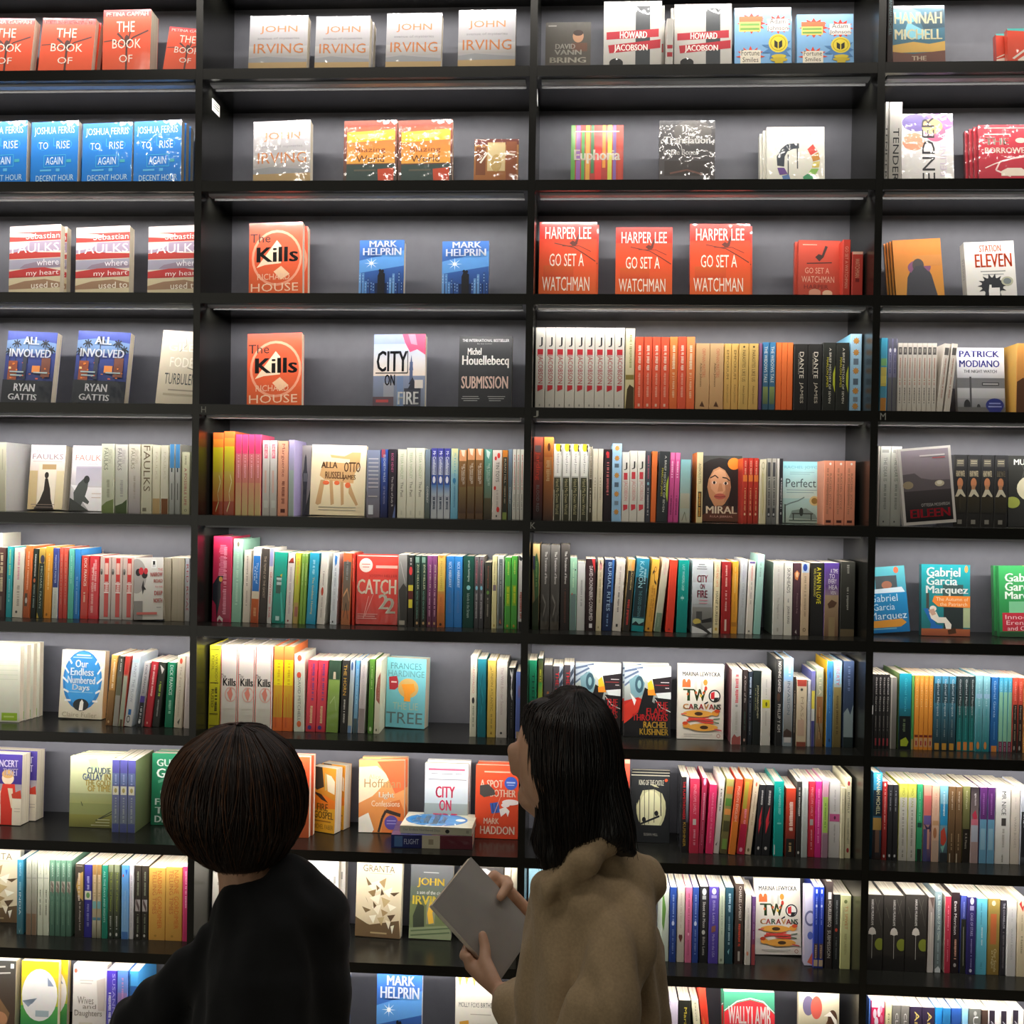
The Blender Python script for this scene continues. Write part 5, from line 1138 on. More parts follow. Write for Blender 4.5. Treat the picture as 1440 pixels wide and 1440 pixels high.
# eighth shelf -------------------------------------------------------------
faces(8, 1, '''
-42 30 1060 yb=1160 lean=2 yaw=-3 t=42 k=1 kx=20 | 3a2c7a e0d4bc;r 0 0 100 42 3c2e7c;p e8e0cc 50 60 60 50 90 56 100 60 100 100 50 100;p d83a2c 0 46 40 40 56 52 58 70 50 80 60 100 0 100;e 72 34 12 9 e8d0b0;e 72 28 12 6 d0a060;p d83a2c 62 42 86 42 90 64 84 100 60 100 58 56;p e8d0b0 72 48 82 48 84 68 92 74 80 76;p e8dcc4 82 62 100 60 100 100 82 100;r 86 76 98 77 c0b4a0;r 86 80 98 81 c0b4a0;b 36 8 92 18 e8e0f0 CONCERT;b 62 20 92 30 e8e0f0 TICKET;p c8402c 80 56 98 50 100 62 82 62 | thick face-out book with a red dressed woman
97 159 1064 yb=1164 lean=2 t=16 k=3 kx=6 | d8dcb0 8a8a48;p b0c898 40 4 60 2 64 16 50 20;r 0 52 100 70 9aa070 a0a060;r 0 66 100 84 8a9058;r 0 82 100 100 8a8844 6a6a34;l 3c4030 1.4 60 90 98 80;l 3c4030 1.4 66 88 98 76;l 3c4030 1.4 30 70 26 64;b 38 15 92 24 6a7a9a CLAUDIE;b 28 24 74 33 6a7a9a GALLAY;b 78 24 92 33 b0984c IN;b 34 33 92 41 b0984c THE GOLD;b 40 41 92 49 b0984c OF TIME;r 64 88 92 89 c8c8a0;r 60 92 92 93 c8c8a0;r 50 96 92 97 c8c8a0 | misty green landscape face-out book
212 276 1060 yb=1157 lean=2 t=26 k=1 kx=4 | 1f7a54 186444;b 10 8 96 18 e8efe4 GUNTER;b 10 21 96 34 e8efe4 GRASS;l 5a9a7a 4 14 40 30 36 26 54;e 24 54 5 4 8ab89c;b 8 63 70 72 d8e4d8 FROM;b 8 75 60 84 d8e4d8 THE;b 8 87 70 96 d8e4d8 DIARY | green face-out book with white capitals, partly behind the bobbed head
''')
spines(8, 1, '''
156.5 190 1070 n=3 | 5a5aa0 7a848c;r 0 0 100 34 5c5aa4;r 0 18 100 34 6a7aa4;r 6 36 94 48 d8d4bc;e 50 42 22 3.4 a8985c;x 36 52 64 86 a8b0b0;r 0 88 100 100 50588c;x 36 20 64 33 a0a8d0 | slate blue spine with a cream square | 7a8458
''')
faces(8, 2, '''
436 471.5 1079 yb=1171 lean=2 yaw=-20 t=34 k=1 kx=18 | d89028 c87820;p 3a3024 4 0 40 0 50 30 20 36 0 30;p e8d8b8 60 10 80 12 96 20 96 40 66 36;p c8a860 52 8 60 10 62 34 54 36;p e87818 0 40 60 44 98 50 100 70 0 66;p 3a241a 0 38 40 42 70 54 40 50;p e8a824 0 66 100 62 100 100 0 100;b 22 56 70 67 6a4a14 FIRE;b 10 68 94 79 6a4a14 GOSPEL;r 10 82 84 84 a86a18;t 8 88 94 95 8a5a14 MICHEL FABER | amber face-out book with flames, turned aslant | 6a4a2c
408 434 1064 y=95 lean=1 t=20 k=1 kx=6 | d8522c b84020;r 0 40 100 100 b8562c | orange red book standing behind the bobbed head
504 568 1069 dx=1 yb=1168 lean=3 t=18 k=1 kx=6 kz=4 | eeb070 d87a3c;p f4dcb8 0 10 40 8 70 24 30 50 0 60;p d8683c 40 2 100 0 100 40 80 46 60 20;p f0e8d8 0 80 30 70 50 80 30 100 0 100;p e0904c 20 70 40 56 60 66 50 100 36 100;p d07034 60 60 90 54 100 70 100 90 70 80;l 3a302c 5 44 100 52 80 60 70 92 76;t 22 20 48 26 d8b088 Alice;t 12 26 92 38 b08a5a Hoffman;b 44 44 78 54 f4ecd8 Light;t 28 56 90 64 f0dcc0 Confessions;e 72 86 15 10 5a4a98;r 62 83 82 84 a8a0d0;r 62 87 82 88 a8a0d0 | warm orange face-out book with a beaded bracelet and purple sticker
596 657 1073.5 yb=1172 lean=3 t=18 k=1 kx=4 kz=4 | e8e8e8 a8aeb0;r 0 26 100 60 d8dce0 c0ccd0;r 8 7 92 10 e0607a;r 14 14 30 15 7a7a80;r 38 14 64 15 7a7a80;r 70 14 86 15 7a7a80;r 8 22 96 23 7a7a84;r 0 56 100 100 a0a8a4 8a8e8a;b 25 32 70 48 ee3a64 CITY;b 34 51 62 66 ee3a64 ON;b 20 70 76 84 ee3a64 FIRE | pale face-out book with pink words, standing behind the flat pile
667.5 728 1076.5 yb=1180 lean=3 t=18 k=1 kx=4 kz=4 g | e0502e d04426;r 20 8 80 10 f0a890;b 10 20 22 31 f0d8c0 A;b 26 20 64 31 f0d8c0 SPOT;b 18 34 30 42 f0d8c0 of;b 34 33 94 43 f0d8c0 BOTHER;p 4a4440 10 28 30 26 44 34 46 40 20 44 10 40;e 82 24 15 9 3a58b0;r 72 22 92 24 a8b8e0;r 74 26 90 27 a8b8e0;e 82 50 20 4 e8dcd8;e 70 54 10 3 e8dcd8;p 3a5aa8 34 52 54 50 58 64 38 66;l 2c3040 1.4 40 52 42 64;l 2c3040 1.4 48 52 50 64;p ece4dc 56 60 70 56 80 62 76 70 72 64 60 70;l f0a890 1 60 40 30 90;b 20 72 56 80 f0d8c0 MARK;b 12 83 92 94 f0e0cc HADDON | orange face-out book with hand drawn white title and blue sticker
''')
faces(8, 3, '''
860 884 1066 y=120 lean=2 t=20 | d84a34 c03c2c;r 0 0 100 6 e88a70 | red book edge showing behind the long dark hair
886.5 941 1091 yb=1175 lean=2 t=16 k=2 kx=2 kz=3 | 26282a 1f2022;e 52 48 38 36 c8c498;e 52 52 30 30 e0dcb0;p 26282a 10 20 40 10 60 16 94 20 90 40 80 26 60 20 30 22 16 44;l 26282a 2.4 22 20 24 76;l 3a3c38 1.6 34 18 36 74;l 3a3c38 1.6 46 16 46 72;l 3a3c38 1.6 60 16 60 70;l 26282a 2.4 76 20 78 60;l 26282a 3 20 74 74 60;e 34 66 5 4 1f2022;e 66 56 5 4 1f2022;r 0 74 100 100 242628;b 20 6 84 14 d8d4c0 KING OF THE CASTLE;t 34 86 70 90 a8a498 SUSAN HILL;e 90 6 4 2.4 d8502c | black face-out book with moonlit forest oval
''')
spines(8, 3, '''
957 968 1092.5 w | 2a2426 201d1f;r 64 0 100 60 c0ccd8 4a4a58;v 12 6 52 56 e02c34 THE FLAMETHROWERS;v 22 60 62 92 c8a03c KUSHNER | black spine with red lettering and a silvery edge | 34363c
969 982.5 1095 | d83a58 b82c44;v 36 8 68 48 f0a0b0 PENELOPE LIVELY;r 30 54 70 62 c8c0b8;x 36 68 64 88 e890a0 | raspberry spine with a small grey picture, first of two
979.8 989 1094 dx=6 | b83254 a02c48;x 36 20 70 54 e8a8b8;e 50 5 34 5 c8b8d8;x 40 58 62 88 d08a9c | leaning crimson spine with a violet head
992 1002.5 1104 dx=6.5 | ea3a70 d83060;v 36 12 64 84 f8a0b8 NADINE BORN OF THE NORTH | hot pink shorter leaning spine
1002.8 1011 1095 dx=9 | e4ded4 d4cec4;x 36 14 66 44 6a625a;p 3a3a34 20 88 60 84 40 90 | white leaning spine beside the hot pink one
1012 1022.5 1096 dx=10.5 | a8a05a 5a5234;r 0 10 100 20 c87c3c;r 0 26 100 36 5a8a3c;r 0 40 100 48 d89048;r 0 56 100 70 4a4a2c;r 10 80 90 94 7a9a4a | leaning spine patched green, orange and brown
1024 1034 1096 dx=11.5 | e04a34 c8702c;v 30 10 74 56 f0c8b0 PIGEON ENGLISH;r 0 56 100 100 d87a2c | leaning spine red above and orange below
1035.8 1047 1096 dx=12 | d8843c c02c38;r 0 4 60 40 b0a03c;x 34 40 70 84 f08aa0;r 0 60 100 100 b82444;e 46 94 24 3 e8a0b0 | leaning spine orange above and ruby below
1047.5 1056 1097 dx=13 | e0cdb0 d0bc9c;e 50 6 20 3 d86a4a;x 36 16 62 60 b89c7c;e 46 94 22 2.4 7a6a4a | cream leaning spine closing the leaning set
1059 1082 1105 dx=7 n=2 | 26262a 202022;x 34 8 68 28 b8b4b0;p c8303c 20 50 70 30 60 54 80 50 30 70;e 46 90 20 2.4 c8c4c0 | black leaning spine with a red flash
1083 1101 1099 g hb | 14a094 0f8a80;v 46 8 70 44 98dcd4 LAST WHISPERS DEEP;l 6ac8c0 2 34 56 80 56;l 6ac8c0 2 54 50 54 58;p e0e0dc 0 84 10 86 10 98 0 98 | wide bright teal spine
1104 1118 1109 | e04a30 26221f;x 30 20 74 62 f8d8c8;r 0 74 100 100 28231f;x 30 80 60 92 c8a870 | short scarlet spine with black foot
1119 1126 1099 | 3a3634 2c2a28;x 30 8 70 44 c8c4bc;e 46 94 24 2 c8c4bc | dark brown spine between scarlet and white
1126.3 1135 1098 | d8dcd8 a0a8a4;x 36 10 62 70 b0b8b4 | pale grey spine with faint lettering
1135.5 1145 1099 | d8384a c02c3c;v 34 8 70 46 f0a8b0 PENELOPE LIVELY;r 20 50 80 58 b8b0ac;x 36 64 64 90 e898a4 | raspberry spine with a small grey picture, second of two
1145.3 1154.4 1099 | e03a94 c82c7c;x 36 10 64 80 f090c0 | magenta spine
1154.8 1164 1097 | d8a0b4 9a7884;r 0 22 100 68 a8c860;x 36 30 62 60 6a9040;r 0 70 100 100 9a7a88 | dusty pink spine with lime band
1164.5 1180.5 1100 | d4d0cc c0bcb8;x 44 10 58 38 a8a4a0;r 0 42 100 52 c05a8a;e 52 47 10 2.4 5a2a44;x 44 56 58 80 a8a4a0 | broad grey white spine with a pink block
1181 1187 1108 | e4dcb8 d4cca8;x 36 16 62 70 c0b890 | slim pale yellow spine
1187.3 1196 1094 hb | e8e0bc dcd4ac;e 50 7 26 3 b8343c;v 30 18 72 44 4a4a44 BUTTERFLY;v 34 50 68 82 6a6a60 SONYA HARTNETT;e 50 90 26 3 b8343c | cream taller spine with two small red butterflies
''')
spines(8, 4, '''
1225.5 1239 1087 hb dp=150 | 2a84a8 3a2a24;r 0 0 100 20 3a94b8;r 0 20 100 50 1a2c38;v 36 2 82 48 e0d8a8 HANNAH MICHELL;r 0 52 100 66 b8924c;r 30 66 80 92 7a5c4c;r 0 66 30 100 2a2020 | blue black taller spine against the divider with ochre middle
1239.2 1246.3 1099 | b83434 7a2420;x 34 10 66 60 e0a098;e 46 4 24 2.4 f0e0d8;e 46 95 24 2 d8c8c0 | slim red spine
1246.8 1261.6 1103 n=2 | 2c2c30 242426;x 34 8 66 34 8a8a90;e 46 94 24 2 c8c8c8 | slim black spine with grey lettering
1262.6 1287.4 1103 n=2 | d8d850 c8c4b8;r 0 18 100 100 cccabe bcb8ac;v 34 6 66 30 9aa03c MO YAN;x 36 34 62 80 9a968c;x 40 86 60 94 8a867c | white spine with lime head
1288 1296 1103 | 3aaa74 2c8c5c;x 36 10 62 46 8ad0a8;r 0 50 100 56 1c4a3c;r 0 84 100 100 1f2c24 | emerald slim spine
1296.8 1309 1104 | e8a890 3a3a6a;r 0 14 100 40 d8706a;r 0 40 100 52 6a5a94;p 3a3050 0 50 60 56 100 50 100 60 60 64;r 0 58 50 100 4a4a7a;r 50 58 80 84 c89080 | sunset spine of peach, rose and indigo
1309.5 1319.7 1105 | ecc0a4 b89880;x 36 10 62 40 d8a08c;r 0 46 100 52 c0946c;e 40 62 30 7 a8704c;r 0 72 100 100 b89c88 | pale peach spine with a brown figure
1320 1332 1105 | 8ac8dc 3a3a40;r 0 24 100 52 2a8ab8;p b84434 10 60 60 54 94 70 60 80 10 76;p 7ab0a0 10 80 60 78 90 72 40 88;r 0 88 100 100 2c3034;x 36 8 60 40 c0e0ec | sky blue spine with a red parrot shape
1332.5 1351.7 1106 n=2 | 7a5c3c 4a3826;v 34 6 66 30 e0d0b8 the longer word;x 36 62 62 82 a8906c;r 10 88 30 100 b8a890 | brown spine with cream lettering
1352 1363 1106 | 8a8a54 241e18;v 34 6 66 30 d8d4b0 Bond of the park;r 0 56 100 100 241f1a;v 34 62 66 82 c8c0b0 K R Meera | spine olive above and black below
1363.7 1375 1107 | 2a2228 b8a4a0;v 34 8 66 24 e0d8d8 agnes moore;p b8344c 10 36 60 30 90 40 40 46;r 0 42 100 60 c06a7a;r 0 50 100 72 a8acb8;r 0 72 100 100 a08884 | black and pink spine with pale foot
1376 1398 1108 n=2 | 5a2c6a 6a9cb8;r 0 0 100 42 5a2a68;x 36 8 62 36 8a5a98;r 0 42 100 100 6498b4;r 10 54 84 82 88b0c4 | purple topped light blue spine
1398.3 1419.3 1108 g | ecebe6 d0ccc4;v 40 5 72 36 2c2c2c MR NICE;r 40 40 74 50 4a4644;x 46 54 64 78 b8b4ac;x 46 88 56 96 8a867c | broad white spine with heavy black capitals
1420 1433 1111 | e2d8cc d0c4b4;v 36 36 64 78 a8a094 WARM BODIES;x 44 10 56 26 c8c0b4 | cream spine with widely set grey capitals
1434 1448 1110 | e0e4f0 26262a;r 0 30 100 90 26262a;x 20 32 60 50 e0e0e4 | white and black spine cut by the frame edge
''')
# ninth shelf --------------------------------------------------------------
GRA = 'e6d8b8 d4c09a;t 14 4 84 13 6a5c48 GRANTA;l a8987c .6 30 15 78 15;p 6a5438 0 74 30 84 96 76 100 100 0 100;p f0e4c8 24 30 50 24 60 36 40 40;p 7a6444 20 20 34 30 26 32;p a88c60 50 26 66 20 62 34;p f4ecd4 60 38 80 32 74 46;p 5a4630 74 40 96 38 84 44;p 8a7048 26 40 44 36 40 48;p f0e4c8 30 48 54 42 50 56;p 6a5438 20 46 28 56 24 50;p c0a878 56 46 76 50 62 60;p f4ecd4 70 54 90 58 76 64;p 7a6444 14 60 34 64 22 68;p f0e4c8 36 60 56 56 50 70;p a88c60 56 62 72 66 60 72;p 5a4630 70 70 88 68 78 78;p f4ecd4 30 72 46 70 40 82;p c0a878 48 74 64 72 58 84;p 6a5438 38 52 46 58 40 62;p 5a4630 56 34 62 42 54 44;p f0e4c8 66 76 78 78 74 88;p 7a6444 44 30 52 34 46 38;p f4ecd4 78 84 86 82 82 94;p 6a5438 24 82 34 84 32 90;r 34 93 70 95 b09c74'
faces(9, 1, f'''
-45 27 1195 yb=1296 lean=1 t=22 | {GRA} | cream face-out magazine of paper shards, tucked behind the blue spine
''')
spines(9, 1, '''
23 32 1209 | 3a8aa8 4a7880;v 34 4 72 22 a8d8e8 GRANTA;x 30 30 70 40 8ac0d0;v 34 44 70 74 d8ecf0 INDIA;p a8c8cc 30 92 50 96 70 92 50 99 | steel blue spine with spaced white capitals
36 51.5 1209 n=2 | b8bcaa 8a7c6c;v 34 4 68 20 8a9080 GRANTA;r 0 24 100 26 9a9c8c;x 36 34 62 60 a8a490;r 0 72 100 100 8a7058 | grey green spine fading to brown
52 68.5 1209 n=2 | dcdfc8 ccd0b8;v 34 4 68 20 a8ac94 GRANTA;r 0 24 100 25 b0b49c;x 34 40 66 72 8a8e78 | off white slim spine from a numbered set
69 100 1210 n=4 | 6a9078 4a6c5a;v 34 4 72 22 c8dcc8 GRANTA;r 8 28 92 42 b8b0a0;l 7a7064 6 20 30 80 36;l 7a7064 6 20 38 80 42;x 36 48 62 84 7aa088 | sage green spine with a marbled square
104.7 117 1215 | 4c4238 34302a;p c8a058 100 10 40 14 10 30 40 44 100 50;x 30 12 60 50 e0d0b8;v 44 52 76 90 d8d0c4 In an Antique Land;r 10 2 90 3 a89c8c | black brown spine with an ochre curve
117.4 129 1216 | 3a3494 34308a;x 34 16 66 34 b0b0dc;r 4 36 96 48 e0dcc8;e 50 42 26 4 6a9a5a;x 34 54 66 84 8a8ac8 | indigo spine with a cream square
129 142 1216 n=2 | c0a070 a8a48c;r 0 0 100 14 a8804a;x 20 14 80 50 d8c098;r 0 50 100 60 7ab0b0;r 0 72 100 76 5a8a9c;r 0 76 100 100 c8c0a4 7a7864 | sand coloured spine with aqua band
142.5 150 1217 | 2a9478 207a64;v 30 8 72 78 c0e8d8 ALL THE DAYS AND NIGHTS | narrow sea green spine with white capitals
150.6 168 1217 n=2 | 6a7050 2c342c;r 0 0 100 10 8a9070;v 34 10 72 64 a8b83c The Book of Memory;x 34 70 66 88 b8bcb0;e 50 95 20 2.4 d0d0c8 | dark olive spine with lime lettering
170 180.5 1217 g | 5a9ce0 8ab8e0;p 2a6ac8 50 6 90 6 70 14;e 18 14 10 2 d84a4a;v 38 34 66 80 a0c8ec What Was Promised;r 0 90 100 100 4a78b8 | sky blue spine with white haze
181 187 1217 | e0dce0 ccc8c8;x 36 14 62 84 a8a4a8 | thin white spine beside the sky blue one
188.3 208 1218 n=2 | 3a322a 2c2822;x 36 8 64 40 8a9078;r 8 46 92 62 a8a09c;l 5a4a48 8 20 48 80 60;x 36 66 64 90 8a9078;e 46 95 18 2 c8c4bc | black brown spine with a marbled square
208.5 255.7 1220 n=2 | e8b458 d8a048;v 52 4 80 84 d8702c NADINE GORDIMER;v 20 4 46 64 c8703a TELLING TIMES;e 40 94 8 1.6 b88838 | thick yellow orange spine with orange capitals
256.2 264.5 1219 | e84a80 d03a6c;x 34 6 72 54 f8b0c8 | pink spine against the divider
''')
faces(9, 2, f'''
297 352 1208 y=120 lean=3 t=30 | e4ddd0 d8d0c0;r 12 30 88 34 b8b0a0 | pale face-out book glimpsed past the bent neck
412 474 1208 yb=1312 lean=3 t=34 k=1 kx=12 | f0ebe4 e2dcd2;t 60 22 94 32 a8a49c ul;r 20 40 90 41 c8c4bc;r 20 46 90 47 c8c4bc | white face-out book with thick page edges behind the dark shoulder
498.5 563 1212.6 dx=3 yb=1316 lean=3 yaw=-4 t=22 | {GRA} | cream face-out magazine of paper shards in full view
574.5 634 1216 dx=4 yb=1318 lean=3 t=24 w | 5c605c 5a6a48;r 0 0 100 30 6a6a6c 5a5e5c;r 0 50 100 100 6a7048 74825a;p 8a8c70 40 48 60 44 60 80 40 80;p e0b040 46 52 54 50 60 60 54 64 58 78 46 80 42 66;e 52 56 5 4 e8d080;p 3c4234 8 70 20 50 34 56 36 86 10 90;p 8a9470 0 86 100 80 100 100 0 100;l 5a6a4a 2 4 90 96 84;l 5a6a4a 2 4 96 96 90;r 30 10 66 11 b8b8b4;b 16 18 80 31 e8c84a JOHN;t 16 35 84 40 d8d4cc a son of the circus;b 6 42 94 54 e8d050 IRVING | grey green face-out book with yellow capitals, partly behind the held book
645 706 1219 yb=1318 lean=3 t=22 w | 5a5654 4a4644;p a86a5a 40 20 70 12 86 40 60 60 36 46;p d8d4d0 10 4 60 2 90 10 60 16 20 12;p 8a3a34 60 30 80 24 84 44;l e0dcdc 2 30 40 80 10;l e0dcdc 2 50 50 90 24;p c8b0a0 44 26 60 22 62 34 50 38 | dark film wrapped face-out book behind the held book
''')
spines(9, 2, f'''
708 717 1219 | {PAGES} | book with crumpled page edges outward, nearer the film wrapped cover
717.5 726 1221 dx=2 | {PAGES} | book with page edges outward against the divider
''')
faces(9, 3, '''
742 800 1219.6 yb=1325 lean=3 t=22 | a8d4e4 8abcd4;b 34 12 70 20 3a5a6a Wally;b 34 22 66 30 3a5a6a Lamb;r 20 50 90 70 98c4d8 | light blue face-out book mostly behind the tan coat
''')
spines(9, 3, '''
929 940 1247 | dce4d4 c8d4c0;p 6a9a4a 0 0 60 30 30 60 0 50 | white and green spine beside the tan coat
941 950 1248 | 2a4a98 243c80;x 34 10 66 44 8aa0d0;e 50 48 26 3 d0d8e8;x 34 56 66 88 7a90c4 | navy blue spine with small white emblem, first of two
951 962 1248 | d8d0c0 ccc2b0;x 40 8 58 54 b8ac98;e 36 66 16 3 6a3a34;e 60 66 16 3 6a3a34;p 6a3a34 20 67 78 67 50 74 | cream spine with a dark heart
962.7 972 1248 | e07a9c cc688a;x 38 8 62 60 a8486a;e 50 62 16 2 f0b0c4;x 38 70 62 90 b85878 | rose pink spine
972.5 981.3 1248 | 34509c 2a4288;x 34 10 66 44 8aa0d0;e 50 48 26 3 d0d8e8;x 34 56 66 88 7a90c4 | navy blue spine with small white emblem, second of two
982.5 995 1247 | 2c2a2c 222;e 50 7 28 4.5 d0d4d0;r 26 12 74 17 b0b4b0;v 34 20 70 54 e8e4dc Shoot the Moon;e 46 60 22 3 c8c8c0;v 36 66 68 90 c8c4bc Billie Letts | black spine with white round stamp
995.6 1009.4 1247 | 5a4aa4 50409a;e 50 6 26 4 e0dcd8;r 20 11 80 15 a8a0d0;v 36 18 66 48 b8b0e0 Billie Letts;p 8a5a4c 26 52 74 50 74 58 26 60;v 36 62 66 92 b8b0e0 Made in the USA | purple spine with white round stamp
1010 1018 1250 | c8d4b8 b0bca4;x 36 10 62 60 98a890;e 46 95 24 2 7a8470 | pale leaf green spine
1018.6 1030 1248 | 2a5060 204048;x 34 8 68 32 b0ccd4;x 40 38 58 46 8aa8b0;x 36 48 62 74 9ab8c0;p 8ac0c4 30 84 60 80 50 88 | dark teal spine with pale capitals
1032.5 1044.6 1243 | 4a3c34 3a2c28;v 40 3 76 46 d8d0c4 CHARLES LAMBERT;x 34 50 66 78 c84a34;r 36 84 64 96 b8b0a4 | dark brown spine with cream capitals above red
1047 1055 1257 | e0dad0 d0c8bc;e 46 84 24 3 d88a6a;x 38 20 60 60 b8b0a8 | short off white spine
1056 1061.7 1261 | 6a4a84 8a3a48;r 0 70 100 100 a84a4c;x 34 14 66 60 a890c0 | thin purple and red short spine
1143 1157.5 1247 n=2 g | 2440b0 2a3c90;r 30 3 70 8 d0d8f0;x 36 12 62 46 8a9ae0;r 30 22 70 25 d8e0f8;r 0 70 100 88 5a4a4c;x 30 72 70 88 c8a890;r 0 90 100 98 c8b090 | royal blue spine with pale pattern at its foot
1159.6 1170 1240 hb | 3a302e 2c2624;r 26 12 80 20 f0ece4;v 22 22 80 52 e8e4dc HOUELLEBECQ;v 24 56 78 88 c8c4bc SUBMISSION | dark brown spine with chunky white letters
1170.4 1180 1258 | 2a2c2c 222424;v 34 8 66 40 a0a4a4 HARUKI MURAKAMI;e 46 48 24 2.4 c84a34;x 36 58 62 86 6a6e6e | short black spine with a red dot
1180.6 1195.5 1260 | d8d8a0 c8c888;e 46 8 18 2.6 7a8450;v 40 14 70 46 c8844a TS SPIVET;x 20 16 32 34 b0a878;v 38 52 62 80 a8a470 REIF LARSEN | pale yellow green spine with brown capitals ending the row
''')
faces(9, 3, f'''
1062 1127 1235 dx=-2 yb=1344 lean=3 t=18 | {TWO} | white face-out book with yellow geese and decorated title, lower of two
1131 1144 1247 y=95 lean=2 t=30 | d8d4e4 c0bcd0;o 60 40 60 10 .3 6a6a8a;p d86a4a 30 96 100 80 100 100;e 60 62 30 5 5a6ab0 | slim lilac white book leaning behind the royal blue pair
''')
spines(9, 4, '''
1210 1302 1259 n=3 hb w dp=150 | 3c3834 262422;l 5a5650 1.6 60 4 80 20 94 40;l 5a5650 1.6 84 6 70 24;l 5a5650 1.6 10 16 24 30;v 44 6 56 40 d8d4cc HARUKI MURAKAMI;l c8c4bc 2 50 42 50 84;e 50 48 16 5 d8d0c4;r 32 48 68 52 d8d0c4;e 88 65 24 8 8a9434 | very thick black spine with cream disc
1303.5 1312 1262 dx=3 | 8a7c74 d0c8c0;p 5a4a44 0 0 100 0 80 16;r 30 20 60 90 c8c0b4 | leaning pale book with a bent brown corner
1313.3 1323 1254 | 7a8c90 6a7474;v 34 4 78 60 d8e4d8 ALL THE COLOURS OF THE TOWN;x 36 64 62 88 a0b0b0;p d8dcdc 0 96 60 92 100 96 100 100 0 100 | slate spine with tall white capitals
1327.5 1336 1261 | c83a50 a82c40;x 38 12 62 44 e890a0;x 38 56 62 84 d88090 | crimson slim spine with cream page edge beside it | d8cdb8
1336.3 1348 1255 | 2c1f22 241a1c;v 28 11 66 52 f0e8e4 Evan Morrison;x 36 58 68 82 e0a890;e 50 90 20 2.4 b0a8a4 | black maroon spine with bold italic white name
1349 1358 1260 | 4a54a8 24261f;r 0 30 100 100 2a2c24;x 36 8 66 28 8a94d8;l c8c8a8 8 50 40 56 90 | blue headed dark spine
1358.3 1371 1262 | 342c6a 2a2458;e 50 5 26 4.4 e0dcec;r 24 11 76 17 a8a4cc;v 34 20 68 50 b8b4dc CAGE OF STARS;x 40 54 60 90 8a84b8;e 46 95 18 2.4 d0cce0 | deep violet spine with white round stamp
1371.4 1386.7 1264 | 6ac0d4 58aabf;x 36 6 50 34 4a90a8;x 46 38 60 60 d0e8ec;x 40 84 60 94 4a94a8 | cyan spine
1387.3 1404.7 1264 | a8904a 8a7034;e 46 6 18 3.4 e8dcb0;r 20 20 74 60 c86a3c b86a3c;v 54 66 78 96 e0d0a0 Our Souls;v 28 68 50 92 e0d0a0 at Night | olive gold spine with a rust block
1405.4 1414 1266 | 343038 2a282c;v 34 4 76 38 d8d8e0 THE COUNSELLOR;x 34 42 70 90 7a7478 | near black spine with silver capitals
1414.7 1428 1268 | dedcd8 ccc8c4;v 40 36 64 78 a8a8a8 WARM BODIES;x 44 10 54 26 c0c0bc | white spine with widely set grey capitals
1428.8 1442 1265 | e8d8b8 d8c8a4;p c83a34 10 6 40 2 50 10 80 6 60 16;x 44 20 56 40 b8a884;v 40 48 66 70 8a8468 Hattie | cream spine with a red flower, cut by the frame edge
''')
# lowest visible shelf -------------------------------------------------------
faces(10, 1, '''
-54 20 1350 y=100 lean=2 t=28 | 3c3c38 5a4434;p 8a6a4a 40 60 70 50 90 70 80 100 40 100;e 70 78 16 10 c89068;l a8a49c 2 10 12 80 8;l a8a49c 2 10 20 90 16;p c8743c 20 40 50 36 60 44 30 50;r 90 4 96 10 e0dcd4 | dark painterly face-out book at the bottom corner
28 80 1352 y=95 dx=3 lean=2 t=16 k=1 kx=18 | f0c828 3a9a5a;r 0 0 100 20 f2ca24;r 0 44 100 60 c8c040 b0b838;r 0 58 100 100 5aa850 1f8a50;e 50 44 48 34 f0ece8;p 8a94a8 70 20 80 26 88 32 72 32;p 9aa8b8 4 52 30 56 44 48 20 60;r 40 64 76 72 a8b8bc;r 20 84 60 86 c8e0c0 | face-out book with white moon on yellow and green
101 148 1357 y=95 lean=2 t=30 | e4ded6 d8d0c6;e 7 8 5 3 d8604a;r 20 20 60 21 b8b0a4;r 22 24 56 25 b8b0a4;t 14 42 62 52 7a7064 Wives;t 30 52 70 58 8a8074 and;t 6 60 88 70 7a7064 Daughters;r 20 76 60 82 d0c8b4;t 8 84 80 96 b0a890 Gaskell;p c8bcb0 70 20 96 16 96 60 76 60 | white face-out book with grey handwritten title
''')
spines(10, 1, '''
149 163.4 1365 | 4a34b0 6a6ac0;v 58 4 90 70 a8a0e0 SUSANNA;x 14 30 44 90 e0e0f0 | violet spine with stretched capitals
164 179 1365 | 5a8ad0 8a5a8a;r 0 30 100 100 8a78b0 a05a80;x 40 10 60 70 c88ab8 | blue to mauve spine
181 194 1366 | 4aa4e8 2a3048;r 0 20 100 60 2a5a98;l 2a3048 5 6 4 6 96 | blue spine disappearing behind the black sleeve
''')
faces(10, 2, f'''
424 489 1366 y=100 lean=2 t=24 w | {HELP} | night blue face-out book with a kissing couple, half hidden
528.5 592 1369.6 y=100 lean=2 t=20 w | {HELP} | night blue face-out book with a kissing couple, fully visible
639 702 1373 y=100 lean=2 t=22 | e8e2d4 dcd4c4;p d8a850 4 0 14 0 10 14;p d09848 20 0 30 0 24 12;p d8a850 36 0 46 0 42 14;p d09848 52 0 60 0 56 12;t 8 32 94 38 4a4a4c MOLLY FOXS BIRTHDAY;r 34 46 80 47 b0a898;r 50 58 90 60 9a9488;p d8a040 10 56 30 54 32 70 12 74;p d0502c 8 66 26 70 30 78 10 76;p e8c060 40 74 80 66 100 74 100 84 40 86;p d8402c 30 84 70 74 100 84 100 100 30 100 | cream face-out book with orange cut outs behind the hand
''')
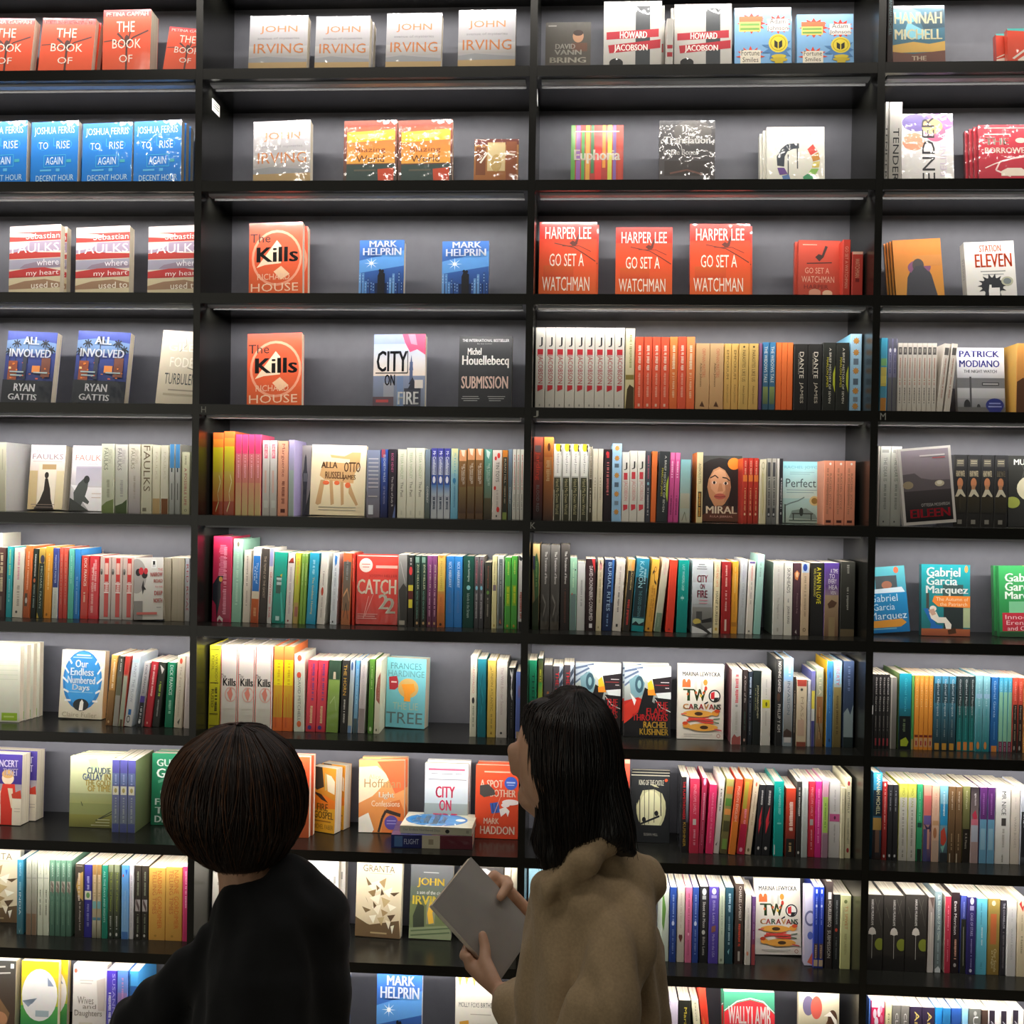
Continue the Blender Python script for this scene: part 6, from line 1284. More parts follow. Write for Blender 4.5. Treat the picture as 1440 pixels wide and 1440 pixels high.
spines(10, 3, '''
941 952 1408 | d8cce0 c4b8c8;r 0 0 100 100 e0d4e4 c8bcd0 | lilac white spine beside the tan coat
953 969.5 1407 | 26261e 222;v 36 10 72 80 d8c03c Mario Vargas | black spine with yellow lettering
981 991 1407 dx=-9 | e0d8b8 d4cca8;v 30 4 66 60 7a7660 David Lodge | cream spine leaning away from its neighbour
993.5 1004 1389 dx=-12 | e0402c c83a24;l e88a40 12 20 40 70 60;l f0a048 10 30 66 80 90 | red orange leaning spine
''')
faces(10, 3, '''
1019 1090 1395 y=95 dx=-1 lean=2 t=20 k=1 kx=-4 kz=8 | 4a9a78 3a7a5a;p 2a5a44 0 30 20 20 30 50 10 80 0 80;p 5ab088 10 40 34 30 40 60 20 90;p 2a5a44 70 30 100 40 100 90 80 70;p d83038 0 26 26 14 52 10 78 14 100 28 100 60 78 48 52 42 26 46 0 56;l f0e8e0 1.4 0 24 26 12 52 8 78 12 100 26;l f0e8e0 1.4 0 58 26 48 52 44 78 50 100 62;b 8 18 52 40 f4ece4 WALLY;b 54 18 92 44 f4ece4 LAMB;e 54 62 7 9 c89878;p b8bcd8 20 100 34 78 54 72 76 80 88 100 | green leafy face-out book with a curved red banner
1122 1179 1396 y=95 lean=2 t=20 | dcd0b0 3a3420;e 24 16 14 12 6a607a;e 44 18 14 14 c8584a;p 6a4830 0 74 30 54 60 46 74 30 92 34 98 52 96 64 80 78 70 84 72 66 40 76 10 84;e 84 32 12 12 4a3020;p e8e0d4 62 28 78 22 94 32 96 44 80 28;r 0 86 100 100 d8c840;r 8 88 20 100 2c2c20;r 30 88 44 100 2c2c20;r 54 88 68 100 2c2c20;r 78 84 100 100 2c2c20 | painted face-out book with a reclining brown figure
''')
spines(10, 4, '''
1219.7 1222 1404 | 5a7ac8 4a6ab8 | sliver of a blue spine at the divider
1222.8 1242 1408 g | d82c5c c02850;r 0 0 100 8 f4ecf0;e 26 16 14 6 f0e0e8;e 60 14 14 6 f0e0e8;e 40 26 16 6 f0e0e8;e 76 10 12 5 e8a0b8;e 80 22 12 5 e0708f;x 52 40 74 70 f0b0c0 | crimson spine with white blossom at its head
1243 1252.5 1410 | e4dcac d4cc98;v 36 14 66 80 7a7658 MOLLY FOX | pale yellow slim spine
1253 1276.7 1415 n=2 | 7a766e 5a5852;v 34 10 74 80 d8d4cc CLARE MESS | grey spine with white capitals
1277 1312.6 1416 n=2 | 342840 2a2034;v 40 6 80 80 d8c06a Ann Kidd | dark plum spine with golden lettering
1313 1323.5 1417 | 2a90dc 2a80c8;p e8e4dc 0 20 16 24 16 100 0 100;x 46 40 66 90 a0d0f0 | bright blue spine with white sliver
1324 1335 1418 | 2a78b0 24689c;v 36 26 76 90 c8e4f4 thirteen | steel blue spine with slanted white lettering
1335.5 1350 1418 | 2c58a4 284c90;x 40 30 62 84 b89a8a | royal blue plain spine
1351 1359.5 1418 | 98d0ec 80bcdc | pale sky blue slim spine
1360.3 1377.5 1419 | 6a6a64 54544e;v 34 10 80 90 e4e4e0 UNFAITH;e 52 6 14 3 b0b0a8 | wide grey spine with heavy white capitals
1378.2 1387.5 1421 | 4a3830 3c2c26;v 36 22 72 70 d8c090 Bone | dark brown spine with tan lettering
1388 1437.5 1421 n=3 | e8e4dc d8d4cc;r 0 0 54 100 2c2430;v 18 14 44 60 d0ccd4 A Constel | spine half black and half white
''')


# two books lying flat on the eighth shelf
def lying(xl, xr, y0, dy, z0, t, art, spine_art, desc, rz, fin):
    p = (xl + xr) / 2
    c, pg = face_book(dy, xr - xl, t, art, spine_art, False, fin)
    # head of the book to the side, spine to the room, front cover up
    R = Matrix(((0, 0, -1, 0), (1, 0, 0, 0), (0, -1, 0, 0), (0, 0, 0, 1)))
    M = Matrix.Translation((p, y0 + dy / 2, z0)) @ Matrix.Rotation(rz, 4, 'Z') @ Matrix.Translation(((xr - xl) / 2, 0, t)) @ R
    put('lying_book', M, c, pg, 8, 2, desc)


zb = board_z(8) + 0.0005
A0 = on_board(549, zb, 0.045)
A1 = on_board(663, zb, 0.045)
lying(A0, A1, 0.045, 0.130, zb, 0.036, '6a4a5a 4a2a34;r 0 0 100 50 3a3a6a',
      '3a4a8a 6a2c38;r 0 0 100 38 2a3a7c 2a2c60;r 10 4 90 14 5a80b8;r 0 38 100 60 d8cfb4;r 30 46 70 52 a89c84;r 0 60 100 100 6a2c38;v 30 16 70 34 c8d0e8 FLIGHT',
      'blue and maroon book lying flat under the other one', rad(2), M_WRAP)
B0, B1 = A0 + 0.026, A0 + 0.224
lying(B0, B1, 0.052, 0.126, zb + 0.0366, 0.021,
      'd8d4c0 c8c4ac;e 50 46 44 44 2a70b0;e 50 44 38 40 3f8cc8;e 50 30 30 22 2f7cbc;l d8e0e0 2 12 10 26 22;l d8e0e0 2 8 34 20 42;l d8e0e0 2 8 58 20 62;l d8e0e0 2 14 76 26 74;l d8e0e0 2 88 10 74 22;l d8e0e0 2 92 34 80 42;l d8e0e0 2 92 58 80 62;b 30 12 66 24 e0ecf0 Our;b 22 25 78 37 e0ecf0 Endless;b 16 38 84 50 e0ecf0 Numbered;b 26 51 72 62 e0ecf0 Days;e 50 80 9 7 e8e4dc',
      'c8c8b0 b8b8a0;v 28 4 70 56 6a7a80 Our Endless Numbered Days;e 46 66 26 3 2a2c2c;r 30 92 70 96 9a9a88',
      'blue oval forest book lying flat on top of the other one', rad(-1.5), M_WRAP)

# ---------------------------------------------------------------- labels of the books
byd = {}
for x, y, root, r, b, desc in BOOKS:
    byd.setdefault((r, b, desc), []).append((x, y, root))
for (r, b, desc), lst in byd.items():
    lst.sort(key=lambda t: (round(t[0], 3), t[1]))
    behind = desc.endswith(' behind')
    for i, (x, y, root) in enumerate(lst):
        d = desc
        if len(lst) > 1:
            d = f'{desc}, {ORD[i + 1]} of {NUM[len(lst)]}'
        tag(root, f'{d}, {ROWN[r]}, {BAY[b]}', 'book', f'books on the {ROWN[r]}, {BAY[b]}')

# ================================================================ the two people
from mathutils.bvhtree import BVHTree
from mathutils import noise as mnoise


def skin_mat(name, c, c2):
    m, nt, n, l, b = mat(name)
    tc = n.new('ShaderNodeTexCoord')
    t = n.new('ShaderNodeTexNoise')
    t.inputs['Scale'].default_value = 25
    t.inputs['Detail'].default_value = 4
    l.new(tc.outputs['Object'], t.inputs['Vector'])
    r = n.new('ShaderNodeValToRGB')
    r.color_ramp.elements[0].position = .35
    r.color_ramp.elements[1].position = .65
    r.color_ramp.elements[0].color = srgb(c)
    r.color_ramp.elements[1].color = srgb(c2)
    l.new(t.outputs['Fac'], r.inputs['Fac'])
    l.new(r.outputs['Color'], b.inputs['Base Color'])
    b.inputs['Roughness'].default_value = .5
    b.inputs['Subsurface Weight'].default_value = .12
    b.inputs['Subsurface Radius'].default_value = (.008, .003, .0015)
    return m


M_SKIN = skin_mat('skin', 'c09478', 'cda287')
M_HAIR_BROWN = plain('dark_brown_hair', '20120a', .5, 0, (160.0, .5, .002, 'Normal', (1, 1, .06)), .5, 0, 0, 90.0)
M_HAIR_LIT = plain('lit_brown_hair', '4a2c14', .5, 0, (160.0, .5, .002, 'Normal', (1, 1, .06)), .4, 0, 0, 90.0)  # paler strands, mostly on the left, with the shelf light put into their colour
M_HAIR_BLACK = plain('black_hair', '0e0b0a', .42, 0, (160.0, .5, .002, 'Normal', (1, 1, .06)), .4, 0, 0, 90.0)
M_SWEATER = plain('black_knit', '0c0e11', .95, 0, (700.0, .5, .001, 'Normal', (1, 1, .5)), .25, 0, .05)
M_COAT = plain('tan_wool_coat', 'a79070', .95, 0, (420.0, .35, .001), .10, 0, .1, 220.0)
M_LINING = plain('coat_collar_shade', '8d7e68', .95, 0, (420.0, .35, .001), .10)
M_TROUSER = plain('dark_trousers', '15161a', .9, 0, (500.0, .3, .001), .1)
M_SHOE = plain('black_shoe_leather', '111111', .4)
M_EYE = plain('eye_white', 'e8e4de', .2)
M_NAIL = plain('finger_nail', 'd8aa98', .3)


def capsule(mb, p0, r0, p1, r1, n=14, rings=5):
    """closed tapered tube with round ends"""
    p0, p1 = Vector(p0), Vector(p1)
    ax = p1 - p0
    L = ax.length
    ax = ax / L if L > 1e-6 else Vector((0, 0, 1))
    s = Vector((1, 0, 0)) if abs(ax.x) < .8 else Vector((0, 1, 0))
    u = ax.cross(s).normalized()
    v = ax.cross(u)
    prof = [(p0 - ax * r0 * math.cos(math.pi / 2 * i / rings), r0 * math.sin(math.pi / 2 * i / rings)) for i in range(1, rings + 1)]
    prof += [(p1 + ax * r1 * math.sin(math.pi / 2 * i / rings), r1 * math.cos(math.pi / 2 * i / rings)) for i in range(0, rings)]
    b = len(mb.v)
    for c, r in prof:
        for k in range(n):
            a = 2 * math.pi * k / n
            mb.v.append(tuple(c + u * (r * math.cos(a)) + v * (r * math.sin(a))))
    m = len(prof)

    def face(f):
        mb.f.append(f)
        mb.m.append(0)
        mb.c += [(1, 1, 1, 1)] * len(f)
    for i in range(m - 1):
        for k in range(n):
            k2 = (k + 1) % n
            face((b + i * n + k, b + i * n + k2, b + (i + 1) * n + k2, b + (i + 1) * n + k))
    face(tuple(b + k for k in reversed(range(n))))
    face(tuple(b + (m - 1) * n + k for k in range(n)))


def ellipsoid(mb, c, rx, ry, rz, rot=0.0, n=20, rings=12):
    b = len(mb.v)
    c = Vector(c)
    R = Matrix.Rotation(rot, 3, 'Z')
    for i in range(1, rings):
        t = math.pi * i / rings
        for k in range(n):
            a = 2 * math.pi * k / n
            mb.v.append(tuple(c + R @ Vector((rx * math.sin(t) * math.cos(a), ry * math.sin(t) * math.sin(a), rz * math.cos(t)))))

    def face(f):
        mb.f.append(f)
        mb.m.append(0)
        mb.c += [(1, 1, 1, 1)] * len(f)
    for i in range(rings - 2):
        for k in range(n):
            k2 = (k + 1) % n
            face((b + i * n + k, b + (i + 1) * n + k, b + (i + 1) * n + k2, b + i * n + k2))
    face(tuple(b + k for k in range(n)))
    face(tuple(b + (rings - 2) * n + k for k in reversed(range(n))))


def merge(name, build, voxel, smooth, mats, root, folds=0.0, fold_size=.1, bias=0.0, drape=0.0):
    """one continuous skin over overlapping volumes"""
    mb = MB()
    build(mb)
    me = mb.mesh(name, mats)
    ob = bpy.data.objects.new('draft', me)
    COL.objects.link(ob)
    md = ob.modifiers.new('r', 'REMESH')
    md.mode = 'VOXEL'
    md.voxel_size = voxel
    md.use_smooth_shade = True
    sm = ob.modifiers.new('s', 'SMOOTH')
    sm.factor = .5
    sm.iterations = smooth
    if folds:
        pass
    dg = bpy.context.evaluated_depsgraph_get()
    out = bpy.data.meshes.new_from_object(ob.evaluated_get(dg))
    out.name = name
    bpy.data.objects.remove(ob)
    if folds:
        # hanging cloth: long soft folds running down, with a few slanting ones
        nn = [v.normal.copy() for v in out.vertices]
        for v, nv in zip(out.vertices, nn):
            c = v.co
            q = mnoise.noise(Vector((c.x / fold_size, c.y / fold_size, c.z / (fold_size * 4.5)))) * .75
            q += mnoise.noise(Vector(((c.x + c.z * .6) / (fold_size * .9), c.y / fold_size, (c.z - c.x * .5) / (fold_size * 2.2) + 7))) * .45
            d_ = 0.0
            if drape:
                ph = c.x + .35 * c.y + .05 * mnoise.noise(Vector((c.x * 6, 0, c.z * 3.5)))
                fade = min(1.0, max(0.0, (1.36 - c.z) / .16))
                d_ = drape * fade * (math.sin(ph * 86.0) + .5 * math.sin(ph * 141.0 + c.z * 9.0))
            v.co = c + nv * ((q + bias) * folds + d_)
        out.update()
    out.materials.clear()
    for m in mats:
        out.materials.append(m)
    for p in out.polygons:
        p.use_smooth = True
    # vertices relative to the person's base
    inv = root.matrix_world.inverted()
    out.transform(inv)
    return link(name, out, root)


def chain(mb, pts):
    for (a, ra), (b, rb) in zip(pts[:-1], pts[1:]):
        capsule(mb, a, ra, b, rb)


def finger(mb, p, d, bend, lens, r):
    """three joints; d first direction, bend rotation axis vector scaled by the angle of each joint"""
    p, d = Vector(p), Vector(d).normalized()
    pts = [(p, r)]
    ax, ang = Vector(bend[0]).normalized(), bend[1]
    for i, L in enumerate(lens):
        p = p + d * L
        pts.append((p, r * (.94 - .09 * i)))
        d = Matrix.Rotation(ang, 3, ax) @ d
    chain(mb, pts)
    return pts


def hand(mb, wrist, fwd, side, up, curl, size=1.0, thumb_sign=1.0, thumb_to=None):
    """palm with four unequal fingers along fwd, spread along side, closing about the side axis; thumb off the palm's side"""
    w_, f, s, u = Vector(wrist), Vector(fwd).normalized(), Vector(side).normalized(), Vector(up).normalized()
    for q in (-.024, -.008, .008, .024):
        capsule(mb, w_ + f * .012 * size + s * q * .6 * size, .013 * size, w_ + f * .075 * size + s * q * 1.15 * size, .0115 * size, 12)
    L = [(.034, .022, .018), (.040, .026, .020), (.037, .024, .019), (.028, .018, .015)]
    for i, ls in enumerate(L):
        q = (-.027 + .018 * i) * size
        finger(mb, w_ + f * (.078 - .004 * abs(i - 1.3)) * size + s * q, f + s * (.10 * (i - 1.5)), (s, curl), [x * size for x in ls], (.0088, .0092, .0088, .0078)[i] * size)
    t0 = w_ + f * .022 * size - s * .028 * size * thumb_sign
    t1 = w_ + f * .050 * size - s * .048 * size * thumb_sign + u * .004
    t2 = Vector(thumb_to) if thumb_to is not None else t1 + (f * .8 - s * .2 * thumb_sign).normalized() * .045 * size
    tm = (t1 * .55 + t2 * .45) + u * .004
    chain(mb, [(t0, .0145 * size), (t1, .0115 * size), (tm, .0100 * size), (t2, .0085 * size)])


def head(mb, c, ang, tilt=0.0):
    """skull, jaw, brow, nose, lips, chin and ears; the face looks along ang (from +x)"""
    c = Vector(c)
    f = Vector((math.cos(ang), math.sin(ang), tilt)).normalized()
    s = Vector((-math.sin(ang), math.cos(ang), 0))
    z = s.cross(f) * -1.0
    if z.z < 0:
        z = -z
    rot = ang

    def q(a, b, d):
        return c + f * a + s * b + z * d
    ellipsoid(mb, c, .096, .077, .105, rot)
    ellipsoid(mb, q(.030, 0, -.045), .060, .060, .070, rot)
    capsule(mb, q(.062, 0, -.085), .026, q(.066, 0, -.100), .020)
    capsule(mb, q(.030, -.045, -.065), .026, q(.058, -.015, -.092), .024)
    capsule(mb, q(.030, .045, -.065), .026, q(.058, .015, -.092), .024)
    capsule(mb, q(.086, 0, .0), .009, q(.103, 0, -.034), .0105)
    capsule(mb, q(.096, -.010, -.036), .0075, q(.096, .010, -.036), .0075)
    capsule(mb, q(.088, -.016, -.062), .0065, q(.092, 0, -.060), .0075)
    capsule(mb, q(.088, .016, -.062), .0065, q(.092, 0, -.060), .0075)
    capsule(mb, q(.086, -.013, -.071), .0065, q(.089, .013, -.071), .0065)
    for e in (-1, 1):
        capsule(mb, q(.074, e * .042, .020), .008, q(.086, e * .016, .022), .008)
        capsule(mb, q(.060, e * .048, -.030), .020, q(.072, e * .034, -.034), .016)
        capsule(mb, q(-.004, e * .079, .012), .013, q(.002, e * .077, -.022), .009)
    return q


def hair_strands(me_obj, top, axis_of, z0, z1, n, seed, mb, root, fringe=.012, r=.0019, phi=(0, 6.283)):
    rr = random.Random(seed)
    dg = bpy.context.evaluated_depsgraph_get()
    me = me_obj.data
    bv = BVHTree.FromPolygons([v.co.copy() for v in me.vertices], [tuple(p.vertices) for p in me.polygons])
    for i in range(n):
        a0 = rr.uniform(*phi)
        wob = rr.uniform(-.25, .25)
        zs = z1 + rr.uniform(0, 1) ** 2 * (z0 - z1) * .5
        steps = 12
        path = []
        off = rr.uniform(.0002, .0050)
        for k in range(steps + 1):
            t = k / steps
            z = z0 + (zs - z0) * t
            ax = axis_of(z)
            a = a0 + wob * t * t
            d = Vector((math.cos(a), math.sin(a), 0))
            src = Vector((ax.x, ax.y, z)) + d * .4
            h = bv.ray_cast(src, -d)
            if h[0] is None or (h[0] - Vector((ax.x, ax.y, z))).dot(d) < 0:
                if path:
                    break
                continue
            path.append(h[0] + d * off)
        if len(path) < 4:
            continue
        ax = axis_of(z0)
        d = Vector((path[0].x - ax.x, path[0].y - ax.y, 0))
        crown = []
        for q in (rr.uniform(0, .12), .3, .55, .8):
            h = bv.ray_cast(Vector((ax.x, ax.y, z0 + .3)) + d * q, Vector((0, 0, -1)))
            if h[0] is not None and h[0].z > z0 - .02:
                crown.append(h[0] + Vector((0, 0, off)))
        path = crown + path
        last = path[-1] - path[-2]
        path.append(path[-1] + last.normalized() * rr.uniform(.3, 1) * fringe)
        n3 = 3
        base = len(mb.v)
        for k, p in enumerate(path):
            q = k / (len(path) - 1)
            w_ = r * (1.0 - .8 * q) * (0.5 + .5 * min(1, q * 6))
            for j in range(n3):
                t = 2 * math.pi * j / n3
                mb.v.append((p.x + w_ * math.cos(t), p.y + w_ * math.sin(t), p.z))
        for k in range(len(path) - 1):
            for j in range(n3):
                j2 = (j + 1) % n3
                mb.f.append((base + k * n3 + j, base + k * n3 + j2, base + (k + 1) * n3 + j2, base + (k + 1) * n3 + j))
                mb.m.append(1 if (math.cos(a0) < -.3 and i % 3) or i % 5 == 0 else 0)  # left side gets more second-colour strands to paint light in; the rest are scattered
                mb.c += [(1, 1, 1, 1)] * 4


def add_strands(hair, **kw):
    mb = MB()
    hair_strands(hair, mb=mb, **kw)
    me = hair.data
    nv = len(me.vertices)
    vs = [tuple(v.co) for v in me.vertices] + mb.v
    fs = [tuple(p.vertices) for p in me.polygons] + [tuple(i + nv for i in f) for f in mb.f]
    new = bpy.data.meshes.new('hair')
    new.from_pydata(vs, [], fs)
    for m in me.materials:
        new.materials.append(m)
    nf = len(me.polygons)
    for p in new.polygons:
        p.use_smooth = True
        if p.index >= nf:
            p.material_index = mb.m[p.index - nf]
    hair.data = new
    bpy.data.meshes.remove(me)


def shoe(mb, x, y, ang):
    d = Vector((math.cos(ang), math.sin(ang), 0))
    p = Vector((x, y, .035))
    capsule(mb, p - d * .05, .036, p + d * .07, .036)
    capsule(mb, p + d * .07, .036, p + d * .15 + Vector((0, 0, -.008)), .027)
    capsule(mb, p - d * .04 + Vector((0, 0, .01)), .038, p - d * .02 + Vector((0, 0, .07)), .040)


# ---------------------------------------------------------------- person with bobbed hair and black knit
YA = -1.0


def A(u, v, dy=0.0):
    return at(u, v, YA + dy)


hip = A(366, 1500)
PA = empty('person', Matrix.Translation((hip.x, YA, 0)))
tag(PA, 'person with bobbed dark brown hair in a black knit top, seen from behind', 'person', 'people browsing the shelves')
fa = math.radians(122)
legsA = [(hip.x - .085, -.98), (hip.x + .085, -1.02)]


def bodyA(mb):
    head(mb, A(333, 1112), fa, -.12)
    chain(mb, [(A(338, 1165), .050), (A(348, 1235), .049), (A(356, 1300), .060)])
    chain(mb, [(A(372, 1335), .080), (A(370, 1440), .098), (A(367, 1560), .112)])
    ellipsoid(mb, (hip.x, YA, .74), .15, .11, .12)
    chain(mb, [(A(335, 1328), .040), (A(277, 1376), .036), (A(198, 1442), .034), (A(165, 1520, .12), .033), (A(160, 1560, .24), .026)])
    chain(mb, [(A(400, 1265), .050), (A(438, 1290), .036), (A(444, 1450), .034), (A(438, 1580, .12), .030), (A(430, 1620, .2), .026)])
    hand(mb, A(160, 1560, .24), (-.1, .9, -.3), (1, .1, 0), (0, .3, 1), -.35)
    hand(mb, A(430, 1620, .2), (0, .75, -.6), (1, 0, 0), (0, .6, .75), -.4)
    for x, y in legsA:
        chain(mb, [((x, y, .72), .085), ((x, y - .01, .40), .055), ((x, y + .01, .09), .036)])
        capsule(mb, (x, y, .06), .034, (x - .05, y + .09, .03), .026)


merge('body', bodyA, .0045, 5, [M_SKIN], PA)


def sweaterA(mb):
    chain(mb, [(A(376, 1300), .100), (A(374, 1370), .122), (A(368, 1440), .132), (A(366, 1530), .140), (A(366, 1600), .142)])
    chain(mb, [(A(358, 1304), .048), (A(390, 1252), .048), (A(408, 1248), .050)])
    chain(mb, [(A(400, 1258), .058), (A(438, 1285), .060)])
    chain(mb, [(A(340, 1322), .060), (A(278, 1374), .056), (A(198, 1440), .050), (A(166, 1520, .12), .042), (A(160, 1556, .23), .036)])
    chain(mb, [(A(438, 1285), .058), (A(446, 1350), .052), (A(450, 1450), .050), (A(440, 1580, .12), .042), (A(431, 1616, .19), .036)])


merge('sweater', sweaterA, .006, 10, [M_SWEATER], PA, .016, .05, .05)


def trousersA(mb):
    ellipsoid(mb, (hip.x, YA, .74), .158, .12, .13)
    for x, y in legsA:
        chain(mb, [((x, y, .70), .100), ((x, y - .01, .40), .072), ((x, y + .01, .09), .058)])


merge('trousers', trousersA, .008, 5, [M_TROUSER], PA)
for x, y in legsA:
    merge('shoe', lambda mb: shoe(mb, x, y, fa), .005, 4, [M_SHOE], PA)
BOB = [(332, 1020), (372, 1028), (402, 1052), (420, 1086), (428, 1125), (424, 1162), (406, 1196), (384, 1216), (350, 1226), (318, 1221),
       (288, 1203), (258, 1176), (240, 1142), (237, 1108), (246, 1070), (268, 1042), (298, 1026)]


def hairA(mb):
    # a full bob: a stack of round slices following the head, tucked in at the ends
    c = A(333, 1120)
    pol = [(A(u, v) - c) for u, v in BOB]

    def rad_at(t):
        d = Vector((math.cos(t), 0, math.sin(t)))
        best = None
        for i in range(len(pol)):
            p, q = pol[i], pol[(i + 1) % len(pol)]
            den = d.x * (q.z - p.z) - d.z * (q.x - p.x)
            if abs(den) < 1e-9:
                continue
            k = (p.x * (q.z - p.z) - p.z * (q.x - p.x)) / den
            m = (p.x * d.z - p.z * d.x) / den
            if k > 0 and -1e-6 <= m <= 1 + 1e-6:
                best = k
        return best or .1
    b = len(mb.v)
    nr, ns = 24, 28
    for i in range(1, nr):
        t = math.pi / 2 - math.pi * i / nr
        rl, rr_ = rad_at(math.pi - t), rad_at(t)
        zl, zr = rl * math.sin(math.pi - t), rr_ * math.sin(t)
        xl, xr = rl * math.cos(math.pi - t), rr_ * math.cos(t)
        for k in range(ns):
            a = 2 * math.pi * k / ns
            m = .5 + .5 * math.cos(a)
            mb.v.append((c.x + xl + (xr - xl) * m, c.y + (xr - xl) * .54 * math.sin(a), c.z + zl + (zr - zl) * m))

    def face(f):
        mb.f.append(f)
        mb.m.append(0)
        mb.c += [(1, 1, 1, 1)] * len(f)
    for i in range(nr - 2):
        for k in range(ns):
            k2 = (k + 1) % ns
            face((b + i * ns + k, b + (i + 1) * ns + k, b + (i + 1) * ns + k2, b + i * ns + k2))
    face(tuple(b + k for k in range(ns)))
    face(tuple(b + (nr - 2) * ns + k for k in reversed(range(ns))))


hA = merge('hair', hairA, .005, 3, [M_HAIR_BROWN, M_HAIR_LIT], PA)
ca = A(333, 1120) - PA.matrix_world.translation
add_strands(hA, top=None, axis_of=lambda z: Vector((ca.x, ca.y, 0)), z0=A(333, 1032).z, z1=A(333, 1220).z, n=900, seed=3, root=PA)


# ---------------------------------------------------------------- person with long hair and tan coat
YB = -1.03


def B(u, v, dy=0.0):
    return at(u, v, YB + dy)


hipB = B(836, 1500)
PB = empty('person', Matrix.Translation((hipB.x, YB, 0)))
tag(PB, 'person with long black hair in a tan coat, looking down at a held book', 'person', 'people browsing the shelves')
fb = math.radians(101)
legsB = [(hipB.x - .07, -.97), (hipB.x + .07, -1.08)]

# the held book: lower edge from b0 towards c0, width towards a0
YK = -.87
kb0, kc0 = at(608, 1273, YK), at(706, 1380, YK)
ku = (kc0 - kb0).normalized()
ka = at(655, 1228, YK) - kb0
kv = Vector((ka.x, .098, ka.z))
kv = (kv - ku * kv.dot(ku)).normalized()
kn = ku.cross(kv).normalized()
if kn.y > 0:
    kn = -kn
KL, KW, KT = .185, .128, .013


def K(a, b, c):
    """point of the book: along its length, across, above the cover that faces the room"""
    return kb0 + ku * a + kv * b + kn * c


def bodyB(mb):
    head(mb, B(789, 1064), fb, -.2)
    chain(mb, [(B(798, 1130), .050), (B(812, 1180), .048), (B(822, 1235), .042)])
    chain(mb, [(B(832, 1290), .062), (B(834, 1440), .080), (B(836, 1560), .095)])
    ellipsoid(mb, (hipB.x, YB, .76), .14, .11, .12)
    wn = B(712, 1402, .09)
    chain(mb, [(B(868, 1268), .030), (B(866, 1400, -.10), .032), (B(852, 1478, -.08), .032), (wn, .026)])
    # near hand: palm under the book's lower edge, fingers round the back, thumb on the cover
    f = (K(.128, -.006, -.02) - wn).normalized()
    pal = K(.142, -.019, -.010)
    for q in (-.5, 0, .5, 1.0):
        capsule(mb, wn + ku * .010 * q, .014, pal - ku * (.020 * q - .004), .0125, 12)
    for i, (ln, r) in enumerate(((.034, .0086), (.040, .0090), (.038, .0088), (.030, .0078))):
        a = .112 + .018 * i
        p0, p1 = K(a, -.016, -.004), K(a - .004, -.0105, -KT - .0095)
        p2, p3 = K(a - .010, ln * .55, -KT - .0120), K(a - .014, ln * 1.05, -KT - .0108)
        chain(mb, [(p0, r * 1.05), (p1, r), (p2, r * .92), (p3, r * .82)])
        capsule(mb, pal - ku * (.018 - .012 * i), .0115, p0, r * 1.05, 12)
    chain(mb, [(wn + (pal - wn) * .45 + kn * .008, .0145), (K(.136, -.006, .0165), .0122), (K(.122, .014, .0132), .0105), (K(.106, .028, .0106), .0088)])
    # far hand comes from behind the coat and holds the other edge
    wf = at(752, 1294, -.725)
    chain(mb, [(B(830, 1265, .05), .044), (at(836, 1352, -.735), .036), (wf, .026)])
    pf = K(.085, KW + .022, -.020)
    for q in (-1, -.3, .4, 1.0):
        capsule(mb, wf + ku * .009 * q, .0145, pf + ku * .017 * q, .0125, 12)
    for i, (ln, r) in enumerate(((.034, .0086), (.040, .0090), (.038, .0088), (.030, .0078))):
        a = .060 + .018 * i
        p1, p2, p3 = K(a, KW + .008, -KT - .0115), K(a, KW - ln * .6, -KT - .0120), K(a - .002, KW - ln * 1.1, -KT - .0108)
        chain(mb, [(pf + ku * (-.022 + .014 * i), .0115), (p1, r), (p2, r * .92), (p3, r * .82)])
    chain(mb, [(pf + kn * .010 + kv * .004, .0125), (K(.088, KW + .010, .0135), .0115), (K(.090, KW - .018, .0108), .0088)])
    for x, y in legsB:
        chain(mb, [((x, y, .74), .085), ((x, y - .01, .42), .055), ((x, y + .01, .09), .036)])
        capsule(mb, (x, y, .06), .034, (x - .06, y + .07, .03), .026)


merge('body', bodyB, .0038, 4, [M_SKIN], PB)


def coatB(mb):
    chain(mb, [(B(836, 1275), 0.0987), (B(838, 1340), 0.1128), (B(838, 1440), 0.1184), (B(838, 1600), 0.1335), (B(838, 1760), 0.1551)])
    chain(mb, [(B(848, 1212), 0.0489), (B(884, 1242), .058)])
    chain(mb, [(B(850, 1186), 0.0338), (B(815, 1232), 0.0470), (B(788, 1262), 0.0414)])
    chain(mb, [(B(850, 1178, -.045), .026), (B(820, 1208, -.072), .025), (B(776, 1244, -.058), .024), (B(766, 1262, -.02), .022)])
    chain(mb, [(B(790, 1280), 0.0489), (B(768, 1340), 0.0470), (B(764, 1440), 0.0508), (B(770, 1600), 0.0705), (B(770, 1740), 0.0846)])
    # near sleeve with its cuff
    chain(mb, [(B(880, 1256), .058), (B(868, 1330, -.085), .054), (B(852, 1410, -.135), .056), (B(838, 1486, -.13), .055), (B(786, 1452, .0), .0489), (B(722, 1412, .08), 0.0404)])
    # far sleeve
    chain(mb, [(B(830, 1265, .05), 0.0517), (at(836, 1352, -.735), 0.0470), (at(772, 1306, -.725), 0.0376)])


merge('coat', coatB, .0055, 6, [M_COAT], PB, .014, .05, .25, .0065)


def trousersB(mb):
    for x, y in legsB:
        chain(mb, [((x, y, .70), .095), ((x, y - .01, .42), .070), ((x, y + .01, .09), .058)])


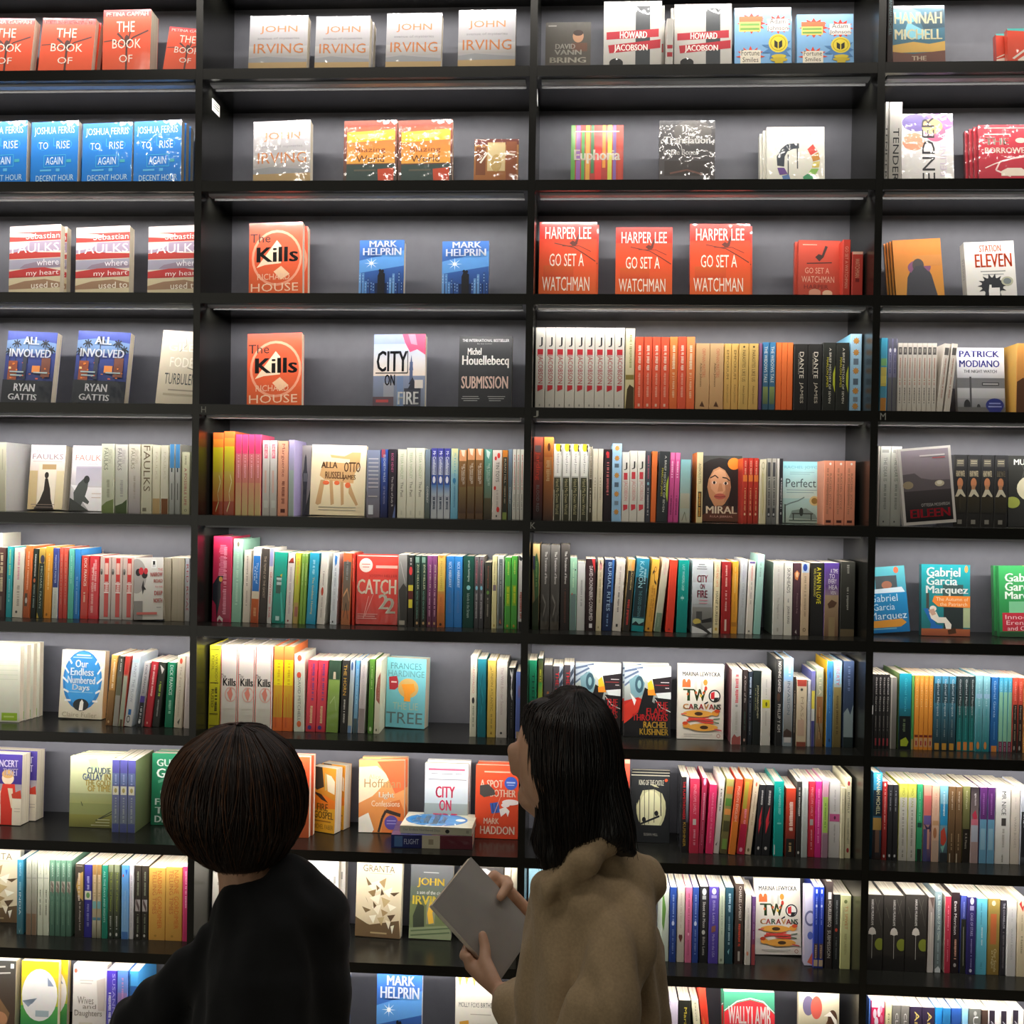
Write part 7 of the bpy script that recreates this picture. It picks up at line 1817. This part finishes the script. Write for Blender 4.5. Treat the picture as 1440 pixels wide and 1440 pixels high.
merge('trousers', trousersB, .008, 5, [M_TROUSER], PB)
for x, y in legsB:
    merge('shoe', lambda mb: shoe(mb, x, y, fb), .005, 4, [M_SHOE], PB)


def hairB(mb):
    c = B(799, 1062)
    ellipsoid(mb, B(803, 1058), .081, .108, .108)
    chain(mb, [(B(788, 1030, -.05), .050), (B(800, 1090, -.055), .048), (B(802, 1150, -.05), .046)])
    chain(mb, [(B(766, 1010, -.03), .036), (B(786, 1070, -.045), .034), (B(794, 1130, -.05), .036)])
    chain(mb, [(B(808, 1070, -.012), .080), (B(810, 1120, -.02), .066), (B(806, 1165, -.03), .058), (B(792, 1195, -.045), .036), (B(776, 1219, -.05), .014)])
    chain(mb, [(B(815, 1090), .064), (B(836, 1130), .056), (B(852, 1160, -.03), .044), (B(874, 1192, -.05), .016)])
    chain(mb, [(B(838, 1120, -.02), .056), (B(862, 1165, -.045), .034), (B(888, 1198, -.06), .010)])
    chain(mb, [(B(790, 1150, -.03), .044), (B(770, 1180, -.035), .026), (B(768, 1214, -.045), .012)])
    chain(mb, [(B(800, 1045, .04), .075), (B(790, 1140, .06), .045), (B(782, 1200, .05), .02)])


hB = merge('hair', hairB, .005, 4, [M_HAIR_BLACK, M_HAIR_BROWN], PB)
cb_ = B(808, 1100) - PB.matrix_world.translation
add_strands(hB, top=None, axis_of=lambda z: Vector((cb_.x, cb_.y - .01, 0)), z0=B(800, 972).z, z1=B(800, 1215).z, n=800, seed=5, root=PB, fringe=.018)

for P_, cen, ang, tl in ((PA, A(333, 1112), fa, -.12), (PB, B(789, 1064), fb, -.2)):
    f = Vector((math.cos(ang), math.sin(ang), tl)).normalized()
    s = Vector((-math.sin(ang), math.cos(ang), 0))
    z = f.cross(s)
    for e in (-1, 1):
        p = cen + f * .078 + s * e * .030 + z * .006
        mb = MB()
        ellipsoid(mb, p - P_.matrix_world.translation, .0115, .0115, .0115)
        link('eye', mb.mesh('eye', [M_EYE]), P_)

# the held book
M_HELD = cover_mat('grey_card_under_film', .45, 1.0, .08, (22.0, 1.0, .006, (1, 1, 1)))
c_, p_ = face_book(KW, KL, KT, 'a09c98 96928e;r 3 3 97 97 a4a09c 9a9692', 'e2ded0', False, M_HELD)
# local x runs across, z along the length; spine towards the lower edge
Mk = Matrix(((kv.x, -kn.x, -ku.x, 0), (kv.y, -kn.y, -ku.y, 0), (kv.z, -kn.z, -ku.z, 0), (0, 0, 0, 1)))
o_ = K(KL, KW / 2, 0)
Mk.translation = o_
hb_ = empty('held_book', Mk)
link('cover', c_, hb_)
link('page_block', p_, hb_)
tag(hb_, 'grey film wrapped book held by the person in the tan coat', 'book')
